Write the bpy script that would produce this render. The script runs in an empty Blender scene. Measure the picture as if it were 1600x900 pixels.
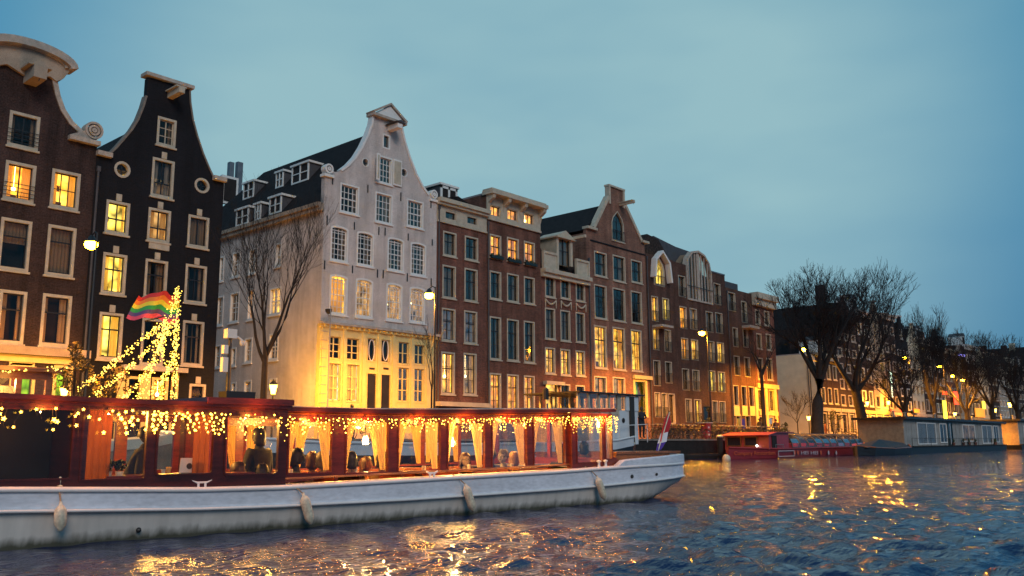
import bpy, bmesh, math, random
import numpy as np
from mathutils import Vector, Matrix, Euler
from mathutils.geometry import tessellate_polygon
random.seed(7)
S = bpy.context.scene
COL = S.collection

# ------------------------------------------------------------------ camera
CAM_H = 1.0; FPX = 1385.0; PITCH = math.atan(245.5/1385.0); HEAD = math.radians(41.6); ROLL = .0074
_f0 = Vector((math.cos(HEAD), math.sin(HEAD), 0)); _r0 = Vector((math.sin(HEAD), -math.cos(HEAD), 0)); _z = Vector((0, 0, 1))
FW = _f0*math.cos(PITCH) + _z*math.sin(PITCH); _u0 = -_f0*math.sin(PITCH) + _z*math.cos(PITCH)
RT = _r0*math.cos(ROLL) - _u0*math.sin(ROLL); UP = _r0*math.sin(ROLL) + _u0*math.cos(ROLL)
cam = bpy.data.cameras.new('camera'); co = bpy.data.objects.new('camera', cam); COL.objects.link(co)
cam.sensor_width = 36; cam.lens = 36*FPX/1600; cam.clip_end = 3000; cam.clip_start = .05
co.matrix_world = Matrix(((RT.x, UP.x, -FW.x, 0), (RT.y, UP.y, -FW.y, 0), (RT.z, UP.z, -FW.z, CAM_H), (0, 0, 0, 1)))
S.camera = co

# ------------------------------------------------------------------ world, light, exposure
SUN_EL = math.radians(3.0); SUN_AZ = HEAD + math.radians(200)
w = bpy.data.worlds.new('World'); S.world = w; w.use_nodes = True
nt = w.node_tree; nt.nodes.clear()
wo = nt.nodes.new('ShaderNodeOutputWorld'); bg = nt.nodes.new('ShaderNodeBackground')
sky = nt.nodes.new('ShaderNodeTexSky'); sky.sky_type = 'NISHITA'; sky.sun_disc = False
sky.sun_elevation = SUN_EL; sky.sun_rotation = math.pi/2 - SUN_AZ
sky.air_density = 1.0; sky.dust_density = 0.6; sky.ozone_density = 6.0
def N(tree, typ, **kw):
    n = tree.nodes.new('ShaderNode' + typ)
    for k, v in kw.items(): setattr(n, k, v)
    return n
tint = N(nt, 'Mix', data_type='RGBA', blend_type='MULTIPLY'); tint.inputs[0].default_value = 1
tint.inputs[7].default_value = (.6, .95, .8, 1)
# a thin pale cloud veil, brightest above the houses, thinning out to blue all round
tc = N(nt, 'TexCoord'); dotn = N(nt, 'VectorMath', operation='DOT_PRODUCT')
VC = Vector((math.cos(HEAD-.02)*math.cos(.31), math.sin(HEAD-.02)*math.cos(.31), math.sin(.31)))
dotn.inputs[1].default_value = VC
rmp = N(nt, 'MapRange', interpolation_type='SMOOTHSTEP'); rmp.inputs[1].default_value = .825; rmp.inputs[2].default_value = .975
cl = N(nt, 'TexNoise'); cl.inputs['Scale'].default_value = 2.2; cl.inputs['Detail'].default_value = 3
mp = N(nt, 'Mapping'); mp.inputs['Scale'].default_value = (1.3, 1.3, 4)
veil = N(nt, 'Math', operation='MULTIPLY'); cmr = N(nt, 'MapRange'); cmr.inputs[1].default_value = .3; cmr.inputs[2].default_value = .7
cmr.inputs[3].default_value = .74; cmr.inputs[4].default_value = 1.12
addc = N(nt, 'Mix', data_type='RGBA', blend_type='MIX'); addc.inputs[7].default_value = VEIL = (.92, 1.55, 1.72, 1)
L = nt.links.new
L(tc.outputs['Generated'], dotn.inputs[0]); L(dotn.outputs['Value'], rmp.inputs[0]); L(tc.outputs['Generated'], mp.inputs[0]); L(mp.outputs[0], cl.inputs[0])
L(cl.outputs[0], cmr.inputs[0]); L(cmr.outputs[0], veil.inputs[1]); L(rmp.outputs[0], veil.inputs[0])
L(sky.outputs[0], tint.inputs[6]); flat = N(nt, 'Mix', data_type='RGBA'); flat.inputs[0].default_value = .8; L(tint.outputs[2], flat.inputs[6])
# the dusk blue deepens towards the horizon (the earth's shadow side of the sky)
sepz = N(nt, 'SeparateXYZ'); L(tc.outputs['Generated'], sepz.inputs[0]); hz = N(nt, 'MapRange', interpolation_type='SMOOTHSTEP'); hz.inputs[1].default_value = -.05; hz.inputs[2].default_value = .42
L(sepz.outputs['Z'], hz.inputs[0]); dk = N(nt, 'Mix', data_type='RGBA'); dk.inputs[6].default_value = (.17, .56, 1.10, 1); dk.inputs[7].default_value = (.25, .92, 1.38, 1)
L(hz.outputs[0], dk.inputs[0]); L(dk.outputs[2], flat.inputs[7])
L(flat.outputs[2], addc.inputs[6]); L(veil.outputs[0], addc.inputs[0]); L(addc.outputs[2], bg.inputs[0]); L(bg.outputs[0], wo.inputs[0])
bg.inputs[1].default_value = .1
S.view_settings.view_transform = 'Standard'; S.view_settings.look = 'None'; S.view_settings.exposure = 1.7

# a faint, very soft remnant of daylight from behind the viewer (overcast dusk)
sl = bpy.data.lights.new('dusk_sun', 'SUN'); sl.energy = .38; sl.angle = math.radians(25); sl.color = (1, .86, .78)
so = bpy.data.objects.new('dusk_sun', sl); COL.objects.link(so)
so.rotation_euler = Vector((-math.cos(SUN_AZ), -math.sin(SUN_AZ), -.6)).to_track_quat('-Z', 'Y').to_euler()
S.cycles.sample_clamp_indirect = 30.0
S.cycles.max_bounces = 6; S.cycles.diffuse_bounces = 3; S.cycles.glossy_bounces = 4; S.cycles.transparent_max_bounces = 24; S.cycles.transmission_bounces = 6

# ------------------------------------------------------------------ measuring helpers (photo pixel -> place in the world)
def ray(px, py): return FW + RT*((px-800)/FPX) + UP*((450-py)/FPX)
def onY(px, py, Y):
    d = ray(px, py); t = Y/d.y; return Vector((d.x*t, Y, CAM_H+d.z*t))
def onX(px, py, X):
    d = ray(px, py); t = X/d.x; return Vector((X, d.y*t, CAM_H+d.z*t))
def onZ(px, py, Z):
    d = ray(px, py); t = (Z-CAM_H)/d.z; return Vector((d.x*t, d.y*t, Z))
D = 41.0; YQ = 31.0; ZS = 1.27; ZP = 1.39     # house fronts, quay edge, street level, pavement level
def FX(px, py, Y=D):
    p = onY(px, py, Y); return (p.x, p.z)

# ------------------------------------------------------------------ materials
MATS = {}
def newmat(name):
    m = bpy.data.materials.new(name); m.use_nodes = True; t = m.node_tree; t.nodes.clear()
    o = N(t, 'OutputMaterial'); p = N(t, 'BsdfPrincipled'); t.links.new(p.outputs[0], o.inputs[0]); MATS[name] = m
    return m, t, p
def coords(t, facade=True):
    c = N(t, 'TexCoord')
    if not facade: return c.outputs['Object']
    s = N(t, 'SeparateXYZ'); a = N(t, 'Math', operation='ADD'); k = N(t, 'CombineXYZ')
    t.links.new(c.outputs['Object'], s.inputs[0]); t.links.new(s.outputs[0], a.inputs[0]); t.links.new(s.outputs[1], a.inputs[1])
    t.links.new(a.outputs[0], k.inputs[0]); t.links.new(s.outputs[2], k.inputs[1]); return k.outputs[0]
def plain(name, col, rough=.7, var=.12, scale=3.0, bump=0.0, metal=0.0, spec=.5, fine=30.0, stretch=(1, 1, 1)):
    m, t, p = newmat(name); co_ = coords(t, False)
    mpn = N(t, 'Mapping'); mpn.inputs['Scale'].default_value = stretch; t.links.new(co_, mpn.inputs[0])
    n1 = N(t, 'TexNoise'); n1.inputs['Scale'].default_value = scale; n1.inputs['Detail'].default_value = 6
    n2 = N(t, 'TexNoise'); n2.inputs['Scale'].default_value = fine; n2.inputs['Detail'].default_value = 4
    ad = N(t, 'Math', operation='ADD'); t.links.new(n1.outputs[0], ad.inputs[0]); t.links.new(n2.outputs[0], ad.inputs[1])
    mr = N(t, 'MapRange'); mr.inputs[1].default_value = .7; mr.inputs[2].default_value = 1.3; mr.inputs[3].default_value = 1-var*1.6; mr.inputs[4].default_value = 1+var
    hsv = N(t, 'HueSaturation'); hsv.inputs['Color'].default_value = (*col, 1)
    for n in (n1, n2): t.links.new(mpn.outputs[0], n.inputs[0])
    t.links.new(ad.outputs[0], mr.inputs[0]); t.links.new(mr.outputs[0], hsv.inputs['Value']); t.links.new(hsv.outputs[0], p.inputs['Base Color'])
    p.inputs['Roughness'].default_value = rough; p.inputs['Metallic'].default_value = metal; p.inputs['Specular IOR Level'].default_value = spec
    if bump:
        b = N(t, 'Bump'); b.inputs['Strength'].default_value = bump; b.inputs['Distance'].default_value = .02
        t.links.new(n2.outputs[0], b.inputs['Height']); t.links.new(b.outputs[0], p.inputs['Normal'])
    return m
def brick(name, c1, c2, mortar, var=.25, bump=.5, bw=.22, bh=.065, rough=.85):
    m, t, p = newmat(name); v = coords(t)
    br = N(t, 'TexBrick'); br.inputs['Color1'].default_value = (*c1, 1); br.inputs['Color2'].default_value = (*c2, 1); br.inputs['Mortar'].default_value = (*mortar, 1)
    br.inputs['Scale'].default_value = 1; br.inputs['Brick Width'].default_value = bw; br.inputs['Row Height'].default_value = bh
    br.inputs['Mortar Size'].default_value = .008; br.inputs['Bias'].default_value = -.1
    n = N(t, 'TexNoise'); n.inputs['Scale'].default_value = .55; n.inputs['Detail'].default_value = 8; n.inputs['Roughness'].default_value = .7
    n2 = N(t, 'TexNoise'); n2.inputs['Scale'].default_value = 14; n2.inputs['Detail'].default_value = 3
    ad = N(t, 'Math', operation='ADD'); mr = N(t, 'MapRange'); mr.inputs[1].default_value = .7; mr.inputs[2].default_value = 1.3
    mr.inputs[3].default_value = 1-var*1.5; mr.inputs[4].default_value = 1+var*1.3
    hsv = N(t, 'HueSaturation'); L2 = t.links.new
    # rain streaks and soot: tall thin noise
    sm_ = N(t, 'Mapping'); sm_.inputs['Scale'].default_value = (1.6, .12, 1); n3 = N(t, 'TexNoise'); n3.inputs['Scale'].default_value = 1; n3.inputs['Detail'].default_value = 6; n3.inputs['Roughness'].default_value = .65
    L2(v, sm_.inputs[0]); L2(sm_.outputs[0], n3.inputs[0]); st3 = N(t, 'MapRange'); st3.inputs[1].default_value = .35; st3.inputs[2].default_value = .7; st3.inputs[3].default_value = 1+var*.5; st3.inputs[4].default_value = 1-var*1.3; L2(n3.outputs[0], st3.inputs[0])
    mlt = N(t, 'Math', operation='MULTIPLY'); L2(st3.outputs[0], mlt.inputs[1])
    L2(v, br.inputs[0]); L2(v, n.inputs[0]); L2(v, n2.inputs[0]); L2(n.outputs[0], ad.inputs[0]); L2(n2.outputs[0], ad.inputs[1]); L2(ad.outputs[0], mr.inputs[0])
    L2(mr.outputs[0], mlt.inputs[0]); L2(mlt.outputs[0], hsv.inputs['Value']); L2(br.outputs[0], hsv.inputs['Color']); L2(hsv.outputs[0], p.inputs['Base Color'])
    p.inputs['Roughness'].default_value = rough; p.inputs['Specular IOR Level'].default_value = .25
    b = N(t, 'Bump'); b.inputs['Strength'].default_value = bump; b.inputs['Distance'].default_value = .012; b.invert = True
    L2(br.outputs['Fac'], b.inputs['Height']); L2(b.outputs[0], p.inputs['Normal']); return m
def tiles(name, c, pitch=.24):
    m, t, p = newmat(name); v = coords(t)
    wv = N(t, 'TexWave', wave_type='BANDS', bands_direction='X'); wv.inputs['Scale'].default_value = 1/pitch/3.14; wv.inputs['Distortion'].default_value = .6
    w2 = N(t, 'TexWave', wave_type='BANDS', bands_direction='Y', wave_profile='SAW'); w2.inputs['Scale'].default_value = 1/.3/6.28*2; w2.inputs['Distortion'].default_value = .4
    n = N(t, 'TexNoise'); n.inputs['Scale'].default_value = 5; n.inputs['Detail'].default_value = 8
    mr = N(t, 'MapRange'); mr.inputs[1].default_value = .3; mr.inputs[2].default_value = .7; mr.inputs[3].default_value = .5; mr.inputs[4].default_value = 1.7
    hsv = N(t, 'HueSaturation'); hsv.inputs['Color'].default_value = (*c, 1); L2 = t.links.new
    ad = N(t, 'Math', operation='ADD'); b = N(t, 'Bump'); b.inputs['Strength'].default_value = .8; b.inputs['Distance'].default_value = .04
    for q in (wv, w2, n): L2(v, q.inputs[0])
    L2(wv.outputs['Fac'], ad.inputs[0]); L2(w2.outputs['Fac'], ad.inputs[1]); L2(ad.outputs[0], b.inputs['Height']); L2(b.outputs[0], p.inputs['Normal'])
    L2(n.outputs[0], mr.inputs[0]); L2(mr.outputs[0], hsv.inputs['Value']); L2(hsv.outputs[0], p.inputs['Base Color']); p.inputs['Roughness'].default_value = .9; p.inputs['Specular IOR Level'].default_value = .15
    return m
def glow(name, c1, c2, strength, scale=2.0, lo=.10, sample=False):
    m, t, p = newmat(name); v = coords(t, False); t.nodes.remove(p); o = [n for n in t.nodes if n.type == 'OUTPUT_MATERIAL'][0]
    e = N(t, 'Emission'); n = N(t, 'TexNoise'); n.inputs['Scale'].default_value = scale; n.inputs['Detail'].default_value = 3
    n2 = N(t, 'TexVoronoi'); n2.inputs['Scale'].default_value = scale*1.1
    mx = N(t, 'Mix', data_type='RGBA'); mx.inputs[6].default_value = (*c1, 1); mx.inputs[7].default_value = (*c2, 1)
    mr = N(t, 'MapRange'); mr.inputs[1].default_value = .35; mr.inputs[2].default_value = .65
    m2 = N(t, 'MapRange'); m2.inputs[1].default_value = 0; m2.inputs[2].default_value = .9; m2.inputs[3].default_value = strength*1.7; m2.inputs[4].default_value = strength*lo
    L2 = t.links.new; L2(v, n.inputs[0]); L2(v, n2.inputs[0]); L2(n.outputs[0], mr.inputs[0]); L2(mr.outputs[0], mx.inputs[0]); L2(mx.outputs[2], e.inputs[0])
    L2(n2.outputs['Distance'], m2.inputs[0]); L2(m2.outputs[0], e.inputs[1]); L2(e.outputs[0], o.inputs[0])
    m.cycles.emission_sampling = 'FRONT_BACK' if sample else 'NONE'; return m
def emit(name, c, strength, sample=False):
    m, t, p = newmat(name); p.inputs['Base Color'].default_value = (*c, 1); p.inputs['Emission Color'].default_value = (*c, 1); p.inputs['Emission Strength'].default_value = strength
    m.cycles.emission_sampling = 'FRONT_BACK' if sample else 'NONE'; return m
def hullpaint():
    m, t, p = newmat('boat_hull'); L2 = t.links.new; c = N(t, 'TexCoord'); s = N(t, 'SeparateXYZ'); L2(c.outputs['Object'], s.inputs[0])
    n = N(t, 'TexNoise'); n.inputs['Scale'].default_value = 1.1; n.inputs['Detail'].default_value = 8; L2(c.outputs['Object'], n.inputs[0])
    mp_ = N(t, 'Mapping'); mp_.inputs['Scale'].default_value = (9, 9, .5); n2 = N(t, 'TexNoise'); n2.inputs['Scale'].default_value = 1; n2.inputs['Detail'].default_value = 5; L2(c.outputs['Object'], mp_.inputs[0]); L2(mp_.outputs[0], n2.inputs[0])
    # slime and grime band at the waterline, ragged with noise
    a = N(t, 'Math', operation='MULTIPLY_ADD'); a.inputs[1].default_value = -.16; L2(n2.outputs[0], a.inputs[0]); L2(s.outputs['Z'], a.inputs[2])
    g = N(t, 'MapRange'); g.inputs[1].default_value = -.06; g.inputs[2].default_value = .045; L2(a.outputs[0], g.inputs[0])
    mx = N(t, 'Mix', data_type='RGBA'); mx.inputs[6].default_value = (.10, .10, .07, 1); mx.inputs[7].default_value = (.58, .55, .50, 1); L2(g.outputs[0], mx.inputs[0])
    ad = N(t, 'Math', operation='ADD'); L2(n.outputs[0], ad.inputs[0]); L2(n2.outputs[0], ad.inputs[1]); mr = N(t, 'MapRange'); mr.inputs[1].default_value = .7; mr.inputs[2].default_value = 1.3; mr.inputs[3].default_value = 1.12; mr.inputs[4].default_value = .84; L2(ad.outputs[0], mr.inputs[0])
    h = N(t, 'HueSaturation'); L2(mr.outputs[0], h.inputs['Value']); L2(mx.outputs[2], h.inputs['Color']); L2(h.outputs[0], p.inputs['Base Color'])
    # plate seams every 1.4 m
    md_ = N(t, 'Math', operation='FRACT'); dv = N(t, 'Math', operation='DIVIDE'); dv.inputs[1].default_value = 1.4; L2(s.outputs['X'], dv.inputs[0]); L2(dv.outputs[0], md_.inputs[0]); cp = N(t, 'Math', operation='COMPARE'); cp.inputs[1].default_value = .5; cp.inputs[2].default_value = .006; L2(md_.outputs[0], cp.inputs[0])
    b = N(t, 'Bump'); b.inputs['Strength'].default_value = .5; b.inputs['Distance'].default_value = .02; ad2 = N(t, 'Math', operation='MULTIPLY_ADD'); ad2.inputs[1].default_value = .5; L2(n.outputs[0], ad2.inputs[0]); L2(cp.outputs[0], ad2.inputs[2]); L2(ad2.outputs[0], b.inputs['Height']); L2(b.outputs[0], p.inputs['Normal']); p.inputs['Roughness'].default_value = .5
def glass(name, tintc=(1, 1, 1), refl=1.0, rough=.02, base=.06):
    m, t, p = newmat(name); t.nodes.remove(p); o = [n for n in t.nodes if n.type == 'OUTPUT_MATERIAL'][0]
    tr = N(t, 'BsdfTransparent'); tr.inputs[0].default_value = (*tintc, 1); g = N(t, 'BsdfGlossy'); g.inputs['Roughness'].default_value = rough
    lw = N(t, 'Fresnel'); lw.inputs[0].default_value = 1.5; mm = N(t, 'Math', operation='MULTIPLY_ADD'); mm.inputs[1].default_value = refl; mm.inputs[2].default_value = base
    mx = N(t, 'MixShader'); nb = N(t, 'TexNoise'); nb.inputs['Scale'].default_value = 1.5; b = N(t, 'Bump'); b.inputs['Strength'].default_value = .04
    L2 = t.links.new; L2(coords(t, False), nb.inputs[0]); L2(nb.outputs[0], b.inputs['Height']); L2(b.outputs[0], g.inputs['Normal'])
    L2(lw.outputs[0], mm.inputs[0]); L2(mm.outputs[0], mx.inputs[0]); L2(tr.outputs[0], mx.inputs[1]); L2(g.outputs[0], mx.inputs[2]); L2(mx.outputs[0], o.inputs[0]); return m
def cloth(name, c, trans=.5):
    m, t, p = newmat(name); t.nodes.remove(p); o = [n for n in t.nodes if n.type == 'OUTPUT_MATERIAL'][0]
    d = N(t, 'BsdfDiffuse'); d.inputs[0].default_value = (*c, 1); r = N(t, 'BsdfTranslucent'); r.inputs[0].default_value = (*c, 1)
    wv = N(t, 'TexWave', bands_direction='X'); wv.inputs['Scale'].default_value = 9; wv.inputs['Distortion'].default_value = 1.5
    b = N(t, 'Bump'); b.inputs['Strength'].default_value = .7; b.inputs['Distance'].default_value = .02
    mx = N(t, 'MixShader'); mx.inputs[0].default_value = trans; L2 = t.links.new
    L2(coords(t), wv.inputs[0]); L2(wv.outputs['Fac'], b.inputs['Height']); L2(b.outputs[0], d.inputs['Normal'])
    L2(d.outputs[0], mx.inputs[1]); L2(r.outputs[0], mx.inputs[2]); L2(mx.outputs[0], o.inputs[0]); return m

M = MATS
brick('brick_brown', (.052, .027, .024), (.034, .020, .020), (.05, .038, .034), var=.4)
brick('brick_darkhouse', (.009, .0095, .014), (.006, .007, .010), (.012, .012, .015))
brick('brick_red', (.22, .078, .052), (.13, .052, .040), (.13, .09, .07), var=.38)
brick('brick_redder', (.19, .072, .048), (.115, .048, .036), (.11, .08, .06), var=.38)
brick('brick_warm', (.27, .125, .082), (.17, .082, .06), (.18, .13, .10), var=.36)
brick('brick_modern', (.13, .058, .040), (.078, .039, .030), (.06, .045, .035), var=.36)
brick('brick_dark', (.05, .028, .024), (.035, .022, .020), (.045, .035, .03))
brick('painted_brick', (.62, .565, .52), (.57, .52, .48), (.40, .34, .33), var=.20, bump=.35)
brick('quay_brick', (.03, .024, .022), (.02, .017, .016), (.02, .018, .017))
brick('street_clinker', (.09, .06, .05), (.07, .05, .045), (.05, .04, .035), bw=.2, bh=.1)
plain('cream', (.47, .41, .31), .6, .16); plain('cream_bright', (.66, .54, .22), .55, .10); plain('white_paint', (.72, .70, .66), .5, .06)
plain('stone', (.42, .36, .30), .8, .25, 4, .4); plain('plaster', (.60, .52, .38), .9, .12, 1.2, .3)
plain('sandstone', (.36, .29, .22), .85, .2, 2, .4)
tiles('roof_tiles', (.014, .012, .013)); tiles('roof_tiles_brown', (.035, .026, .024))
plain('zinc', (.16, .18, .20), .5, .2, 2, 0, .3); plain('lead', (.06, .06, .068), .7, .2); plain('asphalt', (.05, .05, .05), .9, .2, 3, .4)
plain('ironwork', (.012, .012, .014), .5, .1); plain('dark_green', (.012, .02, .016), .4, .1); plain('sash_dark', (.015, .014, .016), .4, .1)
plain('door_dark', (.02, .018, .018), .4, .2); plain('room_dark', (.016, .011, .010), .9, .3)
plain('coping', (.20, .17, .14), .8, .25, 3, .4); plain('pole_grey', (.2, .2, .2), .45, .1)
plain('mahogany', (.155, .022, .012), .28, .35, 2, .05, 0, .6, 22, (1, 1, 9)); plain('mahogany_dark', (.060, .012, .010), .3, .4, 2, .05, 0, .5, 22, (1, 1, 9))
plain('varnish', (.26, .085, .03), .25, .3, 2, 0, 0, .6, 20, (1, 6, 6)); plain('deck', (.30, .26, .22), .8, .2)
plain('boat_white', (.64, .65, .70), .32, .13, 1.3, .08, 0, .5, 9, (1, 1, 3)); plain('boat_rail', (.70, .68, .66), .3, .05); hullpaint()
plain('fender_white', (.62, .56, .42), .5, .25, 6, .1); plain('rope', (.30, .22, .14), .9, .3, 20); plain('roofing', (.30, .27, .27), .7, .2)
plain('red_hull', (.26, .022, .026), .35, .15); plain('red_cabin', (.36, .028, .034), .35, .15); plain('black_hull', (.012, .013, .016), .5, .2)
plain('barge_white', (.60, .63, .65), .4, .08, 1); plain('houseboat_wall', (.28, .27, .25), .7, .2, 1.5); plain('houseboat_wood', (.26, .20, .13), .7, .2)
plain('bark', (.018, .014, .012), .9, .3, 5, .6); plain('twig', (.012, .010, .011), .9, .2); plain('leaf', (.05, .055, .02), .8, .4); plain('leaf_dry', (.11, .08, .03), .8, .4)
plain('skin', (.34, .17, .11), .5, .06); plain('hair_dark', (.008, .006, .005), .5, .2); plain('hair_brown', (.045, .014, .008), .5, .2); plain('hair_blond', (.20, .10, .03), .5, .2); plain('hair_grey', (.13, .11, .09), .5, .2)
plain('cloth_dark', (.025, .025, .032), .9, .2); plain('cloth_brown', (.12, .06, .04), .9, .2); plain('cloth_check', (.25, .22, .2), .9, .5, 30); plain('cloth_orange', (.3, .1, .04), .9, .2); plain('cloth_beige', (.22, .15, .10), .9, .2)
plain('flag_red', (.5, .02, .03), .8, .05); plain('flag_white', (.7, .68, .7), .8, .05); plain('flag_blue', (.09, .04, .30), .8, .05)
for n_, c_ in (('stripe_red', (.62, .03, .03)), ('stripe_orange', (.8, .2, .03)), ('stripe_yellow', (.8, .6, .04)), ('stripe_green', (.03, .3, .07)), ('stripe_violet', (.10, .05, .16)), ('stripe_pink', (.6, .06, .12))):
    plain(n_, c_, .8, .05)
plain('bin_red', (.35, .03, .03), .5, .1); plain('sign_blue', (.08, .05, .3), .5, .05); plain('sign_yellow', (.5, .42, .08), .5, .05); plain('sign_white', (.6, .6, .58), .5, .05); plain('letter_dark', (.03, .025, .02), .6, .05); plain('letter_orange', (.55, .09, .03), .6, .1); plain('letter_pale', (.5, .4, .42), .6, .1)
cloth('curtain', (.62, .54, .42), .4); cloth('curtain_grey', (.36, .30, .23), .3); cloth('boat_curtain', (.80, .55, .20), .45); cloth('boat_curtain_orange', (.34, .10, .03), .4); cloth('curtain_lit', (.85, .60, .22), .5)  # curtain_lit has the warm room light put into its cloth colour
glass('pane', (.95, .88, .80), .30, .05, .012); glass('pane_lit', (1, 1, 1), .45, .02, .0); glass('boat_glass', (.97, .97, .97), .35, .02, .01); glass('tour_glass', (.6, .62, .6), .5, .15, .10)
glow('room_amber', (1, .40, .03), (1, .60, .08), .78); glow('room_yellow', (1, .60, .05), (1, .76, .14), .72); glow('room_orange', (1, .28, .02), (1, .46, .04), .72)
glow('room_dim', (1, .46, .10), (.9, .5, .16), .26); glow('room_green', (.35, .75, .03), (.7, .9, .05), .32); glow('room_pale', (1, .80, .40), (1, .86, .45), .42); glow('room_faint', (1, .50, .15), (.5, .35, .25), .07)
LIT = dict(amber='room_amber', yellow='room_yellow', orange='room_orange', dim='room_dim', green='room_green', pale='room_pale', faint='room_faint')
emit('lamp_glow', (1, .46, .012), 42); emit('bulb', (1, .50, .05), 4.2); emit('bulb_mast', (1, .66, .10), 1.1); emit('lantern_glow', (1, .52, .06), 5); emit('sign_light', (.75, 1, .75), .6)
emit('red_glow', (1, .06, .02), .9); emit('blue_glow', (.35, .3, 1), .7); emit('white_glow', (.9, 1, .85), 3.0); emit('orange_sign', (1, .36, .04), .22); emit('yellow_glow', (1, .85, .08), .45); emit('cabin_lamp', (1, .72, .3), 4)

# ------------------------------------------------------------------ object helpers
class MB:
    def __init__(s): s.v = []; s.f = []; s.m = []
    def add(s, vs, fs, mi=0):
        n = len(s.v); s.v += [tuple(p) for p in vs]; s.f += [tuple(i+n for i in f) for f in fs]; s.m += [mi]*len(fs); return s
    def box(s, x0, y0, z0, x1, y1, z1, mi=0):
        return s.add([(x0,y0,z0),(x1,y0,z0),(x1,y1,z0),(x0,y1,z0),(x0,y0,z1),(x1,y0,z1),(x1,y1,z1),(x0,y1,z1)],
                     [(0,3,2,1),(4,5,6,7),(0,1,5,4),(1,2,6,5),(2,3,7,6),(3,0,4,7)], mi)
    def prism(s, pts, y0, y1, mi=0, axis='Y'):
        """outline in X,Z extruded along Y (or another axis)"""
        def P(a, b, c): return (a, c, b) if axis == 'Y' else ((c, a, b) if axis == 'X' else (a, b, c))
        n = len(pts); vs = [P(a, b, y0) for a, b in pts]+[P(a, b, y1) for a, b in pts]
        tr = tessellate_polygon([[Vector((a, b, 0)) for a, b in pts]])
        fs = [tuple(t) for t in tr]+[tuple(i+n for i in reversed(t)) for t in tr]+[(i, (i+1) % n, (i+1) % n+n, i+n) for i in range(n)]
        return s.add(vs, fs, mi)
    def holed(s, outer, holes, y0, y1, rev=.2, mi=0):
        loops = [outer]+holes; flat = [p for l in loops for p in l]
        tr = tessellate_polygon([[Vector((a, b, 0)) for a, b in l] for l in loops])
        s.add([(a, y0, b) for a, b in flat], [tuple(t) for t in tr], mi)
        s.add([(a, y1, b) for a, b in flat], [tuple(t) for t in tr], mi)
        for k, l in enumerate(loops):
            n = len(l); s.add([(a, y0, b) for a, b in l]+[(a, y1, b) for a, b in l], [(i, (i+1) % n, (i+1) % n+n, i+n) for i in range(n)], mi)
        return s
    def ring(s, a, b, y0, y1, mi=0):
        n = len(a); vs = [(p[0], y0, p[1]) for p in a]+[(p[0], y0, p[1]) for p in b]+[(p[0], y1, p[1]) for p in a]+[(p[0], y1, p[1]) for p in b]
        fs = []
        for i in range(n):
            j = (i+1) % n; fs += [(i, j, j+n, i+n), (i+2*n, i+3*n, j+3*n, j+2*n), (i, i+2*n, j+2*n, j), (i+n, j+n, j+3*n, i+3*n)]
        return s.add(vs, fs, mi)
    def tube(s, pts, r, n=6, mi=0, cap=True):
        pts = [Vector(p) for p in pts]; rs = r if isinstance(r, (list, tuple)) else [r]*len(pts); vs = []; 
        for i, p in enumerate(pts):
            d = (pts[min(i+1, len(pts)-1)]-pts[max(i-1, 0)])
            if d.length < 1e-9: d = Vector((0, 0, 1))
            d.normalize(); a = d.cross(Vector((0, 0, 1))) if abs(d.z) < .95 else d.cross(Vector((1, 0, 0))); a.normalize(); b = d.cross(a)
            for k in range(n): vs.append(p+(a*math.cos(2*math.pi*k/n)+b*math.sin(2*math.pi*k/n))*rs[i])
        fs = [(i*n+k, i*n+(k+1) % n, (i+1)*n+(k+1) % n, (i+1)*n+k) for i in range(len(pts)-1) for k in range(n)]
        if cap: fs += [tuple(range(n)), tuple(reversed([(len(pts)-1)*n+k for k in range(n)]))]
        return s.add(vs, fs, mi)
    def lathe(s, prof, c=(0, 0, 0), n=12, mi=0, axis=None):
        vs = []; c = Vector(c)
        for r, z in prof:
            for k in range(n):
                v = Vector((r*math.cos(2*math.pi*k/n), r*math.sin(2*math.pi*k/n), z))
                if axis is not None: v = axis @ v
                vs.append(c+v)
        fs = [(i*n+k, i*n+(k+1) % n, (i+1)*n+(k+1) % n, (i+1)*n+k) for i in range(len(prof)-1) for k in range(n)]
        return s.add(vs, fs, mi)
    def octa(s, p, r, mi=0):
        x, y, z = p; return s.add([(x+r,y,z),(x-r,y,z),(x,y+r,z),(x,y-r,z),(x,y,z+r),(x,y,z-r)], [(0,2,4),(2,1,4),(1,3,4),(3,0,4),(2,0,5),(1,2,5),(3,1,5),(0,3,5)], mi)
    def star(s, p, r, mi=0, rot=0):
        x, y, z = p; vs = []
        for k in range(10):
            a = rot+math.pi/2+k*math.pi/5; q = r if k % 2 == 0 else r*.42; vs.append((x+q*math.cos(a), y, z+q*math.sin(a)))
        vs += [(x, y-r*.25, z), (x, y+r*.25, z)]; return s.add(vs, [(k, (k+1) % 10, 10) for k in range(10)]+[((k+1) % 10, k, 11) for k in range(10)], mi)
    def blob(s, c, rx, ry, rz, n=8, m=5, jit=0, mi=0):
        vs = []; 
        for i in range(m+1):
            th = math.pi*i/m
            for k in range(n):
                ph = 2*math.pi*k/n; j = 1+random.uniform(-jit, jit); vs.append((c[0]+rx*j*math.sin(th)*math.cos(ph), c[1]+ry*j*math.sin(th)*math.sin(ph), c[2]+rz*j*math.cos(th)))
        return s.add(vs, [(i*n+k, i*n+(k+1) % n, (i+1)*n+(k+1) % n, (i+1)*n+k) for i in range(m) for k in range(n)], mi)
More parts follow.
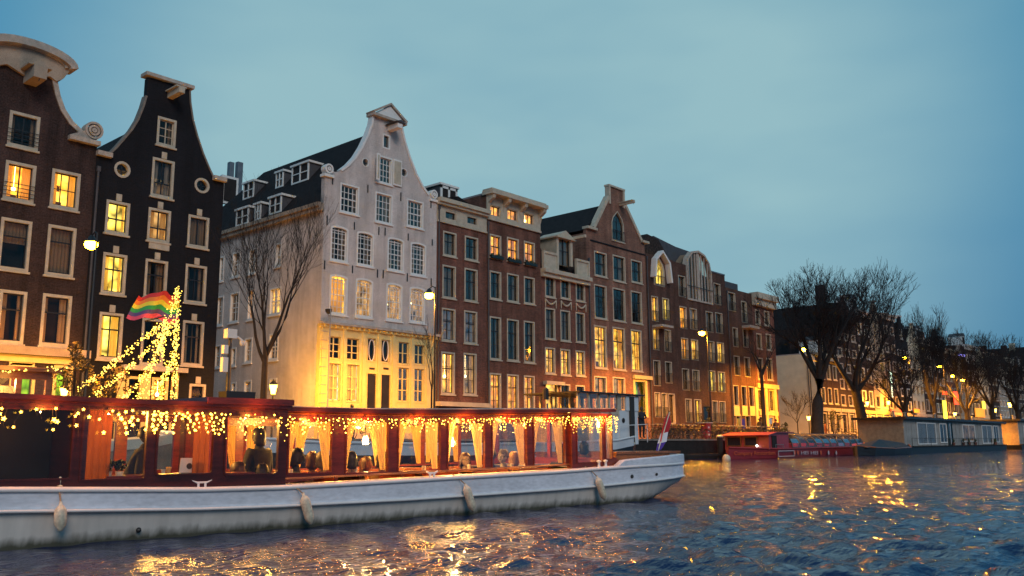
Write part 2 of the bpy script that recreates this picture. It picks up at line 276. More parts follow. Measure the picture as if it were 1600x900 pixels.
    def build(s, name, mat, parent=None, off=None, smooth=False, loc=None):
        me = bpy.data.meshes.new(name); o_ = WO(parent) if off is None else Vector(off)
        vs = [(a-o_.x, b-o_.y, c-o_.z) for a, b, c in s.v] if o_.length else s.v
        me.from_pydata(vs, [], s.f)
        for mm in (mat if isinstance(mat, (list, tuple)) else [mat]): me.materials.append(M[mm])
        if len(me.materials) > 1: me.polygons.foreach_set('material_index', s.m)
        if smooth: me.polygons.foreach_set('use_smooth', [True]*len(s.f))
        bm = bmesh.new(); bm.from_mesh(me); bmesh.ops.recalc_face_normals(bm, faces=bm.faces); bm.to_mesh(me); bm.free()
        o = bpy.data.objects.new(name, me); COL.objects.link(o)
        if parent: o.parent = parent
        elif loc is not None: o.location = loc
        return o
WOFF = {}
def WO(p):
    while p is not None and p.name not in WOFF: p = p.parent
    return Vector(WOFF[p.name]) if p is not None else Vector((0, 0, 0))
def tag(o, label=None, cat=None, group=None, kind=None):
    if label: o['label'] = label
    if cat: o['category'] = cat
    if group: o['group'] = group
    if kind: o['kind'] = kind
    return o
def thing(name, label, cat, loc=(0, 0, 0), rotz=0, group=None, local=False):
    """an Empty at the thing's base; its parts are given in world coordinates unless local"""
    o = bpy.data.objects.new(name, None); COL.objects.link(o); o.location = loc; o.rotation_euler = (0, 0, rotz); o.empty_display_size = .2
    WOFF[o.name] = (0, 0, 0) if local else tuple(loc); return tag(o, label, cat, group)
def copy_tree(o, parent=None):
    c = o.copy(); COL.objects.link(c)
    if parent: c.parent = parent
    for ch in o.children: copy_tree(ch, c)
    return c
def lamp(name, loc, energy, color, radius=.1, parent=None, spot=None, dirv=None, blend=.5):
    l = bpy.data.lights.new(name, 'SPOT' if spot else 'POINT'); l.energy = energy; l.color = color; l.shadow_soft_size = radius
    if spot: l.spot_size = spot; l.spot_blend = blend
    o = bpy.data.objects.new(name, l); COL.objects.link(o)
    o.location = Vector(loc)-WO(parent) if parent else loc
    if dirv is not None: o.rotation_euler = Vector(dirv).to_track_quat('-Z', 'Y').to_euler()
    if parent: o.parent = parent
    return o
def text_mesh(name, body, size, mat, parent, matrix, depth=.01):
    cu = bpy.data.curves.new(name, 'FONT'); cu.body = body; cu.size = size; cu.extrude = depth; cu.align_x = 'CENTER'; cu.align_y = 'CENTER'
    tmp = bpy.data.objects.new('tmp', cu); COL.objects.link(tmp); dg = bpy.context.evaluated_depsgraph_get()
    me = bpy.data.meshes.new_from_object(tmp.evaluated_get(dg)); bpy.data.objects.remove(tmp); me.transform(matrix); me.materials.clear(); me.materials.append(M[mat])
    o = bpy.data.objects.new(name, me); COL.objects.link(o); o.parent = parent; return o

# ------------------------------------------------------------------ setting: water, street, quay
def build_water():
    # polar sheet round the viewer, fine towards the houses, reaching the horizon; waves are real relief
    ang = np.concatenate([np.radians(np.arange(-10, 92, .16)), np.radians(np.arange(92, 350, 3.0))])
    rad = np.concatenate([[.3, 1, 2, 3, 4, 4.6], 5.0*1.0105**np.arange(0, 345)]); rad = np.concatenate([rad, [260, 400, 700, 1200]])
    A, R = np.meshgrid(ang, rad, indexing='ij'); X = R*np.cos(A); Y = R*np.sin(A)
    rng = np.random.default_rng(4); Zz = np.zeros_like(X)
    step = R*.0105
    for i in range(64):
        lam = .13*(1.07**i) if i < 34 else .16+rng.random()*.7
        th = rng.normal(math.radians(20), .95); k = 2*math.pi/lam; amp = .0082*lam*(1.8 if lam < .32 else 1.2 if lam < .6 else .75)
        fade = np.clip((lam/(step*2.2)-1)*1.2, 0, 1)
        ph = rng.random()*6.28; warp = .35*np.sin(.9*X+1.3*Y*.7+i)+.3*np.sin(.37*X-.55*Y+2*i)
        Zz += amp*fade*np.sin(k*(X*math.cos(th)+Y*math.sin(th))+ph+warp)
    patch = .75+.35*np.sin(.21*X+.1*Y)*np.sin(.13*X-.33*Y+1)
    Zz *= patch*np.clip(1-(R-150)/110, 0, 1)
    n, m = X.shape; verts = np.stack([X, Y, Zz], -1).reshape(-1, 3)
    idx = np.arange(n*m).reshape(n, m); f = np.stack([idx[:-1, :-1], idx[1:, :-1], idx[1:, 1:], idx[:-1, 1:]], -1).reshape(-1, 4)
    wrap = np.stack([idx[-1, :-1], idx[0, :-1], idx[0, 1:], idx[-1, 1:]], -1); f = np.concatenate([f, wrap])
    c = verts[f].mean(1)
    # nothing of the canal inside the cruising boat's hull, nor under the streets
    a = BOAT_ROT; dx = c[:, 0]-BOAT_LOC[0]; dy = c[:, 1]-BOAT_LOC[1]; u = dx*math.cos(a)+dy*math.sin(a); v = -dx*math.sin(a)+dy*math.cos(a)
    keep = ~((u > -12) & (u < 5.6) & (v > .3) & (v < 3.0)) & (c[:, 1] < YQ+.6)
    f = f[keep]
    me = bpy.data.meshes.new('canal_water'); me.vertices.add(len(verts)); me.vertices.foreach_set('co', verts.astype(np.float32).ravel())
    me.loops.add(f.size); me.loops.foreach_set('vertex_index', f.astype(np.int32).ravel()); me.polygons.add(len(f))
    me.polygons.foreach_set('loop_start', np.arange(0, f.size, 4, dtype=np.int32)); me.polygons.foreach_set('loop_total', np.full(len(f), 4, dtype=np.int32))
    me.polygons.foreach_set('use_smooth', np.ones(len(f), dtype=bool)); me.update(); me.validate()
    m_, t, p = newmat('water'); p.inputs['Base Color'].default_value = (.006, .014, .065, 1); p.inputs['Roughness'].default_value = .025; p.inputs['IOR'].default_value = 1.33; p.inputs['Specular IOR Level'].default_value = .5
    g = N(t, 'TexCoord'); n1 = N(t, 'TexNoise'); n1.inputs['Scale'].default_value = 9; n1.inputs['Detail'].default_value = 5; n2 = N(t, 'TexNoise'); n2.inputs['Scale'].default_value = 1.6; n2.inputs['Detail'].default_value = 6
    mpp = N(t, 'Mapping'); mpp.inputs['Scale'].default_value = (.75, 1.35, 1); b1 = N(t, 'Bump'); b1.inputs['Strength'].default_value = .8; b1.inputs['Distance'].default_value = .04
    b2 = N(t, 'Bump'); b2.inputs['Strength'].default_value = .5; b2.inputs['Distance'].default_value = .09; L2 = t.links.new
    L2(g.outputs['Object'], mpp.inputs[0]); L2(mpp.outputs[0], n1.inputs[0]); L2(mpp.outputs[0], n2.inputs[0]); L2(n1.outputs[0], b1.inputs['Height']); L2(n2.outputs[0], b2.inputs['Height'])
    L2(b2.outputs[0], b1.inputs['Normal']); L2(b1.outputs[0], p.inputs['Normal'])
    me.materials.append(m_); o = bpy.data.objects.new('canal_water', me); COL.objects.link(o); tag(o, kind='structure', label='dark rippled canal water with golden reflections in front of the houses')
BOAT_LOC = (8.45, 9.42, 0); BOAT_ROT = math.radians(-5)
build_water()
tag(MB().add([(-600, YQ+.3, ZS), (1500, YQ+.3, ZS), (1500, 38.2, ZS), (-600, 38.2, ZS)], [(0, 1, 2, 3)]).build('street', 'street_clinker'), 'clinker paved canal street between the quay and the house fronts', kind='structure')
tag(MB().box(-600, 38.2, ZS-.4, 1500, 41.4, ZP).build('pavement', 'street_clinker'), 'raised clinker pavement along the house fronts', kind='structure')
tag(MB().add([(-600, 41.4, ZS-.02), (1500, 41.4, ZS-.02), (1500, 1500, ZS-.02), (-600, 1500, ZS-.02)], [(0, 1, 2, 3)]).build('ground', 'asphalt'), 'ground behind the row of houses', kind='structure')
qw = thing('quay_wall', 'dark brick quay wall rising from the canal below the bicycles', 'quay wall', (50, YQ, 0))
MB().box(-600, YQ, -1.5, 1500, YQ+.3, ZS-.06).build('brickwork', 'quay_brick', qw)
for k in range(0, 60): MB().box(-6+k*2.2, YQ-.06, ZS-.06, -6+k*2.2+2.18, YQ+.42, ZS+.05).build('coping_stone', 'coping', qw)
MB().box(126, YQ-.06, ZS-.06, 600, YQ+.42, ZS+.05).build('coping', 'coping', qw)

# ------------------------------------------------------------------ windows and houses
def loop(x0, x1, z0, z1, kind='rect', rise=.12):
    if kind == 'round':
        cx, cz, r1, r2 = (x0+x1)/2, (z0+z1)/2, (x1-x0)/2, (z1-z0)/2
        return [(cx+r1*math.cos(a*math.pi/8), cz+r2*math.sin(a*math.pi/8)) for a in range(16)]
    if kind == 'gothic':
        zm = z0+(z1-z0)*.58; xc = (x0+x1)/2
        return [(x0, z0), (x1, z0), (x1, zm), (x1-(x1-x0)*.12, zm+(z1-zm)*.45), (xc, z1), (x0+(x1-x0)*.12, zm+(z1-zm)*.45), (x0, zm)]
    if kind == 'arch':
        pts = [(x0, z0), (x1, z0)]; xc = (x0+x1)/2; h = (x1-x0)/2
        for i in range(7):
            q = math.pi*i/6; pts.append((xc+h*math.cos(q), z1-rise+rise*math.sin(q)))
        return pts
    return [(x0, z0), (x1, z0), (x1, z1), (x0, z1)]
def window(root, x0, x1, z0, z1, yf=D, c=2, r=2, t=None, lit=None, cur=1, fw=.09, fm='cream', sm='sash_dark', sill=True, kind='rect', rise=.12, rev=.12, pp=False, rail=False, key=False, blind=None, bar=.035, room=True, door=False, box=False, rot=None):
    """one window of a house: frame > sash, pane, sill, curtain, interior; in the plane Y = yf"""
    e = .002
    a = loop(x0+e, x1-e, z0+e, z1-e, kind, rise); xi0, xi1, zi0, zi1 = x0+fw, x1-fw, z0+fw, z1-fw
    b = loop(xi0, xi1, zi0, zi1, kind, max(.02, rise*.9))
    f = MB().ring(a, b, yf-.025, yf+rev+.06)
    if key: f.box((x0+x1)/2-.13, yf-.05, z1+.02, (x0+x1)/2+.13, yf+.02, z1+.36)
    fr = f.build('door_frame' if door else 'window', fm, root)
    s = MB(); w, h = xi1-xi0, zi1-zi0; ys = yf+rev
    if kind in ('rect', 'arch', 'gothic'):
        for i in range(1, c):
            q = xi0+w*i/c; s.box(q-bar/2*(1.5 if c == 2 else 1), ys-.02, zi0, q+bar/2*(1.5 if c == 2 else 1), ys+.025, zi1-(rise*.4 if kind != 'rect' else 0))
        for i in range(1, r):
            q = zi0+h*i/r; s.box(xi0, ys-.015, q-bar/2, xi1, ys+.02, q+bar/2)
        if t: q = zi0+h*t; s.box(xi0, ys-.035, q-bar*.9, xi1, ys+.03, q+bar*.9)
        s.box(xi0, ys-.02, zi0, xi0+.045, ys+.03, zi1-(rise if kind != 'rect' else 0)); s.box(xi1-.045, ys-.02, zi0, xi1, ys+.03, zi1-(rise if kind != 'rect' else 0)); s.box(xi0, ys-.02, zi0, xi1, ys+.03, zi0+.05)
        s.box(xi0, ys-.02, zi1-.05-(rise if kind == 'arch' else 0), xi1, ys+.03, zi1-(rise if kind == 'arch' else 0)) if kind != 'gothic' else None
    else: s.box((xi0+xi1)/2-.03, ys-.02, zi0, (xi0+xi1)/2+.03, ys+.02, zi1).box(xi0, ys-.02, (zi0+zi1)/2-.03, xi1, ys+.02, (zi0+zi1)/2+.03)
    s.build('sash', sm, fr)
    gm = 'pane_lit' if lit else 'pane'; tz = t if t else .5
    if pp and kind == 'rect':
        me = None
        for i in range(c):
            for (q0, q1) in ((0, tz), (tz, 1)):
                MB().box(xi0+w*i/c, ys, zi0+h*q0, xi0+w*(i+1)/c, ys+.008, zi0+h*q1).build('pane', gm, fr)
    else: MB().prism(b, ys, ys+.008).build('pane', gm, fr)
    if sill: MB().box(x0-.06, yf-.09, z0-.09, x1+.06, yf+.03, z0-.002).build('sill', fm if fm != 'sash_dark' else 'stone', fr)
    if room:
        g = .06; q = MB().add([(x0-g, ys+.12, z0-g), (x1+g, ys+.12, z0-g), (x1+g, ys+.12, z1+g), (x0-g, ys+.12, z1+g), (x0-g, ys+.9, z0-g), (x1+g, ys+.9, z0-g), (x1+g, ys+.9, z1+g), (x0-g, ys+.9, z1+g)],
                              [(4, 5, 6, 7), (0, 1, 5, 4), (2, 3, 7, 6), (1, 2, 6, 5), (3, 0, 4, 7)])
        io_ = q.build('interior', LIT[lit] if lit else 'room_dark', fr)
        if lit and lit != 'green':
            q = MB(); ww = x1-x0; a_ = x0+ww*random.uniform(.0, .5); q.box(a_, ys+.5, z0, a_+ww*random.uniform(.25, .5), ys+.85, z0+(z1-z0)*random.uniform(.12, .34))
            q.build('furniture', 'cloth_brown', fr)
            if random.random() < .6: b_ = x0+ww*random.uniform(.1, .7); zz = z0+(z1-z0)*random.uniform(.45, .6); MB().box(b_, ys+.86, zz, b_+ww*.22, ys+.89, zz+(z1-z0)*.16).build('wall_picture', 'cloth_brown', fr)
            if random.random() < .5: cx_, cz_ = x0+ww*random.uniform(.25, .75), z0+(z1-z0)*random.uniform(.35, .8); MB().blob((cx_, ys+.45, cz_), .09, .09, .10, 8, 5).tube([(cx_, ys+.45, cz_+.1), (cx_, ys+.45, z1)], .008, 4).build('room_lamp', 'cabin_lamp', fr)
    if cur:
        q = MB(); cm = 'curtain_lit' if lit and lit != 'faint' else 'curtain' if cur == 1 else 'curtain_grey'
        def strip(xa, xb, za, zb, taper=0):
            n = max(3, int((xb-xa)/.07)); vs = []
            for i in range(n+1):
                xx = xa+(xb-xa)*i/n; d = ys+.16+.03*(i % 2); vs += [(xx, d, za), (xx, d, zb)]
            q.add(vs, [(2*i, 2*i+2, 2*i+3, 2*i+1) for i in range(n)])
        top = zi1-(rise if kind == 'arch' else 0)
        ka, kb = random.uniform(.12, .38), random.uniform(.12, .38)
        if cur in (1, 2): strip(xi0, xi0+w*ka, zi0, top); strip(xi1-w*kb, xi1, zi0, top)
        if cur == 3: strip(xi0, xi1, zi0+h*.05, top)
        if cur == 4: strip(xi0, xi1, zi0+h*.55, top)
        q.build('curtain', cm if cur != 2 else 'curtain_grey', fr)
    if rail:
        q = MB(); 
        for k in range(4): q.box(x0-.02, yf-.10, z0+.2+k*.18, x1+.02, yf-.07, z0+.225+k*.18) if rail == 'h' else None
        if rail != 'h':
            q.box(x0-.02, yf-.12, z0+.85, x1+.02, yf-.08, z0+.89).box(x0-.02, yf-.12, z0+.08, x1+.02, yf-.08, z0+.11)
            for k in range(9): xx = x0+(x1-x0)*k/8; q.box(xx-.01, yf-.11, z0+.08, xx+.01, yf-.09, z0+.87)
        q.build('railing', 'ironwork' if rail != 'h' else 'ironwork', fr)
    if box:
        q = MB().box(x0-.03, yf-.24, z0-.08, x1+.03, yf-.05, z0+.12); 
        o = q.build('flower_box', 'dark_green', fr); q = MB()
        for k in range(14): q.blob((random.uniform(x0, x1), yf-.15, z0+random.uniform(.12, .24)), .07, .07, .07, 5, 3, .3)
        q.build('plants', 'leaf', o)
    return fr
def pxwin(l, r_, t_, b_, Y=D):
    xm, ym = (l+r_)/2, (t_+b_)/2
    return FX(l, ym, Y)[0], FX(r_, ym, Y)[0], FX(xm, b_, Y)[1], FX(xm, t_, Y)[1]
def house(name, label, outline, wallmat, wins, depth=11, group=None, eave=None, roof=None, roofmat='roof_tiles', defaults=None, rev=.12, cat='house', yf=D, body=True, sidemat=None):
    """outline: facade silhouette in X,Z; wins: (xl, xr, yt, yb, options) in photo pixels or ('w', x0, x1, z0, z1, options)"""
    xs = [p[0] for p in outline]; x0, x1 = min(xs), max(xs); root = thing(name, label, cat, ((x0+x1)/2, yf, ZP), group=group)
    rects = []; holes = []
    for w_ in wins:
        if w_[0] == 'w': (a, b, c_, d), o = w_[1:5], dict(w_[5])
        else: (a, b, c_, d), o = pxwin(*w_[:4], Y=yf), dict(w_[4])
        q = dict(defaults or {}); q.update(o); q.setdefault('rev', rev); rects.append((a, b, c_, d, q)); holes.append(loop(a, b, c_, d, q.get('kind', 'rect'), q.get('rise', .12)))
    MB().holed(outline, holes, yf, yf+.32).build('facade', wallmat, root)
    for a, b, c_, d, q in rects: window(root, a, b, c_, d, yf=yf, **q)
    if body:
        e = eave if eave else max(p[1] for p in outline)-.2
        MB().box(x0+.003, yf+.325, ZP-.2, x0+.3, yf+depth, e).box(x1-.3, yf+.325, ZP-.2, x1-.003, yf+depth, e).box(x0+.3, yf+depth-.3, ZP-.2, x1-.3, yf+depth, e).build('wall', sidemat or wallmat, root)
        if roof is None: MB().box(x0+.003, yf+.325, e+.003, x1-.003, yf+depth, e+.12).build('roof', 'roofing', root)
    return root
def gable_roof(root, x0, x1, xr, ze, zr, y0, y1, mat='roof_tiles', hip=0):
    m = MB(); v = [(x0, y0, ze), (xr, y0, zr), (x1, y0, ze), (x0, y1, ze), (xr, y1-hip, zr), (x1, y1, ze)]
    m.add(v, [(0, 1, 4, 3), (1, 2, 5, 4), (3, 4, 5), (0, 2, 1), (0, 3, 5, 2)]); return m.build('roof', mat, root)
def band(root, name, pts_px, h, y0=D-.12, y1=D+.02, mat='cream', Y=D):
    """a horizontal moulding between two photo points"""
    a = FX(*pts_px[0], Y); b = FX(*pts_px[1], Y); z = (a[1]+b[1])/2; x0, x1 = min(a[0], b[0]), max(a[0], b[0])
    return MB().box(x0, y0, z-h/2, x1, y1, z+h/2).build(name, mat, root)
def ribbon(pts, w, y0, y1):
    """a coping that follows an outline (X,Z points)"""
    m = MB(); n = len(pts); P = [Vector((p[0], p[1])) for p in pts]; vs = []
    for i, p in enumerate(P):
        d = (P[min(i+1, n-1)]-P[max(i-1, 0)]).normalized(); nn = Vector((-d.y, d.x)); a, b = p-nn*w*.35, p+nn*w*.65
        vs += [(a.x, y0, a.y), (b.x, y0, b.y), (b.x, y1, b.y), (a.x, y1, a.y)]
    fs = [(4*i+k, 4*i+(k+1) % 4, 4*(i+1)+(k+1) % 4, 4*(i+1)+k) for i in range(n-1) for k in range(4)]+[(0, 1, 2, 3), (4*n-1, 4*n-2, 4*n-3, 4*n-4)]
    return m.add(vs, fs)
def PX(l, Y=D): return [FX(x, y, Y) for x, y in l]
def hoist(root, px, py, L=1.1, mat='cream', s=.22):
    x, z = FX(px, py); b = MB().box(x-s/2, D-L, z-s/2, x+s/2, D, z+s/2).build('hoist_beam', mat, root)
    MB().box(x-s*.9, D-L*.95, z+s/2, x+s*.9, D, z+s/2+.07).build('cap', mat, b); MB().tube([(x, D-L+.1, z-s/2), (x, D-L+.1, z-s/2-.12)], .02).build('hook', 'ironwork', b)

# --- house 1: brown brick with a rounded stone pediment
half = [FX(*p) for p in [(152, 226), (128, 207), (112, 192), (99, 172), (91, 150), (87, 130), (85, 121)]]; xc = FX(37, 175)[0]
left = [(2*xc-x, z) for x, z in reversed(half)]; xr1 = half[0][0]; xl1 = 2*xc-xr1
out1 = [(xl1, ZP-.2), (xr1, ZP-.2)]+half+left
dk = dict(fm='cream', cur=1)
W1 = [(12.5, 61.5, 177, 232, dict(c=2, r=1, rail='h', cur=2)), (6, 55, 254, 315, dict(c=2, r=1, lit='orange', rail='h')), (79, 124.5, 267, 327, dict(c=3, r=2, lit='amber')),
      (-2, 47.5, 342, 423, dict(c=1, r=1, t=.68, cur=4)), (72, 117, 353, 432, dict(c=1, r=1, t=.7, cur=3)), (-4, 39.5, 453.5, 537, dict(c=1, r=1, t=.66)), (63.5, 110, 460, 541, dict(c=1, r=1, t=.66)),
      (82, 112, 571, 628, dict(c=1, r=1, lit='green', cur=0, fm='cream_bright')), (14, 54, 566, 572, dict(c=1, r=1, cur=0, fm='cream_bright')), (14, 54, 580, 628, dict(c=2, r=1, lit='green', fm='cream_bright', cur=0))]
h1 = house('canal_house', 'dark brown brick house at the left edge with a rounded stone pediment', out1, 'brick_brown', W1, eave=half[0][1]-.4, roof=1, defaults=dict(fw=.13, pp=True), depth=10)
gable_roof(h1, xl1+.05, xr1-.05, xc, half[0][1]-.5, FX(85, 130)[1]-.6, D+.33, D+10)
xa, za = FX(112, 112); zb = FX(88, 121)[1]; zt = FX(41, 69)[1]; R = xa-xc
arc = [(xc+R*math.cos(math.pi*i/14), za+(zt-za)*math.sin(math.pi*i/14)) for i in range(15)]
ped = MB().prism(arc[1:-1]+[(xc-R*.8, zb), (xc-R*.8+.3, zb-.25), (xc-.9, zb-.1), (xc, zb-.45), (xc+.9, zb-.1), (xc+R*.8-.3, zb-.25), (xc+R*.8, zb)], D-.18, D+.45).build('pediment', 'sandstone', h1)
ribbon(arc, .34, D-.5, D+.5).build('pediment_moulding', 'stone', ped)
ribbon([(xc+(x-xc)*.84, za+(z-za)*.78) for x, z in arc], .16, D-.3, D+.1).build('inner_moulding', 'stone', ped)
for sgn in (1, -1):
    cp = [(xc+sgn*(x-xc), z) for x, z in half[1:]]; ribbon(cp if sgn < 0 else cp, .22, D-.08, D+.36).build('coping', 'stone', h1)
    q = MB(); cx, cz = xc+sgn*(FX(145, 205)[0]-xc), FX(145, 205)[1]
    for rr in (.42, .26, .12): q.ring([(cx+rr*math.cos(i*math.pi/8), cz+rr*math.sin(i*math.pi/8)) for i in range(16)], [(cx+(rr-.1)*math.cos(i*math.pi/8), cz+(rr-.1)*math.sin(i*math.pi/8)) for i in range(16)], D-.22+.05*rr, D+.3)
    sc = q.build('scroll', 'stone', h1); bx = sorted([xc+sgn*(FX(106, 212)[0]-xc), xc+sgn*(FX(154, 222)[0]-xc)]); zz = FX(130, 219)[1]
    MB().box(bx[0], D-.28, zz-.16, bx[1], D+.35, zz+.05).build('scroll_base', 'stone', sc); MB().prism([(bx[0] if sgn > 0 else bx[1], zz+.05), (cx-sgn*.3, zz+.5), (cx, zz+.05)], D-.15, D+.2).build('volute', 'stone', sc)
hoist(h1, 47, 124, 1.2, 'sandstone', .55)
band(h1, 'shop_cornice', ((-20, 546), (138, 553)), .35, D-.3, D+.01, 'sandstone'); band(h1, 'shop_fascia', ((-20, 560), (128, 563)), .3, D-.06, D+.01, 'cream_bright')
MB().box(xr1-.9, D+4, half[0][1]-.6, xr1-.1, D+5, half[0][1]+1.1).build('chimney', 'zinc', h1)
# --- house 2: almost black neck gable
o2 = PX([(172, 240), (182, 231), (195, 216), (206, 203), (216, 187), (224, 167), (229, 150), (231, 122), (296, 138), (297, 160), (301, 187), (308, 213), (317, 240), (327, 264), (335, 281), (350, 285)])
xl2, xr2 = xr1+.01, FX(350, 290)[0]; out2 = [(xl2, ZP-.2), (xr2, ZP-.2), (xr2, o2[-1][1])]+list(reversed(o2[:-1]))+[(xl2, o2[0][1])]
kk = dict(key=True)
W2 = [(245, 275, 184.5, 229, dict(c=2, r=3, cur=2, sm='cream')), (236.5, 271.5, 248.5, 309, dict(c=2, r=1, t=.35, cur=2, key=1, lit='faint')), (178, 204, 252, 278, dict(kind='round', lit='amber', sill=False, cur=0, fw=.12)), (303.5, 327.5, 278, 302, dict(kind='round', sill=False, cur=0, fw=.12)),
      (164.5, 202, 314.5, 366, dict(c=2, r=1, t=.45, lit='yellow', key=1)), (230.5, 266, 326.5, 378, dict(c=2, r=1, t=.4, lit='dim', key=1)), (293, 326, 337.5, 387, dict(c=2, r=1, cur=3, key=1)),
      (159, 197, 396, 460, dict(c=2, r=1, t=.62, lit='yellow', key=1)), (225.5, 261, 406, 466, dict(c=2, r=1, t=.62, cur=2, key=1)), (288.5, 322, 414, 474, dict(c=2, r=1, t=.62, cur=2, key=1)),
      (153, 191, 488.5, 562, dict(c=2, r=1, t=.66, lit='yellow', key=1)), (220, 256, 498, 571, dict(c=2, r=1, t=.66, cur=2, key=1)), (284, 317.5, 501.5, 571.5, dict(c=2, r=1, t=.66, key=1)),
      (196, 222, 588, 640, dict(c=1, r=1, cur=0, fm='cream_bright', sill=False)), (236, 262, 590, 642, dict(c=1, r=1, cur=0, fm='cream_bright', lit='orange', sill=False)), (295, 321, 600, 632, dict(c=1, r=1, t=.5, cur=3, key=1))]
h2 = house('canal_house', 'almost black brick house with a tall neck gable and two white round windows', out2, 'brick_darkhouse', W2, eave=o2[0][1]-.4, roof=1, defaults=dict(fw=.12, pp=True), depth=10)
xp2 = (FX(232, 120)[0]+FX(296, 136)[0])/2
gable_roof(h2, xl2+.05, xr2-.05, xp2, o2[0][1]-.6, FX(228, 163)[1]-.1, D+.33, D+10)
a, b = FX(230, 119), FX(298, 136); MB().box(a[0]-.12, D-.2, (a[1]+b[1])/2-.06, b[0]+.12, D+.45, (a[1]+b[1])/2+.12).build('gable_cap', 'stone', h2)
ribbon(o2[:7], .10, D-.05, D+.36).build('coping', 'coping', h2); ribbon(o2[8:15], .08, D-.05, D+.36).build('coping', 'coping', h2)
for pa, pb in (((150, 239), (173, 245)), ((332, 276), (351, 285))):
    a, b = FX(*pa), FX(*pb); MB().box(a[0], D-.25, (a[1]+b[1])/2-.1, b[0], D+.3, (a[1]+b[1])/2+.12).build('shoulder_stone', 'stone', h2)
hoist(h2, 266, 150, 1.2, 'cream', .3)
band(h2, 'door_cornice', ((188, 577), (288, 577)), .22, D-.4, D-.06, 'cream')
for px in (188, 228, 272): a = FX(px, 600); MB().box(a[0]-.17, D-.12, ZP, a[0]+.17, D-.03, FX(px, 580)[1]).build('door_pilaster', 'cream_bright', h2)
z_ = FX(248, 384)[1]; a = FX(232, 384)[0]; b = FX(264, 384)[0]; MB().box(a, D-.06, z_-.2, b, D-.003, z_+.2).build('window_panel', 'cream', h2)

# --- white house with the long side wall on the alley
XS = FX(499, 560)[0]; XE = FX(682, 400)[0]
o3 = PX([(506, 270), (510, 262), (517, 262), (523, 269), (533, 267), (545, 258), (556, 246), (566, 230), (575, 211), (581, 195), (584, 178), (625, 190), (627, 200), (632, 222), (640, 247), (650, 273), (660, 292), (669, 305), (674, 300), (680, 302), (683, 312)])
o3[0] = (XS, o3[0][1]); o3[-1] = (XE, o3[-1][1]); zc3 = FX(590, 515)[1]
g = dict(c=4, r=6, t=.5, sm='white_paint', fm='white_paint', bar=.03, kind='arch', rise=.14, fw=.11)
W3 = [(588, 613, 244.5, 287, dict(c=4, r=4, sm='white_paint', cur=0)), (597.5, 609.5, 210, 233, dict(c=1, r=1, cur=0, sill=False)), (565.5, 576.5, 247, 261, dict(kind='round', fw=.05, sill=False, cur=0)), (625.5, 636.5, 263, 277, dict(kind='round', fw=.05, sill=False, cur=0)),
      (531, 561, 288.5, 334, dict(c=4, r=4, t=.5, sm='white_paint')), (586, 613, 302, 349, dict(c=4, r=4, sm='white_paint')), (635.5, 661.5, 313, 356, dict(c=4, r=4, t=.5, sm='white_paint'))]
for l, r_, t_, b_ in ((516, 544, 353, 409), (557, 584, 362, 416), (605, 631, 371.5, 424), (641, 665.5, 379, 431)): W3.append((l, r_, t_, b_, dict(g)))
for (l, r_, t_, b_), lt in zip(((514.5, 543, 429, 492), (555, 582.5, 435, 496.5), (603, 628.5, 442.5, 501.5), (639.5, 664, 448.5, 504.5)), ('amber', 'dim', 'dim', 'dim')): W3.append((l, r_, t_, b_, dict(g, lit=lt, cur=3 if lt == 'amber' else 1)))
h3 = house('white_house', 'white painted brick house with a bell gable, shutters and a glowing yellow shop front', [(XS, zc3), (XE, zc3), o3[-1]]+list(reversed(o3[1:-1]))+[o3[0]], 'painted_brick', W3, body=False, defaults=dict(fm='white_paint', fw=.10, cur=2))
# shop front wall
sh = dict(fm='cream_bright', sm='cream_bright', cur=0, sill=False, fw=.07, c=2, r=2, bar=.05)
WS = [(511, 533, 524, 562, dict(sh, r=3)), (540, 562, 527, 564, dict(sh, r=3)), (511, 533, 566, 628, dict(sh, lit='pale', cur=3, r=3)), (540, 562, 568, 629, dict(sh, lit='pale', cur=3, r=3)), (621, 640, 533, 570.5, dict(sh)), (646, 664, 537.5, 571, dict(sh)), (620.5, 639.5, 573, 629, dict(sh, r=3, lit='faint')), (645.5, 663.5, 575, 630, dict(sh, r=3, lit='faint')),
      (572.5, 588, 527, 566, dict(sh, c=1, r=1)), (594, 610, 529.5, 568, dict(sh, c=1, r=1)), (572, 588, 582.5, 641, dict(sh, c=1, r=1, door=True, fw=.05)), (594, 610, 584.5, 642, dict(sh, c=1, r=1, door=True, fw=.05))]
rects = [pxwin(*w_[:4])+(w_[4],) for w_ in WS]
sf = MB().holed([(XS, ZP-.2), (XE, ZP-.2), (XE, zc3-.004), (XS, zc3-.004)], [loop(*q[:4]) for q in rects], D-.02, D+.3).build('shop_front', 'cream_bright', h3)
for q in rects: window(h3, *q[:4], yf=D-.02, **q[4])
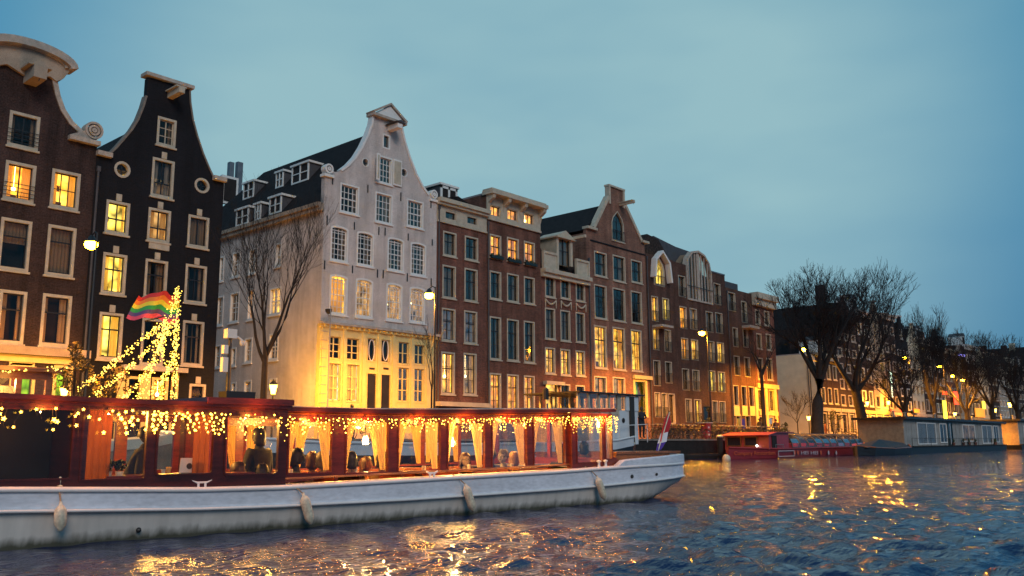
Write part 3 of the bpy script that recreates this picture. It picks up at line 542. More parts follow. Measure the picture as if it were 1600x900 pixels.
for l, r_ in ((572, 588), (594, 610)):
    x0, x1 = FX(l, 610)[0], FX(r_, 610)[0]; zt = FX((l+r_)/2, 584)[1]; d_ = MB().box(x0+.06, D+.03, ZP, x1-.06, D+.09, zt-.06).build('door', 'door_dark', h3)
    for zz in (ZP+.5, ZP+1.5, ZP+2.4): MB().box(x0+.2, D+.01, zz-.3, x1-.2, D+.03, zz+.3).build('door_panel', 'sash_dark', d_)
    MB().lathe([(.001, -.03), (.03, 0), (.001, .03)], (x1-.15, D-.02, ZP+1.25), 8).build('handle', 'stone', d_)
    zm = FX((l+r_)/2, 547)[1]; xm = (x0+x1)/2; lp = lambda a, b: [(xm+a*math.cos(i*math.pi/8), zm+b*math.sin(i*math.pi/8)) for i in range(16)]
    MB().ring(lp(.24, .66), lp(.19, .60), D+.03, D+.07).build('oval_glazing_bar', 'white_paint', h3)
    zp = FX((l+r_)/2, 576)[1]; MB().box(xm-.2, D-.05, zp-.06, xm+.2, D-.021, zp+.06).build('house_number_plate', 'letter_dark', h3)
zc = zc3
MB().box(XS-.12, D-.35, zc-.05, XE+.08, D+.0-.003, zc+.10).build('shop_cornice', 'stone', h3)
MB().box(XS-.04, D-.16, zc-.22, XE+.03, D-.024, zc-.053).build('shop_architrave', 'cream_bright', h3)
for px in (501, 567, 591, 614, 669, 537, 643):
    x, _ = FX(px, 580); w_ = .22 if px in (501, 669) else .11; MB().box(x-w_+(.2 if px == 501 else 0), D-.10, ZP+.02, x+w_+(.2 if px == 501 else 0), D-.023, zc-.225).build('pilaster', 'cream_bright', h3)
q = MB()
for k in range(12): zz = ZP+.5+k*.5; q.box(XS+.0, D-.125, zz, XS+.42, D-.101, zz+.04)
q.build('pilaster_grooves', 'stone', h3)
for k in range(22): x = XS+.2+k*(XE-XS-.4)/21; MB().box(x-.06, D-.26, zc-.20, x+.06, D-.162, zc-.053).build('dentil', 'cream_bright', h3)
MB().box(XS-.02, D-.14, ZP-.1, XE, D-.023, ZP+.36).build('plinth', 'stone', h3)
# gable copings, pediment, hoist, shutters, anchors
ribbon(o3[4:11], .14, D-.07, D+.36).build('coping', 'white_paint', h3); ribbon(o3[11:18], .14, D-.07, D+.36).build('coping', 'white_paint', h3)
a = FX(582, 182); b = FX(629, 190); zb = (a[1]+b[1])/2; xm = (a[0]+b[0])/2; zt = FX(606, 167)[1]
pd = MB().prism([(a[0], zb), (b[0], zb), (xm, zt)], D-.22, D+.4).build('pediment', 'white_paint', h3)
MB().box(a[0]-.12, D-.32, zb-.14, b[0]+.12, D+.45, zb+.02).build('pediment_base', 'stone', pd); ribbon([(a[0]-.12, zb+.05), (xm, zt+.1), (b[0]+.12, zb+.05)], .14, D-.34, D+.45).build('raking_cornice', 'stone', pd)
for px, py in ((513, 264), (677, 304)):
    x, z = FX(px, py); lp = lambda r: [(x+r*math.cos(i*math.pi/8), z+r*math.sin(i*math.pi/8)) for i in range(16)]
    sc = MB().ring(lp(.30), lp(.20), D-.12, D+.3).build('scroll', 'white_paint', h3); MB().ring(lp(.13), lp(.03), D-.12, D+.3).build('scroll_eye', 'white_paint', sc); MB().box(x-.35, D-.14, z-.5, x+.35, D+.3, z-.34).build('scroll_base', 'white_paint', sc)
x, z = FX(609, 202); hb = MB().box(x-.2, D-1.0, z-.15, x+.2, D-.003, z+.15).build('hoist_beam', 'white_paint', h3); MB().prism([(x-.42, z+.18), (x, z+.34), (x+.42, z+.18)], D-1.1, D-.003).build('hoist_roof', 'lead', hb)
for l, r_, t_, b_, an in ((583, 588.5, 241, 283, 1), (613, 626.5, 250, 291, 0)):
    x0, x1, z0, z1 = pxwin(l, r_, t_, b_); s_ = MB().box(x0, D-.10 if not an else D-.35, z0, x1, D-.05 if not an else D-.30, z1).build('shutter', 'white_paint', h3); MB().box(x0+.08, D-.12 if not an else D-.37, z0+.12, x1-.08, D-.10 if not an else D-.35, z1-.12).build('shutter_panel', 'cream', s_)
for px, y0_, y1_ in ((519.5, 276, 288), (574.5, 289, 301), (626, 301, 314), (673, 314, 325), (511, 337, 352), (553.5, 347, 359), (591.7, 355, 367), (601.5, 356, 368), (637.5, 365, 376), (675, 374, 384), (507, 407, 421), (550.5, 415, 427), (589.5, 421, 434), (598.5, 422, 435), (636, 427, 440), (673.5, 435, 447)):
    x, z1 = FX(px, y0_); _, z0 = FX(px, y1_); MB().box(x-.03, D-.05, z0, x+.03, D-.003, z1).build('wall_anchor', 'ironwork', h3)
# side wall on the alley, X = XS
def sideX(px, py): p = onX(px, py, XS); return (p.y, p.z)
ze3 = sideX(440, 338)[1]; YB = D+17
SW = [(342, 350, 401, 440), (363, 375, 394, 433), (389, 400, 389, 428), (430, 440, 380, 417), (338, 349, 463, 509), (359, 373.5, 457, 504), (387, 397, 452, 500), (421, 439, 449, 492), (335, 345, 539, 575), (361, 369, 543, 572), (382, 394, 528, 567), (420, 435, 521, 563), (381, 393, 594, 618), (421, 433, 591, 604), (361, 369, 597, 620)]
sw = []
for i, (l, r_, t_, b_) in enumerate(SW):
    xm, ym = (l+r_)/2, (t_+b_)/2; y1, y0 = sideX(l, ym)[0], sideX(r_, ym)[0]; sw.append((y0, y1, sideX(xm, b_)[1], sideX(xm, t_)[1], dict(c=2, r=3, t=.5, sm='white_paint', fm='white_paint', fw=.1, cur=2, lit={6: 'orange', 7: 'amber', 12: None}.get(i))))
sidebm = MB().holed([(D+.325, ZP-.2), (YB, ZP-.2), (YB, ze3), (D+.325, ze3)], [loop(*q[:4]) for q in sw], 0, .3)
def turn(o):   # facade-plane pieces (X,Z) turned onto the alley side: local x -> world Y, local y(depth) -> world +X
    for v in o.data.vertices:
        x, y, z = v.co; v.co = (y, x, z)
    o.data.flip_normals(); [turn(c) for c in o.children]
sideo = sidebm.build('side_wall', 'painted_brick', None); sideo.parent = h3
turn(sideo)
for v in sideo.data.vertices: v.co = (v.co.x+XS-h3.location.x, v.co.y-h3.location.y, v.co.z-h3.location.z)
for q in sw:
    f = window(None, q[0], q[1], q[2], q[3], yf=0, **q[4]); turn(f)
    def sh_(o):
        for v in o.data.vertices: v.co = (v.co.x+XS-h3.location.x, v.co.y-h3.location.y, v.co.z-h3.location.z)
        [sh_(c) for c in o.children]
    sh_(f); f.parent = h3
MB().box(XE-.3, D+.325, ZP-.2, XE-.003, YB, ze3).box(XS+.3, YB-.3, ZP-.2, XE-.3, YB, ze3).build('wall', 'brick_dark', h3)
MB().box(XS-.30, D+.02, ze3-.42, XS-.003, YB, ze3-.18).box(XS-.42, D+.02, ze3-.18, XS-.003, YB, ze3+.05).build('eaves_cornice', 'sandstone', h3)
xr3 = (FX(583, 190)[0]+FX(628, 195)[0])/2; zr3 = FX(583, 191)[1]
gable_roof(h3, XS-.25, XE, xr3, ze3, zr3, D+.33, YB, hip=3.2)
# dormers on the roof slope towards the alley (front faces look at the alley)
def slopeX(z): return XS-.25+(z-ze3)*(xr3-XS+.25)/(zr3-ze3)
for (l, r_, t_, b_) in ((380, 403, 284, 310), (431, 447, 268, 293), (456, 493, 255, 285), (369, 396, 325, 352), (398, 411, 318, 344), (421, 447, 306, 334)):
    xm = (l+r_)/2; zz = 15.6 if t_ > 300 else 17.4
    for _ in range(4):
        X_ = slopeX(zz); p = onX(l+(r_-l)*.35, b_, X_); zz = p.z
    X_ = slopeX(zz)-.02; y1 = onX(l, (t_+b_)/2, X_).y; y0 = onX(r_-(r_-l)*.3, (t_+b_)/2, X_).y; z1 = onX(xm-3, t_, X_).z; z0 = zz
    m = MB().box(X_+.06, y0, z0, X_+2.2, y1, z1-.08); dm = m.build('dormer', 'lead', h3)
    MB().box(X_-.08, y0-.12, z1-.08, X_+2.3, y1+.12, z1+.05).build('dormer_roof', 'white_paint', dm)
    q = MB().box(X_-.02, y0, z0, X_+.06, y0+.1, z1-.08).box(X_-.02, y1-.1, z0, X_+.06, y1, z1-.08).box(X_-.02, y0+.1, z0, X_+.06, y1-.1, z0+.1).box(X_-.02, (y0+y1)/2-.05, z0+.1, X_+.06, (y0+y1)/2+.05, z1-.08).box(X_-.015, y0+.1, (z0+z1)/2-.03, X_+.05, y1-.1, (z0+z1)/2+.03)
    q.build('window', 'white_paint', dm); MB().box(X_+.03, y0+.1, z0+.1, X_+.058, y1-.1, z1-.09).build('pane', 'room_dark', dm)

# --- houses to the right of the white one
def flat_house(name, label, pl, pr, mat, wins, x0=None, x1=None, **k):
    a, b = FX(*pl), FX(*pr); X0 = a[0] if x0 is None else x0; X1 = b[0] if x1 is None else x1; z = (a[1]+b[1])/2
    return house(name, label, [(X0, ZP-.2), (X1, ZP-.2), (X1, z), (X0, z)], mat, wins, eave=z-.2, **k), X0, X1, z
dd = dict(c=2, r=1, t=.5, fw=.10, rev=.16)
# red house with a cream frieze
WB = []
for (l1, r1, l2, r2, t1, b1, t2, b2, lt) in ((692, 713, 726, 747, 362.5, 400.5, 370, 407, None), (691, 712, 725.5, 746, 415, 466, 420, 471, None), (690, 711.5, 725, 745.5, 482, 533, 486, 537, 'faint'), (689, 710.5, 724, 744.5, 550, 616, 552, 617, 'dim')):
    WB += [(l1, r1, t1, b1, dict(dd, r=3 if lt else 1, cur=3 if not lt else 1, lit=('amber' if lt == 'dim' else lt), t=.62)), (l2, r2, t2, b2, dict(dd, r=3 if lt else 1, cur=2 if not lt else 1, lit=lt, t=.62))]
WB += [(694.5, 713, 330, 344.5, dict(c=1, r=1, cur=2, sill=False, fm='cream')), (728.5, 746, 338, 352, dict(c=1, r=1, cur=2, sill=False, fm='cream'))]
hb, bx0, bx1, bz = flat_house('canal_house', 'red brick house two windows wide with a cream frieze and a small white dormer', (684, 311), (762, 330), 'brick_red', WB, x0=XE+.01, x1=FX(760, 450)[0], roof=1)
for q, w_ in ((MB(), 0),):
    zf0 = (FX(684, 345)[1]+FX(760, 361)[1])/2
    fr_ = MB().holed([(bx0+.01, zf0), (bx1-.01, zf0), (bx1-.01, bz-.2), (bx0+.01, bz-.2)], [loop(*pxwin(694.5, 713, 330, 344.5)), loop(*pxwin(728.5, 746, 338, 352))], D-.05, D-.003).build('frieze', 'cream', hb)
MB().box(bx0-.05, D-.45, bz-.25, bx1+.05, D+.3, bz+.02).box(bx0-.02, D-.3, bz-.42, bx1+.02, D-.06, bz-.255).build('cornice', 'cream', hb); MB().box(bx0, D-.12, zf0-.12, bx1, D-.003, zf0-.003).build('frieze_base', 'cream', hb)
gable_roof(hb, bx0, bx1, (bx0+bx1)/2, bz, bz+.7, D+.4, D+11)
a, b = FX(699, 290), FX(725, 318); dm = MB().box(a[0], D+.7, bz-.1, b[0], D+3.5, FX(712, 289)[1]).build('dormer', 'lead', hb)
MB().box(a[0]-.1, D+.55, FX(712, 289)[1], b[0]+.1, D+3.6, FX(712, 289)[1]+.14).build('dormer_roof', 'white_paint', dm)
q = MB(); zt_ = FX(712, 289)[1]; xm = (a[0]+b[0])/2
for xx in (a[0]+.08, xm, b[0]-.08): q.box(xx-.08, D+.62, bz, xx+.08, D+.70, zt_-.01)
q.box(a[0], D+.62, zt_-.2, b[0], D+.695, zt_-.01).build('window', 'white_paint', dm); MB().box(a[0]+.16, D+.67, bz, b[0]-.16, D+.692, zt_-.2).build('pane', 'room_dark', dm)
band(hb, 'shop_board', ((679, 631), (757, 634)), .28, D-.5, D-.003, 'cream')
# brown house with the glowing attic
WC = []
for t0, bs, o in (((367, 372, 378), (403, 409, 414), dict(lit='orange', box=True, c=2, t=.5)), ((424, 428, 433), (468, 472, 475), dict(cur=2, c=2, r=2, t=.6)), ((495, 499, 502), (562, 564, 567), dict(cur=2, c=2, r=3, t=.68)), ((583, 585, 587), (648, 649, 650), dict(lit='orange', c=2, r=3, t=.7))):
    for i, (l, r_) in enumerate(((765, 783), (792, 810.5), (818.5, 835.5))): WC.append((l, r_, t0[i], bs[i], dict(dd, **o)))
WC += [(765, 781.5, 321.5, 338, dict(c=2, r=1, lit='orange', cur=0, sill=False, fm='cream', fw=.05)), (792, 808, 327.5, 344.5, dict(c=2, r=1, lit='orange', cur=0, sill=False, fm='cream', fw=.05)), (818, 833.5, 334, 350.5, dict(c=2, r=1, lit='orange', cur=0, sill=False, fm='cream', fw=.05))]
hc, cx0, cx1, cz = flat_house('canal_house', 'brown brick house with orange lit attic windows under a bracketed cream cornice', (765, 303), (851, 323), 'brick_redder', WC, x0=bx1+.01, x1=FX(845, 450)[0], defaults=dict(fw=.1))
zf0 = (FX(763, 341)[1]+FX(843, 361)[1])/2
MB().holed([(cx0+.01, zf0), (cx1-.01, zf0), (cx1-.01, cz-.25), (cx0+.01, cz-.25)], [loop(*pxwin(*w_[:4])) for w_ in WC[-3:]], D-.06, D-.003).build('frieze', 'cream', hc)
MB().box(cx0-.12, D-.75, cz-.28, cx1+.12, D+.3, cz+.0).box(cx0-.06, D-.6, cz+.003, cx1+.06, D+.3, cz+.14).build('cornice', 'cream', hc); MB().box(cx0, D-.14, zf0-.14, cx1, D-.003, zf0-.003).build('frieze_base', 'cream', hc)
for px in (762.5, 787, 813, 842):
    x = FX(px, 335)[0]; MB().prism([(D-.06, cz-.28), (D-.68, cz-.28), (D-.6, cz-.55), (D-.15, cz-.85), (D-.06, cz-1.3)], x-.14, x+.14, axis='X').build('bracket', 'cream', hc)
# narrow house with mansard roof, balustrade and dormer
WD = []
for t0, bs, o in (((431, 435.5, 440), (464.5, 467, 471), dict(cur=2, c=2, t=.55)), ((481.5, 485, 488.5), (530, 533, 535), dict(cur=3, c=2, r=2, t=.65)), ((543, 545.5, 548), (584, 586.5, 587.5), dict(lit='amber', c=2, r=2, t=.62)), ((602, 600, 602), (640, 641, 642), dict(cur=0, c=2, r=1))):
    for i, (l, r_) in enumerate(((851.5, 867.5), (875.5, 891), (899.5, 914))): WD.append((l, r_, t0[i], bs[i], dict(dd, **o)))
WD[9] = (852, 872, 598, 641, dict(c=1, r=1, t=.7, lit='amber', fm='cream_bright', cur=0, sill=False))
hd, dx0, dx1, dz = flat_house('canal_house', 'narrow brick house with garlands under its windows, a white dormer and a cream balustrade', (844, 418), (920, 437), 'brick_red', WD, x0=cx1+.01, x1=FX(919, 500)[0], roof=1)
MB().box(dx0-.02, D-.5, dz-.3, dx1+.02, D+.3, dz).box(dx0, D-.3, dz-.6, dx1, D-.003, dz-.304).build('cornice', 'cream', hd)
zb_ = (FX(844, 392)[1]+FX(920, 410)[1])/2
for xa_, xb_ in ((dx0+.02, FX(868, 400)[0]), (FX(896, 400)[0], dx1-.02)):
    m = MB().ring([(xa_, dz+.003), (xb_, dz+.003), (xb_, zb_), (xa_, zb_)], [(xa_+.15, dz+.15), (xb_-.15, dz+.15), (xb_-.15, zb_-.18), (xa_+.15, zb_-.18)], D-.3, D-.1).box(xa_+.1, D-.22, dz+.1, xb_-.1, D-.12, zb_-.1); m.build('balustrade', 'cream', hd)
za_ = (FX(845, 369)[1]+FX(915, 372)[1])/2+.4
MB().add([(dx0, D+.35, dz), (dx1, D+.35, dz), (dx1, D+2.2, za_), (dx0, D+2.2, za_), (dx0, D+11, za_), (dx1, D+11, za_), (dx0, D+11, dz), (dx1, D+11, dz)], [(0, 1, 2, 3), (3, 2, 5, 4), (0, 3, 4, 6), (1, 7, 5, 2)]).build('roof', 'roof_tiles_brown', hd)
dxa, dxb, dza, dzb = pxwin(869, 894, 372, 414); dm = MB().box(dxa, D-.05, dza, dxa+.28, D+2, dzb).box(dxb-.28, D-.05, dza, dxb, D+2, dzb).build('dormer', 'cream', hd)
MB().prism([(dxa-.15, dzb), (dxb+.15, dzb), ((dxa+dxb)/2, dzb+.55)], D-.2, D+2).box(dxa-.2, D-.3, dzb-.12, dxb+.2, D+1.9, dzb-.003).build('dormer_pediment', 'cream', dm)
f = MB().box(dxa+.28, D+.15, dza, dxb-.28, D+.16, dzb-.1).build('pane', 'pane', dm); MB().box(dxa+.28, D+.3, dza, dxb-.28, D+.34, dzb-.1).build('curtain', 'curtain_grey', dm); q = MB(); xm = (dxa+dxb)/2
q.box(xm-.04, D+.1, dza, xm+.04, D+.148, dzb-.12).box(dxa+.28, D+.1, dza, dxa+.36, D+.148, dzb-.12).box(dxb-.36, D+.1, dza, dxb-.28, D+.148, dzb-.12).box(dxa+.3, D+.1, (dza+dzb)/2, dxb-.3, D+.145, (dza+dzb)/2+.06).build('sash', 'sash_dark', dm)
x, z = FX(894, 373); MB().box(x-.1, D-1.3, z-.1, x+.1, D-.05, z+.12).build('hoist_beam', 'cream', hd)
for l, r_, b_ in ((851, 867.5, 465.5), (875.5, 891, 468.5), (899, 914, 472)):
    a = FX(l, b_); b = FX(r_, b_); z0 = (a[1]+b[1])/2-.14; pts = [(a[0]+(b[0]-a[0])*i/8, D-.08, z0-.35*math.sin(math.pi*i/8)) for i in range(9)]
    MB().tube(pts, [.04+.04*math.sin(math.pi*i/8) for i in range(9)], 5).tube([(a[0], D-.08, z0), (a[0], D-.08, z0-.6)], [.06, .03], 5).tube([(b[0], D-.08, z0), (b[0], D-.08, z0-.6)], [.06, .03], 5).build('garland', 'cream', hd)
a = FX(850, 592); b = FX(876, 596); MB().box(a[0]-.1, D-.35, a[1]-.4, b[0]+.1, D-.003, a[1]-.15).build('door_canopy', 'cream', hd)
# warm brick house with the steep gable
oE = PX([(928, 356), (951, 308), (951, 293), (974, 297), (976, 320), (1002, 377)])
ex0, ex1 = dx1+.01, FX(1011, 500)[0]; outE = [(ex0, ZP-.2), (ex1, ZP-.2), (ex1, oE[-1][1])]+list(reversed(oE))+[(ex0, oE[0][1]-.02)]
WE = [(955.5, 974.5, 330, 377, dict(kind='gothic', c=2, r=3, cur=0, rail=True))]
for (t0, bs, o) in (((394, 400, 407), (432, 440, 442), dict(cur=2, c=2, r=2, t=.55)), ((445.5, 451, 455.5), (498, 502, 505.5), dict(cur=0, c=2, r=3, t=.68)), ((509, 512, 515.5), (575.5, 578, 580), dict(lit='amber', c=2, r=3, t=.68, cur=1)), ((588, 589.5, 600), (640, 641, 642), dict(lit='dim', c=2, r=2, t=.5))):
    for i, (l, r_) in enumerate(((928.5, 948), (957.5, 977), (986, 1003))): WE.append((l, r_, t0[i], bs[i], dict(dd, **o)))
WE[-1] = (990, 1012, 592, 652, dict(c=1, r=1, lit='green', fm='cream_bright', fw=.25, cur=0, sill=False))
he = house('canal_house', 'warm brown brick house with steep pointed gable and green lit doorway', outE, 'brick_warm', WE, eave=oE[-1][1]-.6, roof=1)
xpe = (oE[2][0]+oE[3][0])/2; gable_roof(he, ex0, ex1, xpe, oE[0][1]-.3, oE[1][1]-.2, D+.33, D+13)
ribbon(oE[:2], .28, D-.08, D+.4).build('coping', 'cream', he); ribbon(oE[4:], .28, D-.08, D+.4).build('coping', 'cream', he)
a, b = oE[2], oE[3]; zz = (a[1]+b[1])/2; MB().box(a[0]-.1, D-.12, zz, b[0]+.1, D+.4, zz+.16).box(a[0]-.06, D-.1, zz-1.5, a[0]+.14, D+.35, zz).box(b[0]-.14, D-.1, zz-1.5, b[0]+.06, D+.35, zz).build('gable_cap', 'cream', he)
for pa, pb in (((915, 356), (930, 358)), ((1001, 377), (1011, 380))):
    a, b = FX(*pa), FX(*pb); zz = (a[1]+b[1])/2; MB().box(a[0], D-.25, zz-.1, b[0], D+.35, zz+.1).build('shoulder_stone', 'cream', he)
hoist(he, 968, 320, 1.5, 'cream', .2); band(he, 'string_course', ((922, 377), (1008, 397)), .12, D-.05, D-.003, 'brick_darkhouse'); band(he, 'door_lintel', ((988, 589), (1016, 591)), .3, D-.25, D-.03, 'cream_bright')
# modern brown brick apartments
md = dict(fm='cream', sm='sash_dark', sill=False, cur=2, fw=.07, rev=.22, rail=True)
WF = [(1018, 1028.5, 463, 502, dict(md, lit='amber', c=1, r=1)), (1035, 1045.5, 466, 500, dict(md, lit='yellow', c=1, r=1)), (1020, 1029.5, 512.5, 547, dict(md, lit='amber', c=1, r=1)), (1038, 1048.5, 515, 550, dict(md, lit='faint', c=1, r=1)),
      (1021, 1032, 563, 603, dict(md, c=1, r=1)), (1039.5, 1050, 565, 599, dict(md, c=1, r=1)), (1023, 1032, 613, 652, dict(md, lit='dim')), (1034, 1043, 614, 653, dict(md, lit='dim')), (1045, 1055, 615, 662, dict(md, rail=False)),
      (1021, 1038, 402, 447, dict(md, kind='gothic', lit='yellow', c=3, r=1, cur=0, fw=.2))]
hf, fx0, fx1, fz = flat_house('apartment_house', 'modern brown brick block with a glowing yellow pointed dormer window', (1011, 398), (1056, 406), 'brick_modern', WF, x0=ex1+.01, x1=FX(1057, 550)[0], roof=1)
a = FX(1013, 378); MB().prism([(fx0, fz), (fx0+1.4, fz+2.0), (fx0+3.2, fz+1.8), (fx1, fz+.6), (fx1, fz)], D+.6, D+10).build('roof', 'roof_tiles_brown', hf)
x0, z0 = FX(1018, 402); x1, _ = FX(1040, 402); ribbon([(x0-.15, z0-1.8), (x0+.1, z0-.2), ((x0+x1)/2, z0+.6), (x1-.1, z0-.3), (x1+.15, z0-2)], .22, D-.5, D+.05).build('dormer_canopy', 'white_paint', hf)
a, b = FX(1019, 506), FX(1037, 510); MB().box(a[0], D-1.0, a[1]-.3, b[0], D-.003, a[1]-.1).build('balcony', 'stone', hf)
WG = []
for cols, t0, b0, lts in (((1062, 1078, 1103, 1118), (479, 482, 487, 489), (513.5, 515, 519, 521), ('orange', 'dim', None, None)), ((1064.5, 1080, 1105.5, 1120.5), (528, 530.5, 533, 535), (562, 563, 566, 567), ('orange', 'amber', 'dim', 'amber')), ((1066, 1082, 1107, 1122), (576, 578, 579, 581), (610, 611, 612, 613), (None, 'faint', 'yellow', 'yellow'))):
    for i, l in enumerate(cols): WG.append((l, l+11, t0[i], b0[i], dict(md, lit=lts[i], c=1, r=1)))
WG += [(1060, 1071, 431, 464, dict(md, c=1, r=1)), (1115.5, 1126, 443, 476, dict(md, c=1, r=1, cur=1)), (1071, 1081, 623, 660, dict(md, lit='faint')), (1085, 1096, 624, 661, dict(md, lit='amber')), (1099, 1111, 634, 668, dict(c=1, r=1, cur=0, fm='sash_dark', sill=False)), (1113, 1122, 626, 660, dict(md, lit='faint')), (1124, 1134, 627, 661, dict(md, lit='dim'))]
gx1 = FX(1138, 550)[0]; ag = pxwin(1072, 1111, 392, 472)
zg = (FX(1060, 412)[1]+FX(1137, 431)[1])/2
outG = [(fx1+.01, ZP-.2), (gx1, ZP-.2), (gx1, zg), (fx1+.01, zg)]
hg = thing('apartment_house', 'modern brown brick block with a tall arched strip window breaking through its roof', 'apartment house', (fx1+3, D, ZP))
rects = [pxwin(*w_[:4])+(w_[4],) for w_ in WG]; notch = [(ag[1], zg), (ag[1], ag[2]), (ag[0], ag[2]), (ag[0], zg)]
MB().holed([outG[0], outG[1], outG[2]]+notch+[outG[3]], [loop(*q[:4]) for q in rects], D, D+.32).build('facade', 'brick_modern', hg)
for q in rects: window(hg, *q[:4], **q[4])
aw = loop(*ag, 'arch', 1.9); bw = loop(ag[0]+.16, ag[1]-.16, ag[2]+.16, ag[3]-.2, 'arch', 1.75); fr = MB().ring(aw, bw, D-.1, D+.4).build('arched_window', 'stone', hg); MB().prism(bw, D+.1, D+.12).build('pane', 'pane', fr)
for k, wd in ((1, .1), (2, .1), (3, .16), (4, .5), (5, .16), (6, .1), (7, .1)):
    x = ag[0]+(ag[1]-ag[0])*k/8; hgt = 1.75*math.sqrt(max(0, 1-((x-(ag[0]+ag[1])/2)/((ag[1]-ag[0])/2))**2)); MB().box(x-wd/2, D+.02, ag[2]+.16, x+wd/2, D+.09, ag[3]-1.85+hgt*.95).build('glazing_bar', 'stone', fr)
MB().prism(bw, D+1.2, D+1.25).build('interior', 'curtain_grey', fr); MB().box(ag[0], D-.12, ag[2]+1.3, ag[1], D-.08, ag[2]+1.36).build('railing', 'ironwork', fr)
MB().box(fx1+.3, D+9.7, ZP, gx1-.3, D+10, zg-.2).box(gx1-.3, D+.325, ZP, gx1, D+10, zg-.2).build('wall', 'brick_modern', hg)
MB().prism([(fx1-4.0, zg-.3), (fx1-3.4, zg+1.5), (fx1-1, zg+2.4), (ag[0]+.5, zg+2.0), (ag[1]-.5, zg+1.9), (ag[1]+.4, zg), (gx1-.1, zg-.3)], D+1.3, D+9).build('roof', 'lead', hg)
MB().box(ag[1]+.1, D-.05, zg, gx1, D+.35, zg+.12).build('parapet', 'zinc', hg)
WH = [(1137.5, 1149, 457, 486, dict(md, cur=3, c=3, r=1)), (1158.5, 1167, 471, 504, dict(md, c=1, cur=1)), (1145, 1153, 512, 542, dict(md)), (1161, 1169, 514, 543, dict(md)), (1147, 1156, 556, 587, dict(md)), (1163, 1172, 558, 589, dict(md)), (1146, 1154, 602, 634, dict(md, rail=False)), (1158.5, 1166.5, 603, 635, dict(md, rail=False)), (1170, 1178, 604, 636, dict(md, rail=False)), (1150, 1158, 648, 668, dict(md, rail=False)), (1165, 1173, 649, 669, dict(md, rail=False))]
hh, hx0, hx1, hz = flat_house('apartment_house', 'modern brown brick block with square cream panels over its ground floor', (1140, 450), (1174, 460), 'brick_modern', WH, x0=gx1+.01, x1=FX(1179, 550)[0])
MB().box(hx0+.1, D+.2, hz, hx0+3, D+4, hz+.7).build('roof_house', 'lead', hh)
for px in (1150.5, 1163, 1175): x, z = FX(px, 641); MB().box(x-.55, D-.08, z-.55, x+.55, D-.003, z+.4).build('panel', 'cream_bright', hh)
a, b = FX(1159, 508), FX(1174, 510); MB().box(a[0], D-.9, a[1]-.3, b[0], D-.003, a[1]-.05).build('balcony', 'stone', hh)
WI = [(1180, 1187.5, 484, 507, dict(dd)), (1194, 1202, 486, 509, dict(dd)), (1182, 1190, 521, 545, dict(dd)), (1197, 1205, 522, 547, dict(dd)), (1183.5, 1192.5, 559, 593, dict(dd, t=.6)), (1198, 1207, 560, 594, dict(dd, t=.6)), (1184, 1192, 608, 641, dict(dd, lit='faint', fm='cream_bright')), (1202, 1210, 609, 643, dict(dd, lit='faint', fm='cream_bright')), (1186, 1193, 650, 668, dict(dd)), (1203, 1209, 651, 669, dict(dd))]
hi, ix0, ix1, iz = flat_house('canal_house', 'narrow red brick house with a heavy cream cornice and bright yellow ground floor', (1176, 458), (1208, 468), 'brick_red', WI, x0=hx1+.01, x1=FX(1212, 550)[0])
MB().box(ix0, D-.7, iz-.5, ix1+.1, D+.3, iz+.1).box(ix0, D-.4, iz-1.2, ix1, D-.003, iz-.503).build('cornice', 'cream', hi)
zz = FX(1195, 603)[1]; MB().box(ix0+.02, D-.16, zz-.25, ix1, D-.003, zz+.2).build('shop_cornice', 'cream_bright', hi)
for px in (1181, 1197, 1211): x = FX(px, 625)[0]; MB().box(x-.28, D-.1, ZP, x+.28, D-.003, zz-.254).build('pilaster', 'cream_bright', hi)
x_, z_ = FX(1196, 645); MB().box(ix0+.3, D-.07, z_-.25, ix1-.3, D-.004, z_+.15).build('fascia', 'cream_bright', hi)
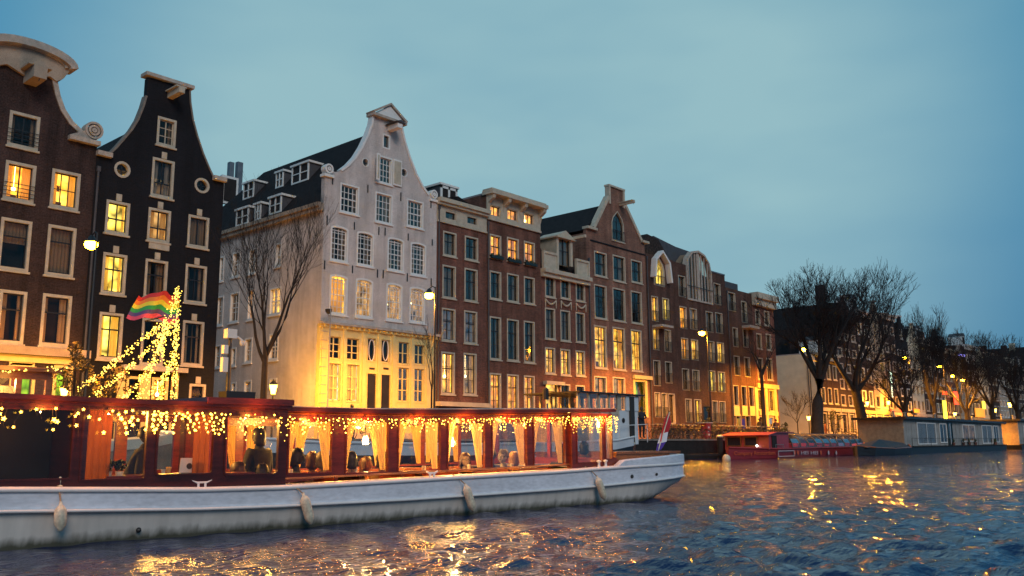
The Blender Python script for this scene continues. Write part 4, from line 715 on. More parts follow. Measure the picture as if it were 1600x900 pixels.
# low plastered house past the side street: we see its blank side
jx = FX(1283, 640)[0]; pj = onX(1213, 556, jx); zj = (pj.z+onX(1262, 551, jx).z)/2
def row_house(name, label, x0, x1, ztop, mat, style, seed, floors=4, trim='cream', depth=11, ground='cream_bright', lit=.35, group=None, side=None):
    rnd = random.Random(seed); wd = x1-x0; n = 3 if wd > 5.2 else 2; wins = []; zf = ZP+3.7; fh = (ztop-zf-.5)/floors; pal = ['amber', 'amber', 'yellow', 'dim', 'orange', 'faint', 'dim']
    def put(za, zb, o):
        for i in range(n):
            w0 = wd/n; xa = x0+w0*i+w0*.2; wins.append(('w', xa, xa+w0*.6, za, zb, dict(fw=.12, rev=.12, c=2, r=1, t=.6, fm=trim, cur=rnd.choice([1, 2, 3, 1]), lit=rnd.choice(pal) if rnd.random() < lit else None, **o)))
    put(ZP+.7, ZP+3.0, {}); 
    for k in range(floors):
        sc = (.66-.05*k); put(zf+fh*k+fh*.12, zf+fh*k+fh*(.12+sc), {})
    xm = (x0+x1)/2
    if style == 'cornice': o = [(x0, ZP-.2), (x1, ZP-.2), (x1, ztop), (x0, ztop)]
    elif style == 'neck':
        h = 3.6; o = [(x0, ZP-.2), (x1, ZP-.2), (x1, ztop-.6), (x1-.3, ztop-.4), (xm+1.5, ztop+.5), (xm+1.0, ztop+1.6), (xm+.9, ztop+h), (xm, ztop+h+.6), (xm-.9, ztop+h), (xm-1.0, ztop+1.6), (xm-1.5, ztop+.5), (x0+.3, ztop-.4), (x0, ztop-.6)]
        wins.append(('w', xm-.45, xm+.45, ztop+.3, ztop+1.8, dict(fw=.1, c=2, r=1, fm=trim)))
    elif style == 'step':
        o = [(x0, ZP-.2), (x1, ZP-.2), (x1, ztop)]; 
        for k in range(1, 5): xx = x1-(x1-xm-.5)*k/4; o += [(xx, ztop+.85*(k-1)), (xx, ztop+.85*k)]
        o += [(2*xm-a, b) for a, b in reversed(o[2:])]
        wins.append(('w', xm-.45, xm+.45, ztop+.2, ztop+1.6, dict(fw=.1, c=2, r=1, fm=trim)))
    else:
        o = [(x0, ZP-.2), (x1, ZP-.2), (x1, ztop), (xm, ztop+3.2), (x0, ztop)]
    r = house(name, label, o, mat, wins, depth=depth, group=group, eave=ztop-.7 if style != 'cornice' else ztop-.1, roof=None if style == 'cornice' else 1, sidemat=side)
    if style == 'cornice':
        MB().box(x0-.02, D-.5, ztop-.3, x1+.02, D+.3, ztop).box(x0, D-.25, ztop-.8, x1, D-.003, ztop-.303).build('cornice', trim, r)
        if rnd.random() < .6:
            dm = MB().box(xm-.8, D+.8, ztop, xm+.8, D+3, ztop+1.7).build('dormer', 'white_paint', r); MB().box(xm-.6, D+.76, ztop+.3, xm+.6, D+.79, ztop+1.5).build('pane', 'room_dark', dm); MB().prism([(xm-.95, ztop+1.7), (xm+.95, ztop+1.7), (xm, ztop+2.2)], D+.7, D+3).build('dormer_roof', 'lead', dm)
    else:
        gable_roof(r, x0+.05, x1-.05, xm, ztop-.65, ztop+2.6, D+.33, D+depth); hoist(r, *(0, 0)) if False else None
        zm_ = max(q_[1] for q_ in o); gw = .65 if style == 'step' else .35; MB().box(xm-gw, D-.1, zm_-.04, xm+gw, D+.35, zm_+.16).build('gable_cap', trim, r)
    g = MB().box(x0+.05, D-.14, ZP+3.15, x1-.05, D-.003, ZP+3.55)
    for i in range(n+1): xx = x0+.15+(wd-.3)*i/n; g.box(xx-.14, D-.08, ZP, xx+.14, D-.004, ZP+3.147)
    g.build('shop_front', ground, r)
    if rnd.random() < .8: cx = x0+wd*rnd.choice([.15, .8]); MB().box(cx-.5, D+4, ztop-.2, cx+.5, D+5, ztop+rnd.uniform(2.6, 3.8)).build('chimney', mat, r)
    return r
SPEC = [(1283, 1313, 553, 'brick_brown', 'cornice', 'small two storey brown brick house beside the street corner with a blank plastered side wall', 2, 'plaster'),
        (1313, 1347, 470, 'brick_dark', 'point', 'very tall dark brick house behind the two big bare trees', 5, None),
        (1347, 1368, 486, 'brick_brown', 'cornice', 'brown brick house with large lit shop windows right of the second big trunk', 4, None),
        (1368, 1389, 478, 'sandstone', 'neck', 'pale neck gabled house with a bright yellow doorway left of the hotel sign', 4, None),
        (1389, 1408, 492, 'brick_dark', 'cornice', 'dark narrow house that carries the upright hotel sign', 5, None),
        (1408, 1427, 496, 'brick_darkhouse', 'step', 'dark stepped gable house right of the hotel sign', 5, None),
        (1427, 1446, 512, 'plaster', 'point', 'pale plastered house with a pointed gable above the white houseboat', 4, None),
        (1446, 1463, 530, 'brick_brown', 'cornice', 'low brown house left of the red lit shop', 4, None),
        (1463, 1481, 520, 'brick_dark', 'neck', 'dark neck gabled house behind the thin bare tree', 4, None),
        (1481, 1499, 545, 'brick_red', 'cornice', 'brick house with a red and yellow lit shop front', 4, None),
        (1499, 1516, 545, 'sandstone', 'neck', 'pale neck gabled house behind two orange street lamps', 4, None),
        (1516, 1532, 540, 'brick_brown', 'cornice', 'brown brick house over the orange lit shop board', 4, None),
        (1532, 1548, 548, 'plaster', 'point', 'far pale house left of the round topped bare tree', 4, None),
        (1548, 1563, 552, 'brick_dark', 'cornice', 'far dark house behind the round topped bare tree', 4, None),
        (1563, 1577, 556, 'sandstone', 'step', 'far pale stepped gable house by the green lit lantern', 4, None),
        (1577, 1590, 560, 'brick_brown', 'cornice', 'far brown house between the last bare trees', 4, None),
        (1590, 1603, 562, 'brick_dark', 'neck', 'far dark house at the right edge of the picture', 4, None)]
px_ = None
for i, (l, r_, t_, mat, st, lab, fl, side) in enumerate(SPEC):
    x0 = FX(l, 640)[0] if px_ is None else px_+.01; x1 = FX(r_, 640)[0]; px_ = x1; z = FX((l+r_)/2, t_)[1]; z -= {'neck': 4, 'step': 3.6, 'point': 3}.get(st, .3)
    if i == 0: z = zj; x0 = jx
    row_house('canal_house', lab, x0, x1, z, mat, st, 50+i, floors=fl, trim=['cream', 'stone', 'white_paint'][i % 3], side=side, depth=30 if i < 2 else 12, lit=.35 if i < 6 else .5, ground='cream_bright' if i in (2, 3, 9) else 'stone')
for k in range(7):
    x0 = px_+.01+k*7.0; row_house('canal_house', 'distant canal house just beyond the right edge of the picture', x0, x0+6.98, 15.5+(k*37 % 5)*.7, ['brick_brown', 'brick_dark', 'plaster'][k % 3], ['cornice', 'neck', 'point'][k % 3], 90+k, group='distant canal houses beyond the frame')
# hotel sign, lit shop signs and shop lanterns along the far row
p = onY(1392, 601, D-.9); sg = thing('hotel_sign', 'upright black sign with pale green lit letters HOTEL high on the dark house', 'sign', tuple(p)); MB().box(p.x-.5, p.y-.08, p.z-1.75, p.x+.5, p.y+.08, p.z+1.75).box(p.x+.5, p.y-.04, p.z+1.0, p.x+.6, D-.01, p.z+1.06).build('board', 'sash_dark', sg)
for i, ch in enumerate('HOTEL'): text_mesh('letter', ch, .85, 'sign_light', sg, Matrix.Translation((0, -.10, 1.36-i*.68)) @ Matrix.Rotation(math.pi/2, 4, 'X'), .02)
def board(px, py, wpx, hpx, Y, mat, name, label, cat='sign', depth=.15):
    a, b = onY(px-wpx/2, py, Y), onY(px+wpx/2, py, Y); zt, zb = onY(px, py-hpx/2, Y).z, onY(px, py+hpx/2, Y).z
    r = thing(name, label, cat, ((a.x+b.x)/2, Y, zb)); MB().box(a.x, Y-depth/2, zb, b.x, Y+depth/2, zt).build('panel', mat, r); MB().box(a.x-.05, Y+depth/2+.001, zb-.05, b.x+.05, Y+depth/2+.06, zt+.05).build('backing', 'sash_dark', r); MB().box((a.x+b.x)/2-.04, Y+depth/2+.06, (zt+zb)/2-.04, (a.x+b.x)/2+.04, D-.003, (zt+zb)/2+.04).build('bracket', 'ironwork', r); return r
board(1494, 622, 6, 20, D-.6, 'red_glow', 'neon_sign', 'upright red lit shop sign below the street lamps'); board(1476, 614, 6, 5, D-.7, 'red_glow', 'neon_sign', 'small square red lit shop sign left of the upright one')
board(1477, 640, 6, 28, D-.3, 'yellow_glow', 'neon_sign', 'tall yellow lit shop window strip'); board(1531, 645, 14, 14, D-.3, 'orange_sign', 'shop_board', 'square orange lit shop board')
board(1503, 555, 10, 3, D-.5, 'blue_glow', 'neon_sign', 'small violet lit sign high on a far house'); board(1400, 641, 14, 4, D-1, 'red_glow', 'awning_light', 'red lit awning edge in front of the dark houses', 'sign'); board(1432, 642, 8, 6, D-.6, 'orange_sign', 'shop_light', 'orange shop lamp box above the houseboat roof', 'sign'); board(1537, 633, 4, 12, D-.3, 'yellow_glow', 'neon_sign', 'narrow pale yellow sign right of the orange board')
# small building glimpsed at the end of the alley
ab = thing('rear_house', 'grey roofed house with chimneys seen down the alley behind the white house', 'house', (27, 60, ZP))
MB().box(21, 60, ZP-.2, 33, 70, 16).build('wall', 'painted_brick', ab); MB().add([(20.8, 59.8, 16), (33.2, 59.8, 16), (33.2, 64, 20.6), (20.8, 64, 20.6), (20.8, 70, 16), (33.2, 70, 16)], [(0, 1, 2, 3), (3, 2, 5, 4), (0, 3, 4), (1, 5, 2)]).build('roof', 'zinc', ab)
for px, w_ in ((361, .2), (374, .24)): p = onY(px, 254, 63); MB().box(p.x-w_, 62.8, 18.5, p.x+w_, 63.2, p.z).build('chimney', 'zinc', ab)
p = onY(348, 292, 59.8); f = MB().box(p.x-.2, 59.6, p.z-1.3, p.x+1.2, 59.9, p.z+.9).build('window', 'white_paint', ab); MB().box(p.x, 59.55, p.z-1.1, p.x+1.0, 59.59, p.z+.7).build('pane', 'room_dark', f)

for r_, x, zt_ in ((h2, xl2+.1, 14.0), (hb, bx0+.12, bz-.5), (hc, cx0+.1, zf0-.3), (he, ex0+.12, 15.5), (hf, fx0+.15, fz-.3), (hh, hx0+.15, hz-.3)):
    MB().tube([(x, D-.10, ZP), (x, D-.10, zt_)], .055, 6).box(x-.08, D-.16, zt_-.25, x+.08, D-.04, zt_).build('drainpipe', 'lead', r_)
MB().tube([(jx-.06, D+1.2, ZP), (jx-.06, D+1.2, zj-.3)], .06, 6).build('drainpipe', 'lead', [o for o in S.objects if o.name.startswith('canal_house') and o.get('label', '').startswith('small two storey')][0])

# ------------------------------------------------------------------ street lamps
LAMPC = (1, .35, .025)
def street_lamp(px, py, label, Y=32.4, energy=1300, s=1.0, real=True):
    p = onY(px, py, Y); r = thing('street_lamp', label, 'street lamp', (p.x, Y, ZS), group='street lamps along the quay')
    MB().tube([(p.x, Y, ZS), (p.x, Y, ZS+1.2), (p.x, Y, p.z+.35)], [.09, .06, .035], 8).build('pole', 'ironwork', r)
    MB().tube([(p.x, Y, p.z+.3), (p.x, Y+.2, p.z+.42), (p.x, Y+.45, p.z+.3)], .025, 6).build('arm', 'ironwork', r)
    c = (p.x, Y+.45, p.z)
    MB().lathe([(.02, .34), (.10, .28), (.16, .16), (.27, .10), (.28, .07), (.02, .08)], c, 14).build('shade', 'ironwork', r, smooth=True)
    MB().lathe([(.001, .07), (.21*s, .06), (.24*s, -.02), (.20*s, -.14), (.10*s, -.20), (.001, -.21)], c, 14).build('lamp_glass', 'lamp_glow', r, smooth=True)
    lamp('lamp_light', (c[0], c[1], c[2]-.30), energy*5.0, LAMPC, .16, r, spot=math.radians(163), dirv=(0, .08, -1), blend=.45); return r
street_lamp(151, 378, 'orange street lamp in front of the gap between the two dark houses', energy=420)
street_lamp(680, 459, 'bright yellow street lamp at the right corner of the white house', energy=1000)
street_lamp(1105, 519, 'orange street lamp in front of the modern brick block', energy=1150)
street_lamp(1263, 545, 'street lamp hanging in the branches of the first big bare tree', energy=900, Y=35)
street_lamp(1420, 558, 'street lamp between the second big tree and the thin tree', energy=900)
street_lamp(1474, 572, 'street lamp at the top left of the cluster of three distant lamps', energy=1000); street_lamp(1495, 587, 'street lamp in the middle of the cluster of three distant lamps', energy=600); street_lamp(1510, 593, 'street lamp at the right of the cluster of three distant lamps', energy=900)
def lantern(px, py, Y, label, energy=60, s=1.0, zbase=ZS, wall=False):
    p = onY(px, py, Y); r = thing('lantern', label, 'lantern', (p.x, Y, zbase if not wall else p.z-.4), group='small lanterns of the street')
    if not wall: MB().tube([(p.x, Y, zbase), (p.x, Y, zbase+.4), (p.x, Y, p.z-.28*s)], [.08, .05, .04], 8).build('pole', 'dark_green', r)
    else: MB().tube([(p.x, Y, p.z-.26*s), (p.x, Y+.1, p.z-.4), (p.x, D-.02, p.z-.4)], .03, 6).build('bracket', 'ironwork', r)
    MB().lathe([(.10*s, -.26*s), (.20*s, .16*s)], (p.x, Y, p.z), 6).build('lamp_glass', 'lantern_glow', r)
    MB().lathe([(.24*s, .165*s), (.14*s, .28*s), (.03*s, .36*s), (.02*s, .44*s)], (p.x, Y, p.z), 6).lathe([(.11*s, -.30*s), (.11*s, -.262*s)], (p.x, Y, p.z), 6).build('lantern_cap', 'ironwork', r)
    lamp('lantern_light', (p.x+.28*s+.05, Y-.1, p.z-.02), energy, (1, .42, .03), .1, r); return r
lantern(427, 607, 40.6, 'glowing lantern on a green post in front of the yellow lit alley wall', 340, 1.15)
lantern(1263.5, 653, 38.0, 'small lantern in front of the blank plastered wall', 300, .95); lantern(1355, 630, 40.2, 'wall lantern left of the bright yellow doorway', 260, 1.1, wall=True); lantern(1388, 629, 40.2, 'wall lantern right of the bright yellow doorway', 260, 1.1, wall=True)
lantern(100, 612, 35, 'small lantern glowing beside the leafy shrub at the left', 420, .8); lantern(1578, 632, 37, 'distant yellow green lantern below the round topped tree', 90, 1.7); lantern(1492, 647, 39.5, 'white hot lantern in front of the red lit shop', 260, 1.3)
lantern(1555, 641, 38, 'distant lantern above the gap between the houseboats', 120, 1.2)

# ------------------------------------------------------------------ bare winter trees
def tree(label, base, height, tr, seed, levels=5, lean=(0, 0), first=.3, spread=.55, kids=3, group=None, limbs=4, minr=.010, density=1.0, name='bare_tree', crownw=1.0, straight=.5):
    rnd = random.Random(seed); root = thing(name, label, 'tree', base, group=group, local=True); T = MB(); C = MB(); B = MB()
    def br(p, d, L_, r, lv):
        n = 4 if lv > 2 else 3; pts = [p]; rs = [r]; q = p.copy(); dd = d.copy()
        for i in range(n):
            dd = (dd+Vector((rnd.uniform(-1, 1), rnd.uniform(-1, 1), rnd.uniform(-.6, .9)))*.17*(1.3 if lv < 3 else .8)+Vector((0, 0, .05*straight))).normalized()
            q = q+dd*(L_/n); pts.append(q.copy()); rs.append(max(minr*.7, r*(1-.5*(i+1)/n)))
            if lv > 0 and i >= (0 if lv < levels-1 else 1):
                for _ in range(1 if rnd.random() < .85*density else 0):
                    ax = dd.cross(Vector((rnd.uniform(-1, 1), rnd.uniform(-1, 1), rnd.uniform(-1, 1)))); 
                    if ax.length > .01:
                        nd = (Matrix.Rotation(rnd.uniform(.4, .95)*spread*1.7, 3, ax.normalized()) @ dd); nd = (nd+Vector((nd.x*.12*crownw, nd.y*.12*crownw, .1))).normalized()
                        br(q.copy(), nd, L_*rnd.uniform(.5, .75), max(minr, rs[-1]*.55), lv-1)
        (B if lv >= levels-1 else C).tube(pts, rs, 6 if lv >= levels-1 else (4 if lv > 2 else 3), cap=False)
        if lv > 0:
            for k in range(2):
                ax = dd.cross(Vector((rnd.uniform(-1, 1), rnd.uniform(-1, 1), .1))); ax.normalize(); br(q.copy(), (Matrix.Rotation(rnd.uniform(.2, .5)*spread*1.5, 3, ax) @ dd).normalized(), L_*rnd.uniform(.62, .82), max(minr, rs[-1]*.8), lv-1)
    th = height*first; tip = Vector((lean[0], lean[1], th)); pts = [Vector((0, 0, 0)), Vector((lean[0]*.15, lean[1]*.15, th*.3)), Vector((lean[0]*.5, lean[1]*.5, th*.65)), tip]
    T.tube([(0, 0, -.1)]+pts, [tr*1.5, tr*1.25, tr, tr*.9, tr*.8], 10, cap=False).build('trunk', 'bark', root, smooth=True)
    for k in range(limbs):
        a = 2*math.pi*(k+rnd.uniform(-.25, .25))/limbs; up = rnd.uniform(.75, 1.35); dv = Vector((math.cos(a)*crownw, math.sin(a)*crownw, up*1.3)).normalized()
        br(tip-Vector((0, 0, rnd.uniform(0, th*.12))), dv, (height-th)*rnd.uniform(.36, .46), tr*.55, levels-1)
    B.build('branch', 'bark', root, smooth=True); root_c = C.build('twigs', 'twig', root); root_c['kind'] = 'stuff'
    print('tree', label[:20], len(C.f)); return root
def treebase(px, Y, z=ZS): p = onY(px, 660, Y); return (p.x, Y, z)
tree('slender bare tree in front of the alley wall of the white house', treebase(410, 35), 10.6, .16, 3, levels=5, first=.36, spread=.42, limbs=5, crownw=.5, density=.75, straight=2.2, minr=.006)
tree('thin young bare tree beside the shop front of the white house', treebase(674, 31.7), 6.0, .05, 5, levels=3, first=.42, spread=.4, limbs=4, crownw=.45, minr=.008, straight=2)
tree('big leaning bare elm right of the blank plastered wall', treebase(1276, 31.9), 13.6, .50, 11, levels=6, lean=(1.2, 0), first=.38, limbs=5, spread=.5, crownw=.8, minr=.015, density=.70)
tree('big bare elm with a low forked limb beside the houseboat', treebase(1350, 31.9), 13.9, .52, 17, levels=6, lean=(-1.0, .2), first=.33, limbs=5, spread=.55, crownw=.9, minr=.015, density=.70)
tree('bare tree behind the houseboat roof, second from the big elms', treebase(1415, 31.9), 10.5, .30, 23, levels=5, first=.3, limbs=5, minr=.016, crownw=.8)
tree('tall thin upright bare tree rising above the rooftops', treebase(1462, 31.9), 12.8, .28, 29, levels=5, first=.3, limbs=5, spread=.4, crownw=.5, straight=2.5, minr=.016)
tree('bare tree right of the three clustered street lamps', treebase(1512, 31.9), 11.5, .32, 31, levels=5, first=.3, limbs=5, minr=.018, crownw=.7)
tree('round topped bare tree over the right end of the houseboat', treebase(1552, 34), 13.8, .42, 37, levels=6, first=.33, limbs=5, minr=.018, density=.55, crownw=.8)
tree('last bare tree at the right edge of the picture', treebase(1592, 34), 14.2, .42, 41, levels=5, first=.3, limbs=5, minr=.02, crownw=.7)
tree('straight trunked bare tree before the bright yellow ground floor', treebase(1194, 34), 9.5, .17, 47, levels=3, first=.6, limbs=4, crownw=.5, minr=.014, density=.6)
tree('tiny bare tree in front of the blank plastered wall', treebase(1246, 38.6), 5.0, .06, 53, levels=4, first=.35, limbs=4, crownw=.7, minr=.012)

# ------------------------------------------------------------------ leafy shrubs
def shrub(label, base, rx, rz, seed, mat='leaf', n=420, name='shrub', stem=True, cat='shrub', ls=.07):
    rnd = random.Random(seed); r = thing(name, label, cat, base, local=True); m = MB()
    cl = [(Vector((rnd.gauss(0, .45)*rx, rnd.gauss(0, .4)*rx, rz*rnd.uniform(.35, .95))), rnd.uniform(.2, .38)*rx) for _ in range(10)]
    for _ in range(n):
        c, q = rnd.choice(cl); d = Vector((rnd.gauss(0, 1), rnd.gauss(0, 1), rnd.gauss(0, 1))).normalized()*q*rnd.uniform(.5, 1); p = c+d; s = ls*rnd.uniform(.6, 1.4)
        a = Vector((rnd.uniform(-1, 1), rnd.uniform(-1, 1), rnd.uniform(-1, 1))).normalized(); b = a.cross(Vector((rnd.uniform(-1, 1), rnd.uniform(-1, 1), rnd.uniform(-1, 1)))).normalized()
        m.add([p-a*s, p+b*s*.5, p+a*s, p-b*s*.5], [(0, 1, 2, 3)])
    o = m.build('leaves', mat, r); o['kind'] = 'stuff'
    if stem:
        s_ = MB()
        for c, q in cl[:7]: s_.tube([(0, 0, 0), (c.x*.4, c.y*.4, c.z*.5), tuple(c)], [.03, .02, .01], 4, cap=False)
        s_.build('stems', 'bark', r)
    return r
p = onY(118, 600, 33); shrub('tall golden brown leafy shrub standing left of the almost black house', (p.x, 33, ZS), .9, 3.5, 3, 'leaf_dry', 800, ls=.07)
p = onY(165, 600, 34); shrub('second leafy bush in front of the almost black house', (p.x, 34, ZS), 1.0, 2.9, 4, 'leaf_dry', 420, ls=.07)
p = onY(855, 632, 31.8); shrub('round dark shrub beside the pale doorway of the garland house', (p.x, 31.8, ZS), .9, 1.5, 6, 'leaf', 700)
p = onY(890, 625, 31.8); shrub('larger dark shrub left of the wheelhouse', (p.x, 31.8, ZS), 1.2, 2.2, 7, 'leaf', 900)
p = onY(1106, 640, 38); shrub('dark round bush by the modern block doorway', (p.x, 38, ZP), .9, 2.6, 8, 'leaf', 500)
p = onY(1225, 668, 33); shrub('dark potted bush at the street corner behind the red boat', (p.x, 33, ZS), .7, 1.5, 9, 'leaf', 400)
p = onY(1302, 660, 34); shrub('dark tall bush between the two big tree trunks', (p.x, 34, ZS), 1.0, 2.9, 10, 'leaf', 600)

# ------------------------------------------------------------------ people
def person(label, loc, rotz, pose='sit', cloth_='cloth_dark', legs='cloth_dark', hair='hair_dark', arms=None, s=1.0, hairlen=0, glasses=False, headturn=0, hat=None, lean=0, local_parent=None):
    """one continuous skinned figure; faces local -Y; seated figures have the seat at z = .46"""
    if pose == 'sit':
        P = dict(pel=(0, 0, .52), ch=(0, .02-lean*.5, .88), nk=(0, -lean, 1.08), hd=(0, -.01-lean, 1.16), hip=(.10, 0, .50), kn=(.13, -.44, .52), an=(.13, -.42, .10), toe=(.13, -.58, .04), sh=(.17, -lean*.9, 1.02), el=(.23, -.10-lean, .78), wr=(.14, -.33-lean, .76))
    else:
        P = dict(pel=(0, 0, .95), ch=(0, .01-lean*.4, 1.28), nk=(0, -lean, 1.47), hd=(0, -.01-lean, 1.55), hip=(.10, 0, .90), kn=(.11, -.03, .50), an=(.11, .02, .09), toe=(.12, -.15, .03), sh=(.18, -lean*.9, 1.41), el=(.25, -.02-lean, 1.14), wr=(.23, -.16-lean, .93))
    P = {k: Vector(v) for k, v in P.items()}; V = []; E_ = []; R_ = []
    def add(p, r, prev=None):
        V.append(Vector(p)); R_.append(r)
        if prev is not None: E_.append((prev, len(V)-1))
        return len(V)-1
    a = add(P['pel'], .135); b = add((P['pel']+P['ch'])/2, .125, a); c = add(P['ch'], .145, b); nk0 = add(P['nk']-Vector((0, 0, .045)), .092, c); nk = add(P['nk'], .058, nk0); hd = add(P['hd'], .055, nk)
    mir = lambda v, sg: Vector((v.x*sg, v.y, v.z)); hands = []
    for sg in (1, -1):
        h = add(mir(P['hip'], sg), .10, a); k = add(mir(P['kn'], sg), .062, h); an = add(mir(P['an'], sg), .042, k); add(mir(P['toe'], sg), .035, an)
        S_ = {q: mir(P[q], sg) for q in ('sh', 'el', 'wr')}
        if arms and sg in arms: S_['el'], S_['wr'] = Vector(arms[sg][0]), Vector(arms[sg][1])
        sh = add(S_['sh'], .062, c); el = add(S_['el'], .043, sh); wr = add(S_['wr'], .026, el); d = (S_['wr']-S_['el']).normalized(); side = d.cross(Vector((0, 0, 1))); side = side.normalized() if side.length > .1 else Vector((1, 0, 0))
        pm = add(S_['wr']+d*.05, .032, wr); hands.append(S_['wr'])
        for i, (o_, L_) in enumerate(((-.030, .075), (-.010, .085), (.010, .08), (.028, .06))):
            f1 = add(S_['wr']+d*.10+side*o_, .0095, pm); f2 = add(S_['wr']+d*(.10+L_*.55)+side*o_*1.1-Vector((0, 0, .008)), .0085, f1); add(S_['wr']+d*(.10+L_*.85)+side*o_*1.1-Vector((0, 0, .028)), .0075, f2)
        t1 = add(S_['wr']+d*.045-side*.045*sg, .010, pm); add(S_['wr']+d*.085-side*.06*sg, .009, t1)
    me = bpy.data.meshes.new('person'); me.from_pydata([tuple(v) for v in V], E_, []); o = bpy.data.objects.new('person', me); COL.objects.link(o)
    md_ = o.modifiers.new('skin', 'SKIN'); me.skin_vertices[0].data[0].use_root = True
    if pose == 'stand': R_ = [r*(1.28 if r > .035 and i != nk and i != hd else 1) for i, r in enumerate(R_)]
    for i, r in enumerate(R_): me.skin_vertices[0].data[i].radius = (r, r*(.78 if i in (1, 2) else 1))
    sb = o.modifiers.new('sub', 'SUBSURF'); sb.levels = 1; sb.render_levels = 1
    dg = bpy.context.evaluated_depsgraph_get(); body = bpy.data.meshes.new_from_object(o.evaluated_get(dg)); bpy.data.objects.remove(o)
    bm = bmesh.new(); bm.from_mesh(body); 
    for f in bm.faces:
        cc = f.calc_center_median(); mi = 0
        if cc.z > P['nk'].z-.03 and (cc-P['nk']).length < .2: mi = 1
        elif any((cc-h).length < .035 or ((cc-h).length < .24 and (cc-h).length < (cc-P['ch']).length*.6 and (cc-h).length > 0 and (cc-h).dot(h-P['ch']) > 0 and (cc-h).length < .22) for h in hands): mi = 1
        elif cc.z < P['pel'].z+.02: mi = 2
        f.material_index = mi; f.smooth = True
    # head with brow, nose, mouth, ears; joined to the neck
    hc = P['hd']+Vector((0, -.012, .085)); rot = Matrix.Rotation(headturn, 3, 'Z'); hm = bmesh.ops.create_uvsphere(bm, u_segments=16, v_segments=12, radius=1)
    for v in hm['verts']:
        x, y, z = v.co; q = Vector((x*.076, y*.095, z*.108))
        if z < -.2: q.x *= 1-.35*(-z-.2); q.y = q.y*(1-.2*(-z-.2))-.012*(-z)
        if y < -.75 and abs(x) < .3 and -.45 < z < .15: q.y -= .022*(1-abs(x)/.3)*(1 if z < -.1 else .5)
        if y < -.55 and .15 < abs(x) < .55 and .0 < z < .3: q.y += .010
        if y < -.6 and z > .3 and z < .5: q.y -= .004
        v.co = rot @ q+hc
    for f in {f for v in hm['verts'] for f in v.link_faces}: f.material_index = 1; f.smooth = True
    for sg in (1, -1):
        for (c0, r0, mi) in (((sg*.028, -.084, .012), (.012, .006, .007), 3), ((sg*.075, .0, -.01), (.01, .02, .03), 1), ((0 if sg > 0 else .001, -.086, -.05), (.024, .006, .005), 4)):
            sm_ = bmesh.ops.create_uvsphere(bm, u_segments=6, v_segments=4, radius=1)
            for v in sm_['verts']: v.co = rot @ (Vector((v.co.x*r0[0], v.co.y*r0[1], v.co.z*r0[2]))+Vector(c0))+hc
            for f in {f for v in sm_['verts'] for f in v.link_faces}: f.material_index = mi
    bm.to_mesh(body); bm.free(); body.materials.clear()
    for m_ in (cloth_, 'skin', legs, 'hair_dark', 'bin_red'): body.materials.append(M[m_])
    o = bpy.data.objects.new('person', body); COL.objects.link(o); tag(o, label, 'person'); o.location = loc; o.rotation_euler = (0, 0, rotz); o.scale = (s, s, s)
    hb_ = bmesh.new(); hm = bmesh.ops.create_uvsphere(hb_, u_segments=16, v_segments=12, radius=1); rem = []
    for v in hm['verts']:
        x, y, z = v.co; cut = (y < -.35 and z < .40 and abs(x) < .72) or (z < -.1 and y < .0 and (abs(x) < .66 or not hairlen)) or (z < -.35-hairlen and not hairlen)
        k_ = 1+.07*math.sin(7*x+5*z+3*y); q = Vector((x*.090*k_, y*.110*k_+.006, z*.120*k_+.010))
        if hairlen and z < 0: rf = 1/max(.42, math.sqrt(max(0, 1-z*z)))**.8; q = Vector((x*(.092+.012*hairlen)*rf*k_, (max(y, .0)*.10 if abs(x) < .66 else y*.07)*rf+.01, q.z-hairlen*.05*(-z)))
        v.co = rot @ q+hc
        if cut: rem.append(v)
    bmesh.ops.delete(hb_, geom=rem, context='VERTS'); hm_ = bpy.data.meshes.new('hair'); 
    for f in hb_.faces: f.smooth = True
    hb_.to_mesh(hm_); hb_.free(); hm_.materials.append(M[hat or hair]); h_ = bpy.data.objects.new('hat' if hat else 'hair', hm_); COL.objects.link(h_); h_.parent = o
    if glasses:
        g_ = MB()
        for sg in (1, -1): g_.tube([(sg*.032+.022*math.cos(i*math.pi/5), -.102, .012+.017*math.sin(i*math.pi/5)) for i in range(11)], .003, 4)
        g_.tube([(-.01, -.102, .014), (.01, -.102, .014)], .003, 4).tube([(.054, -.10, .014), (.078, 0, .01)], .003, 4).tube([(-.054, -.10, .014), (-.078, 0, .01)], .003, 4)
        q = g_.build('glasses', 'ironwork', None); 
        for v in q.data.vertices: v.co = rot @ v.co+hc
        q.parent = o
    return o
def boatpt(u, v, z): a = BOAT_ROT; return (BOAT_LOC[0]+u*math.cos(a)-v*math.sin(a), BOAT_LOC[1]+u*math.sin(a)+v*math.cos(a), z)

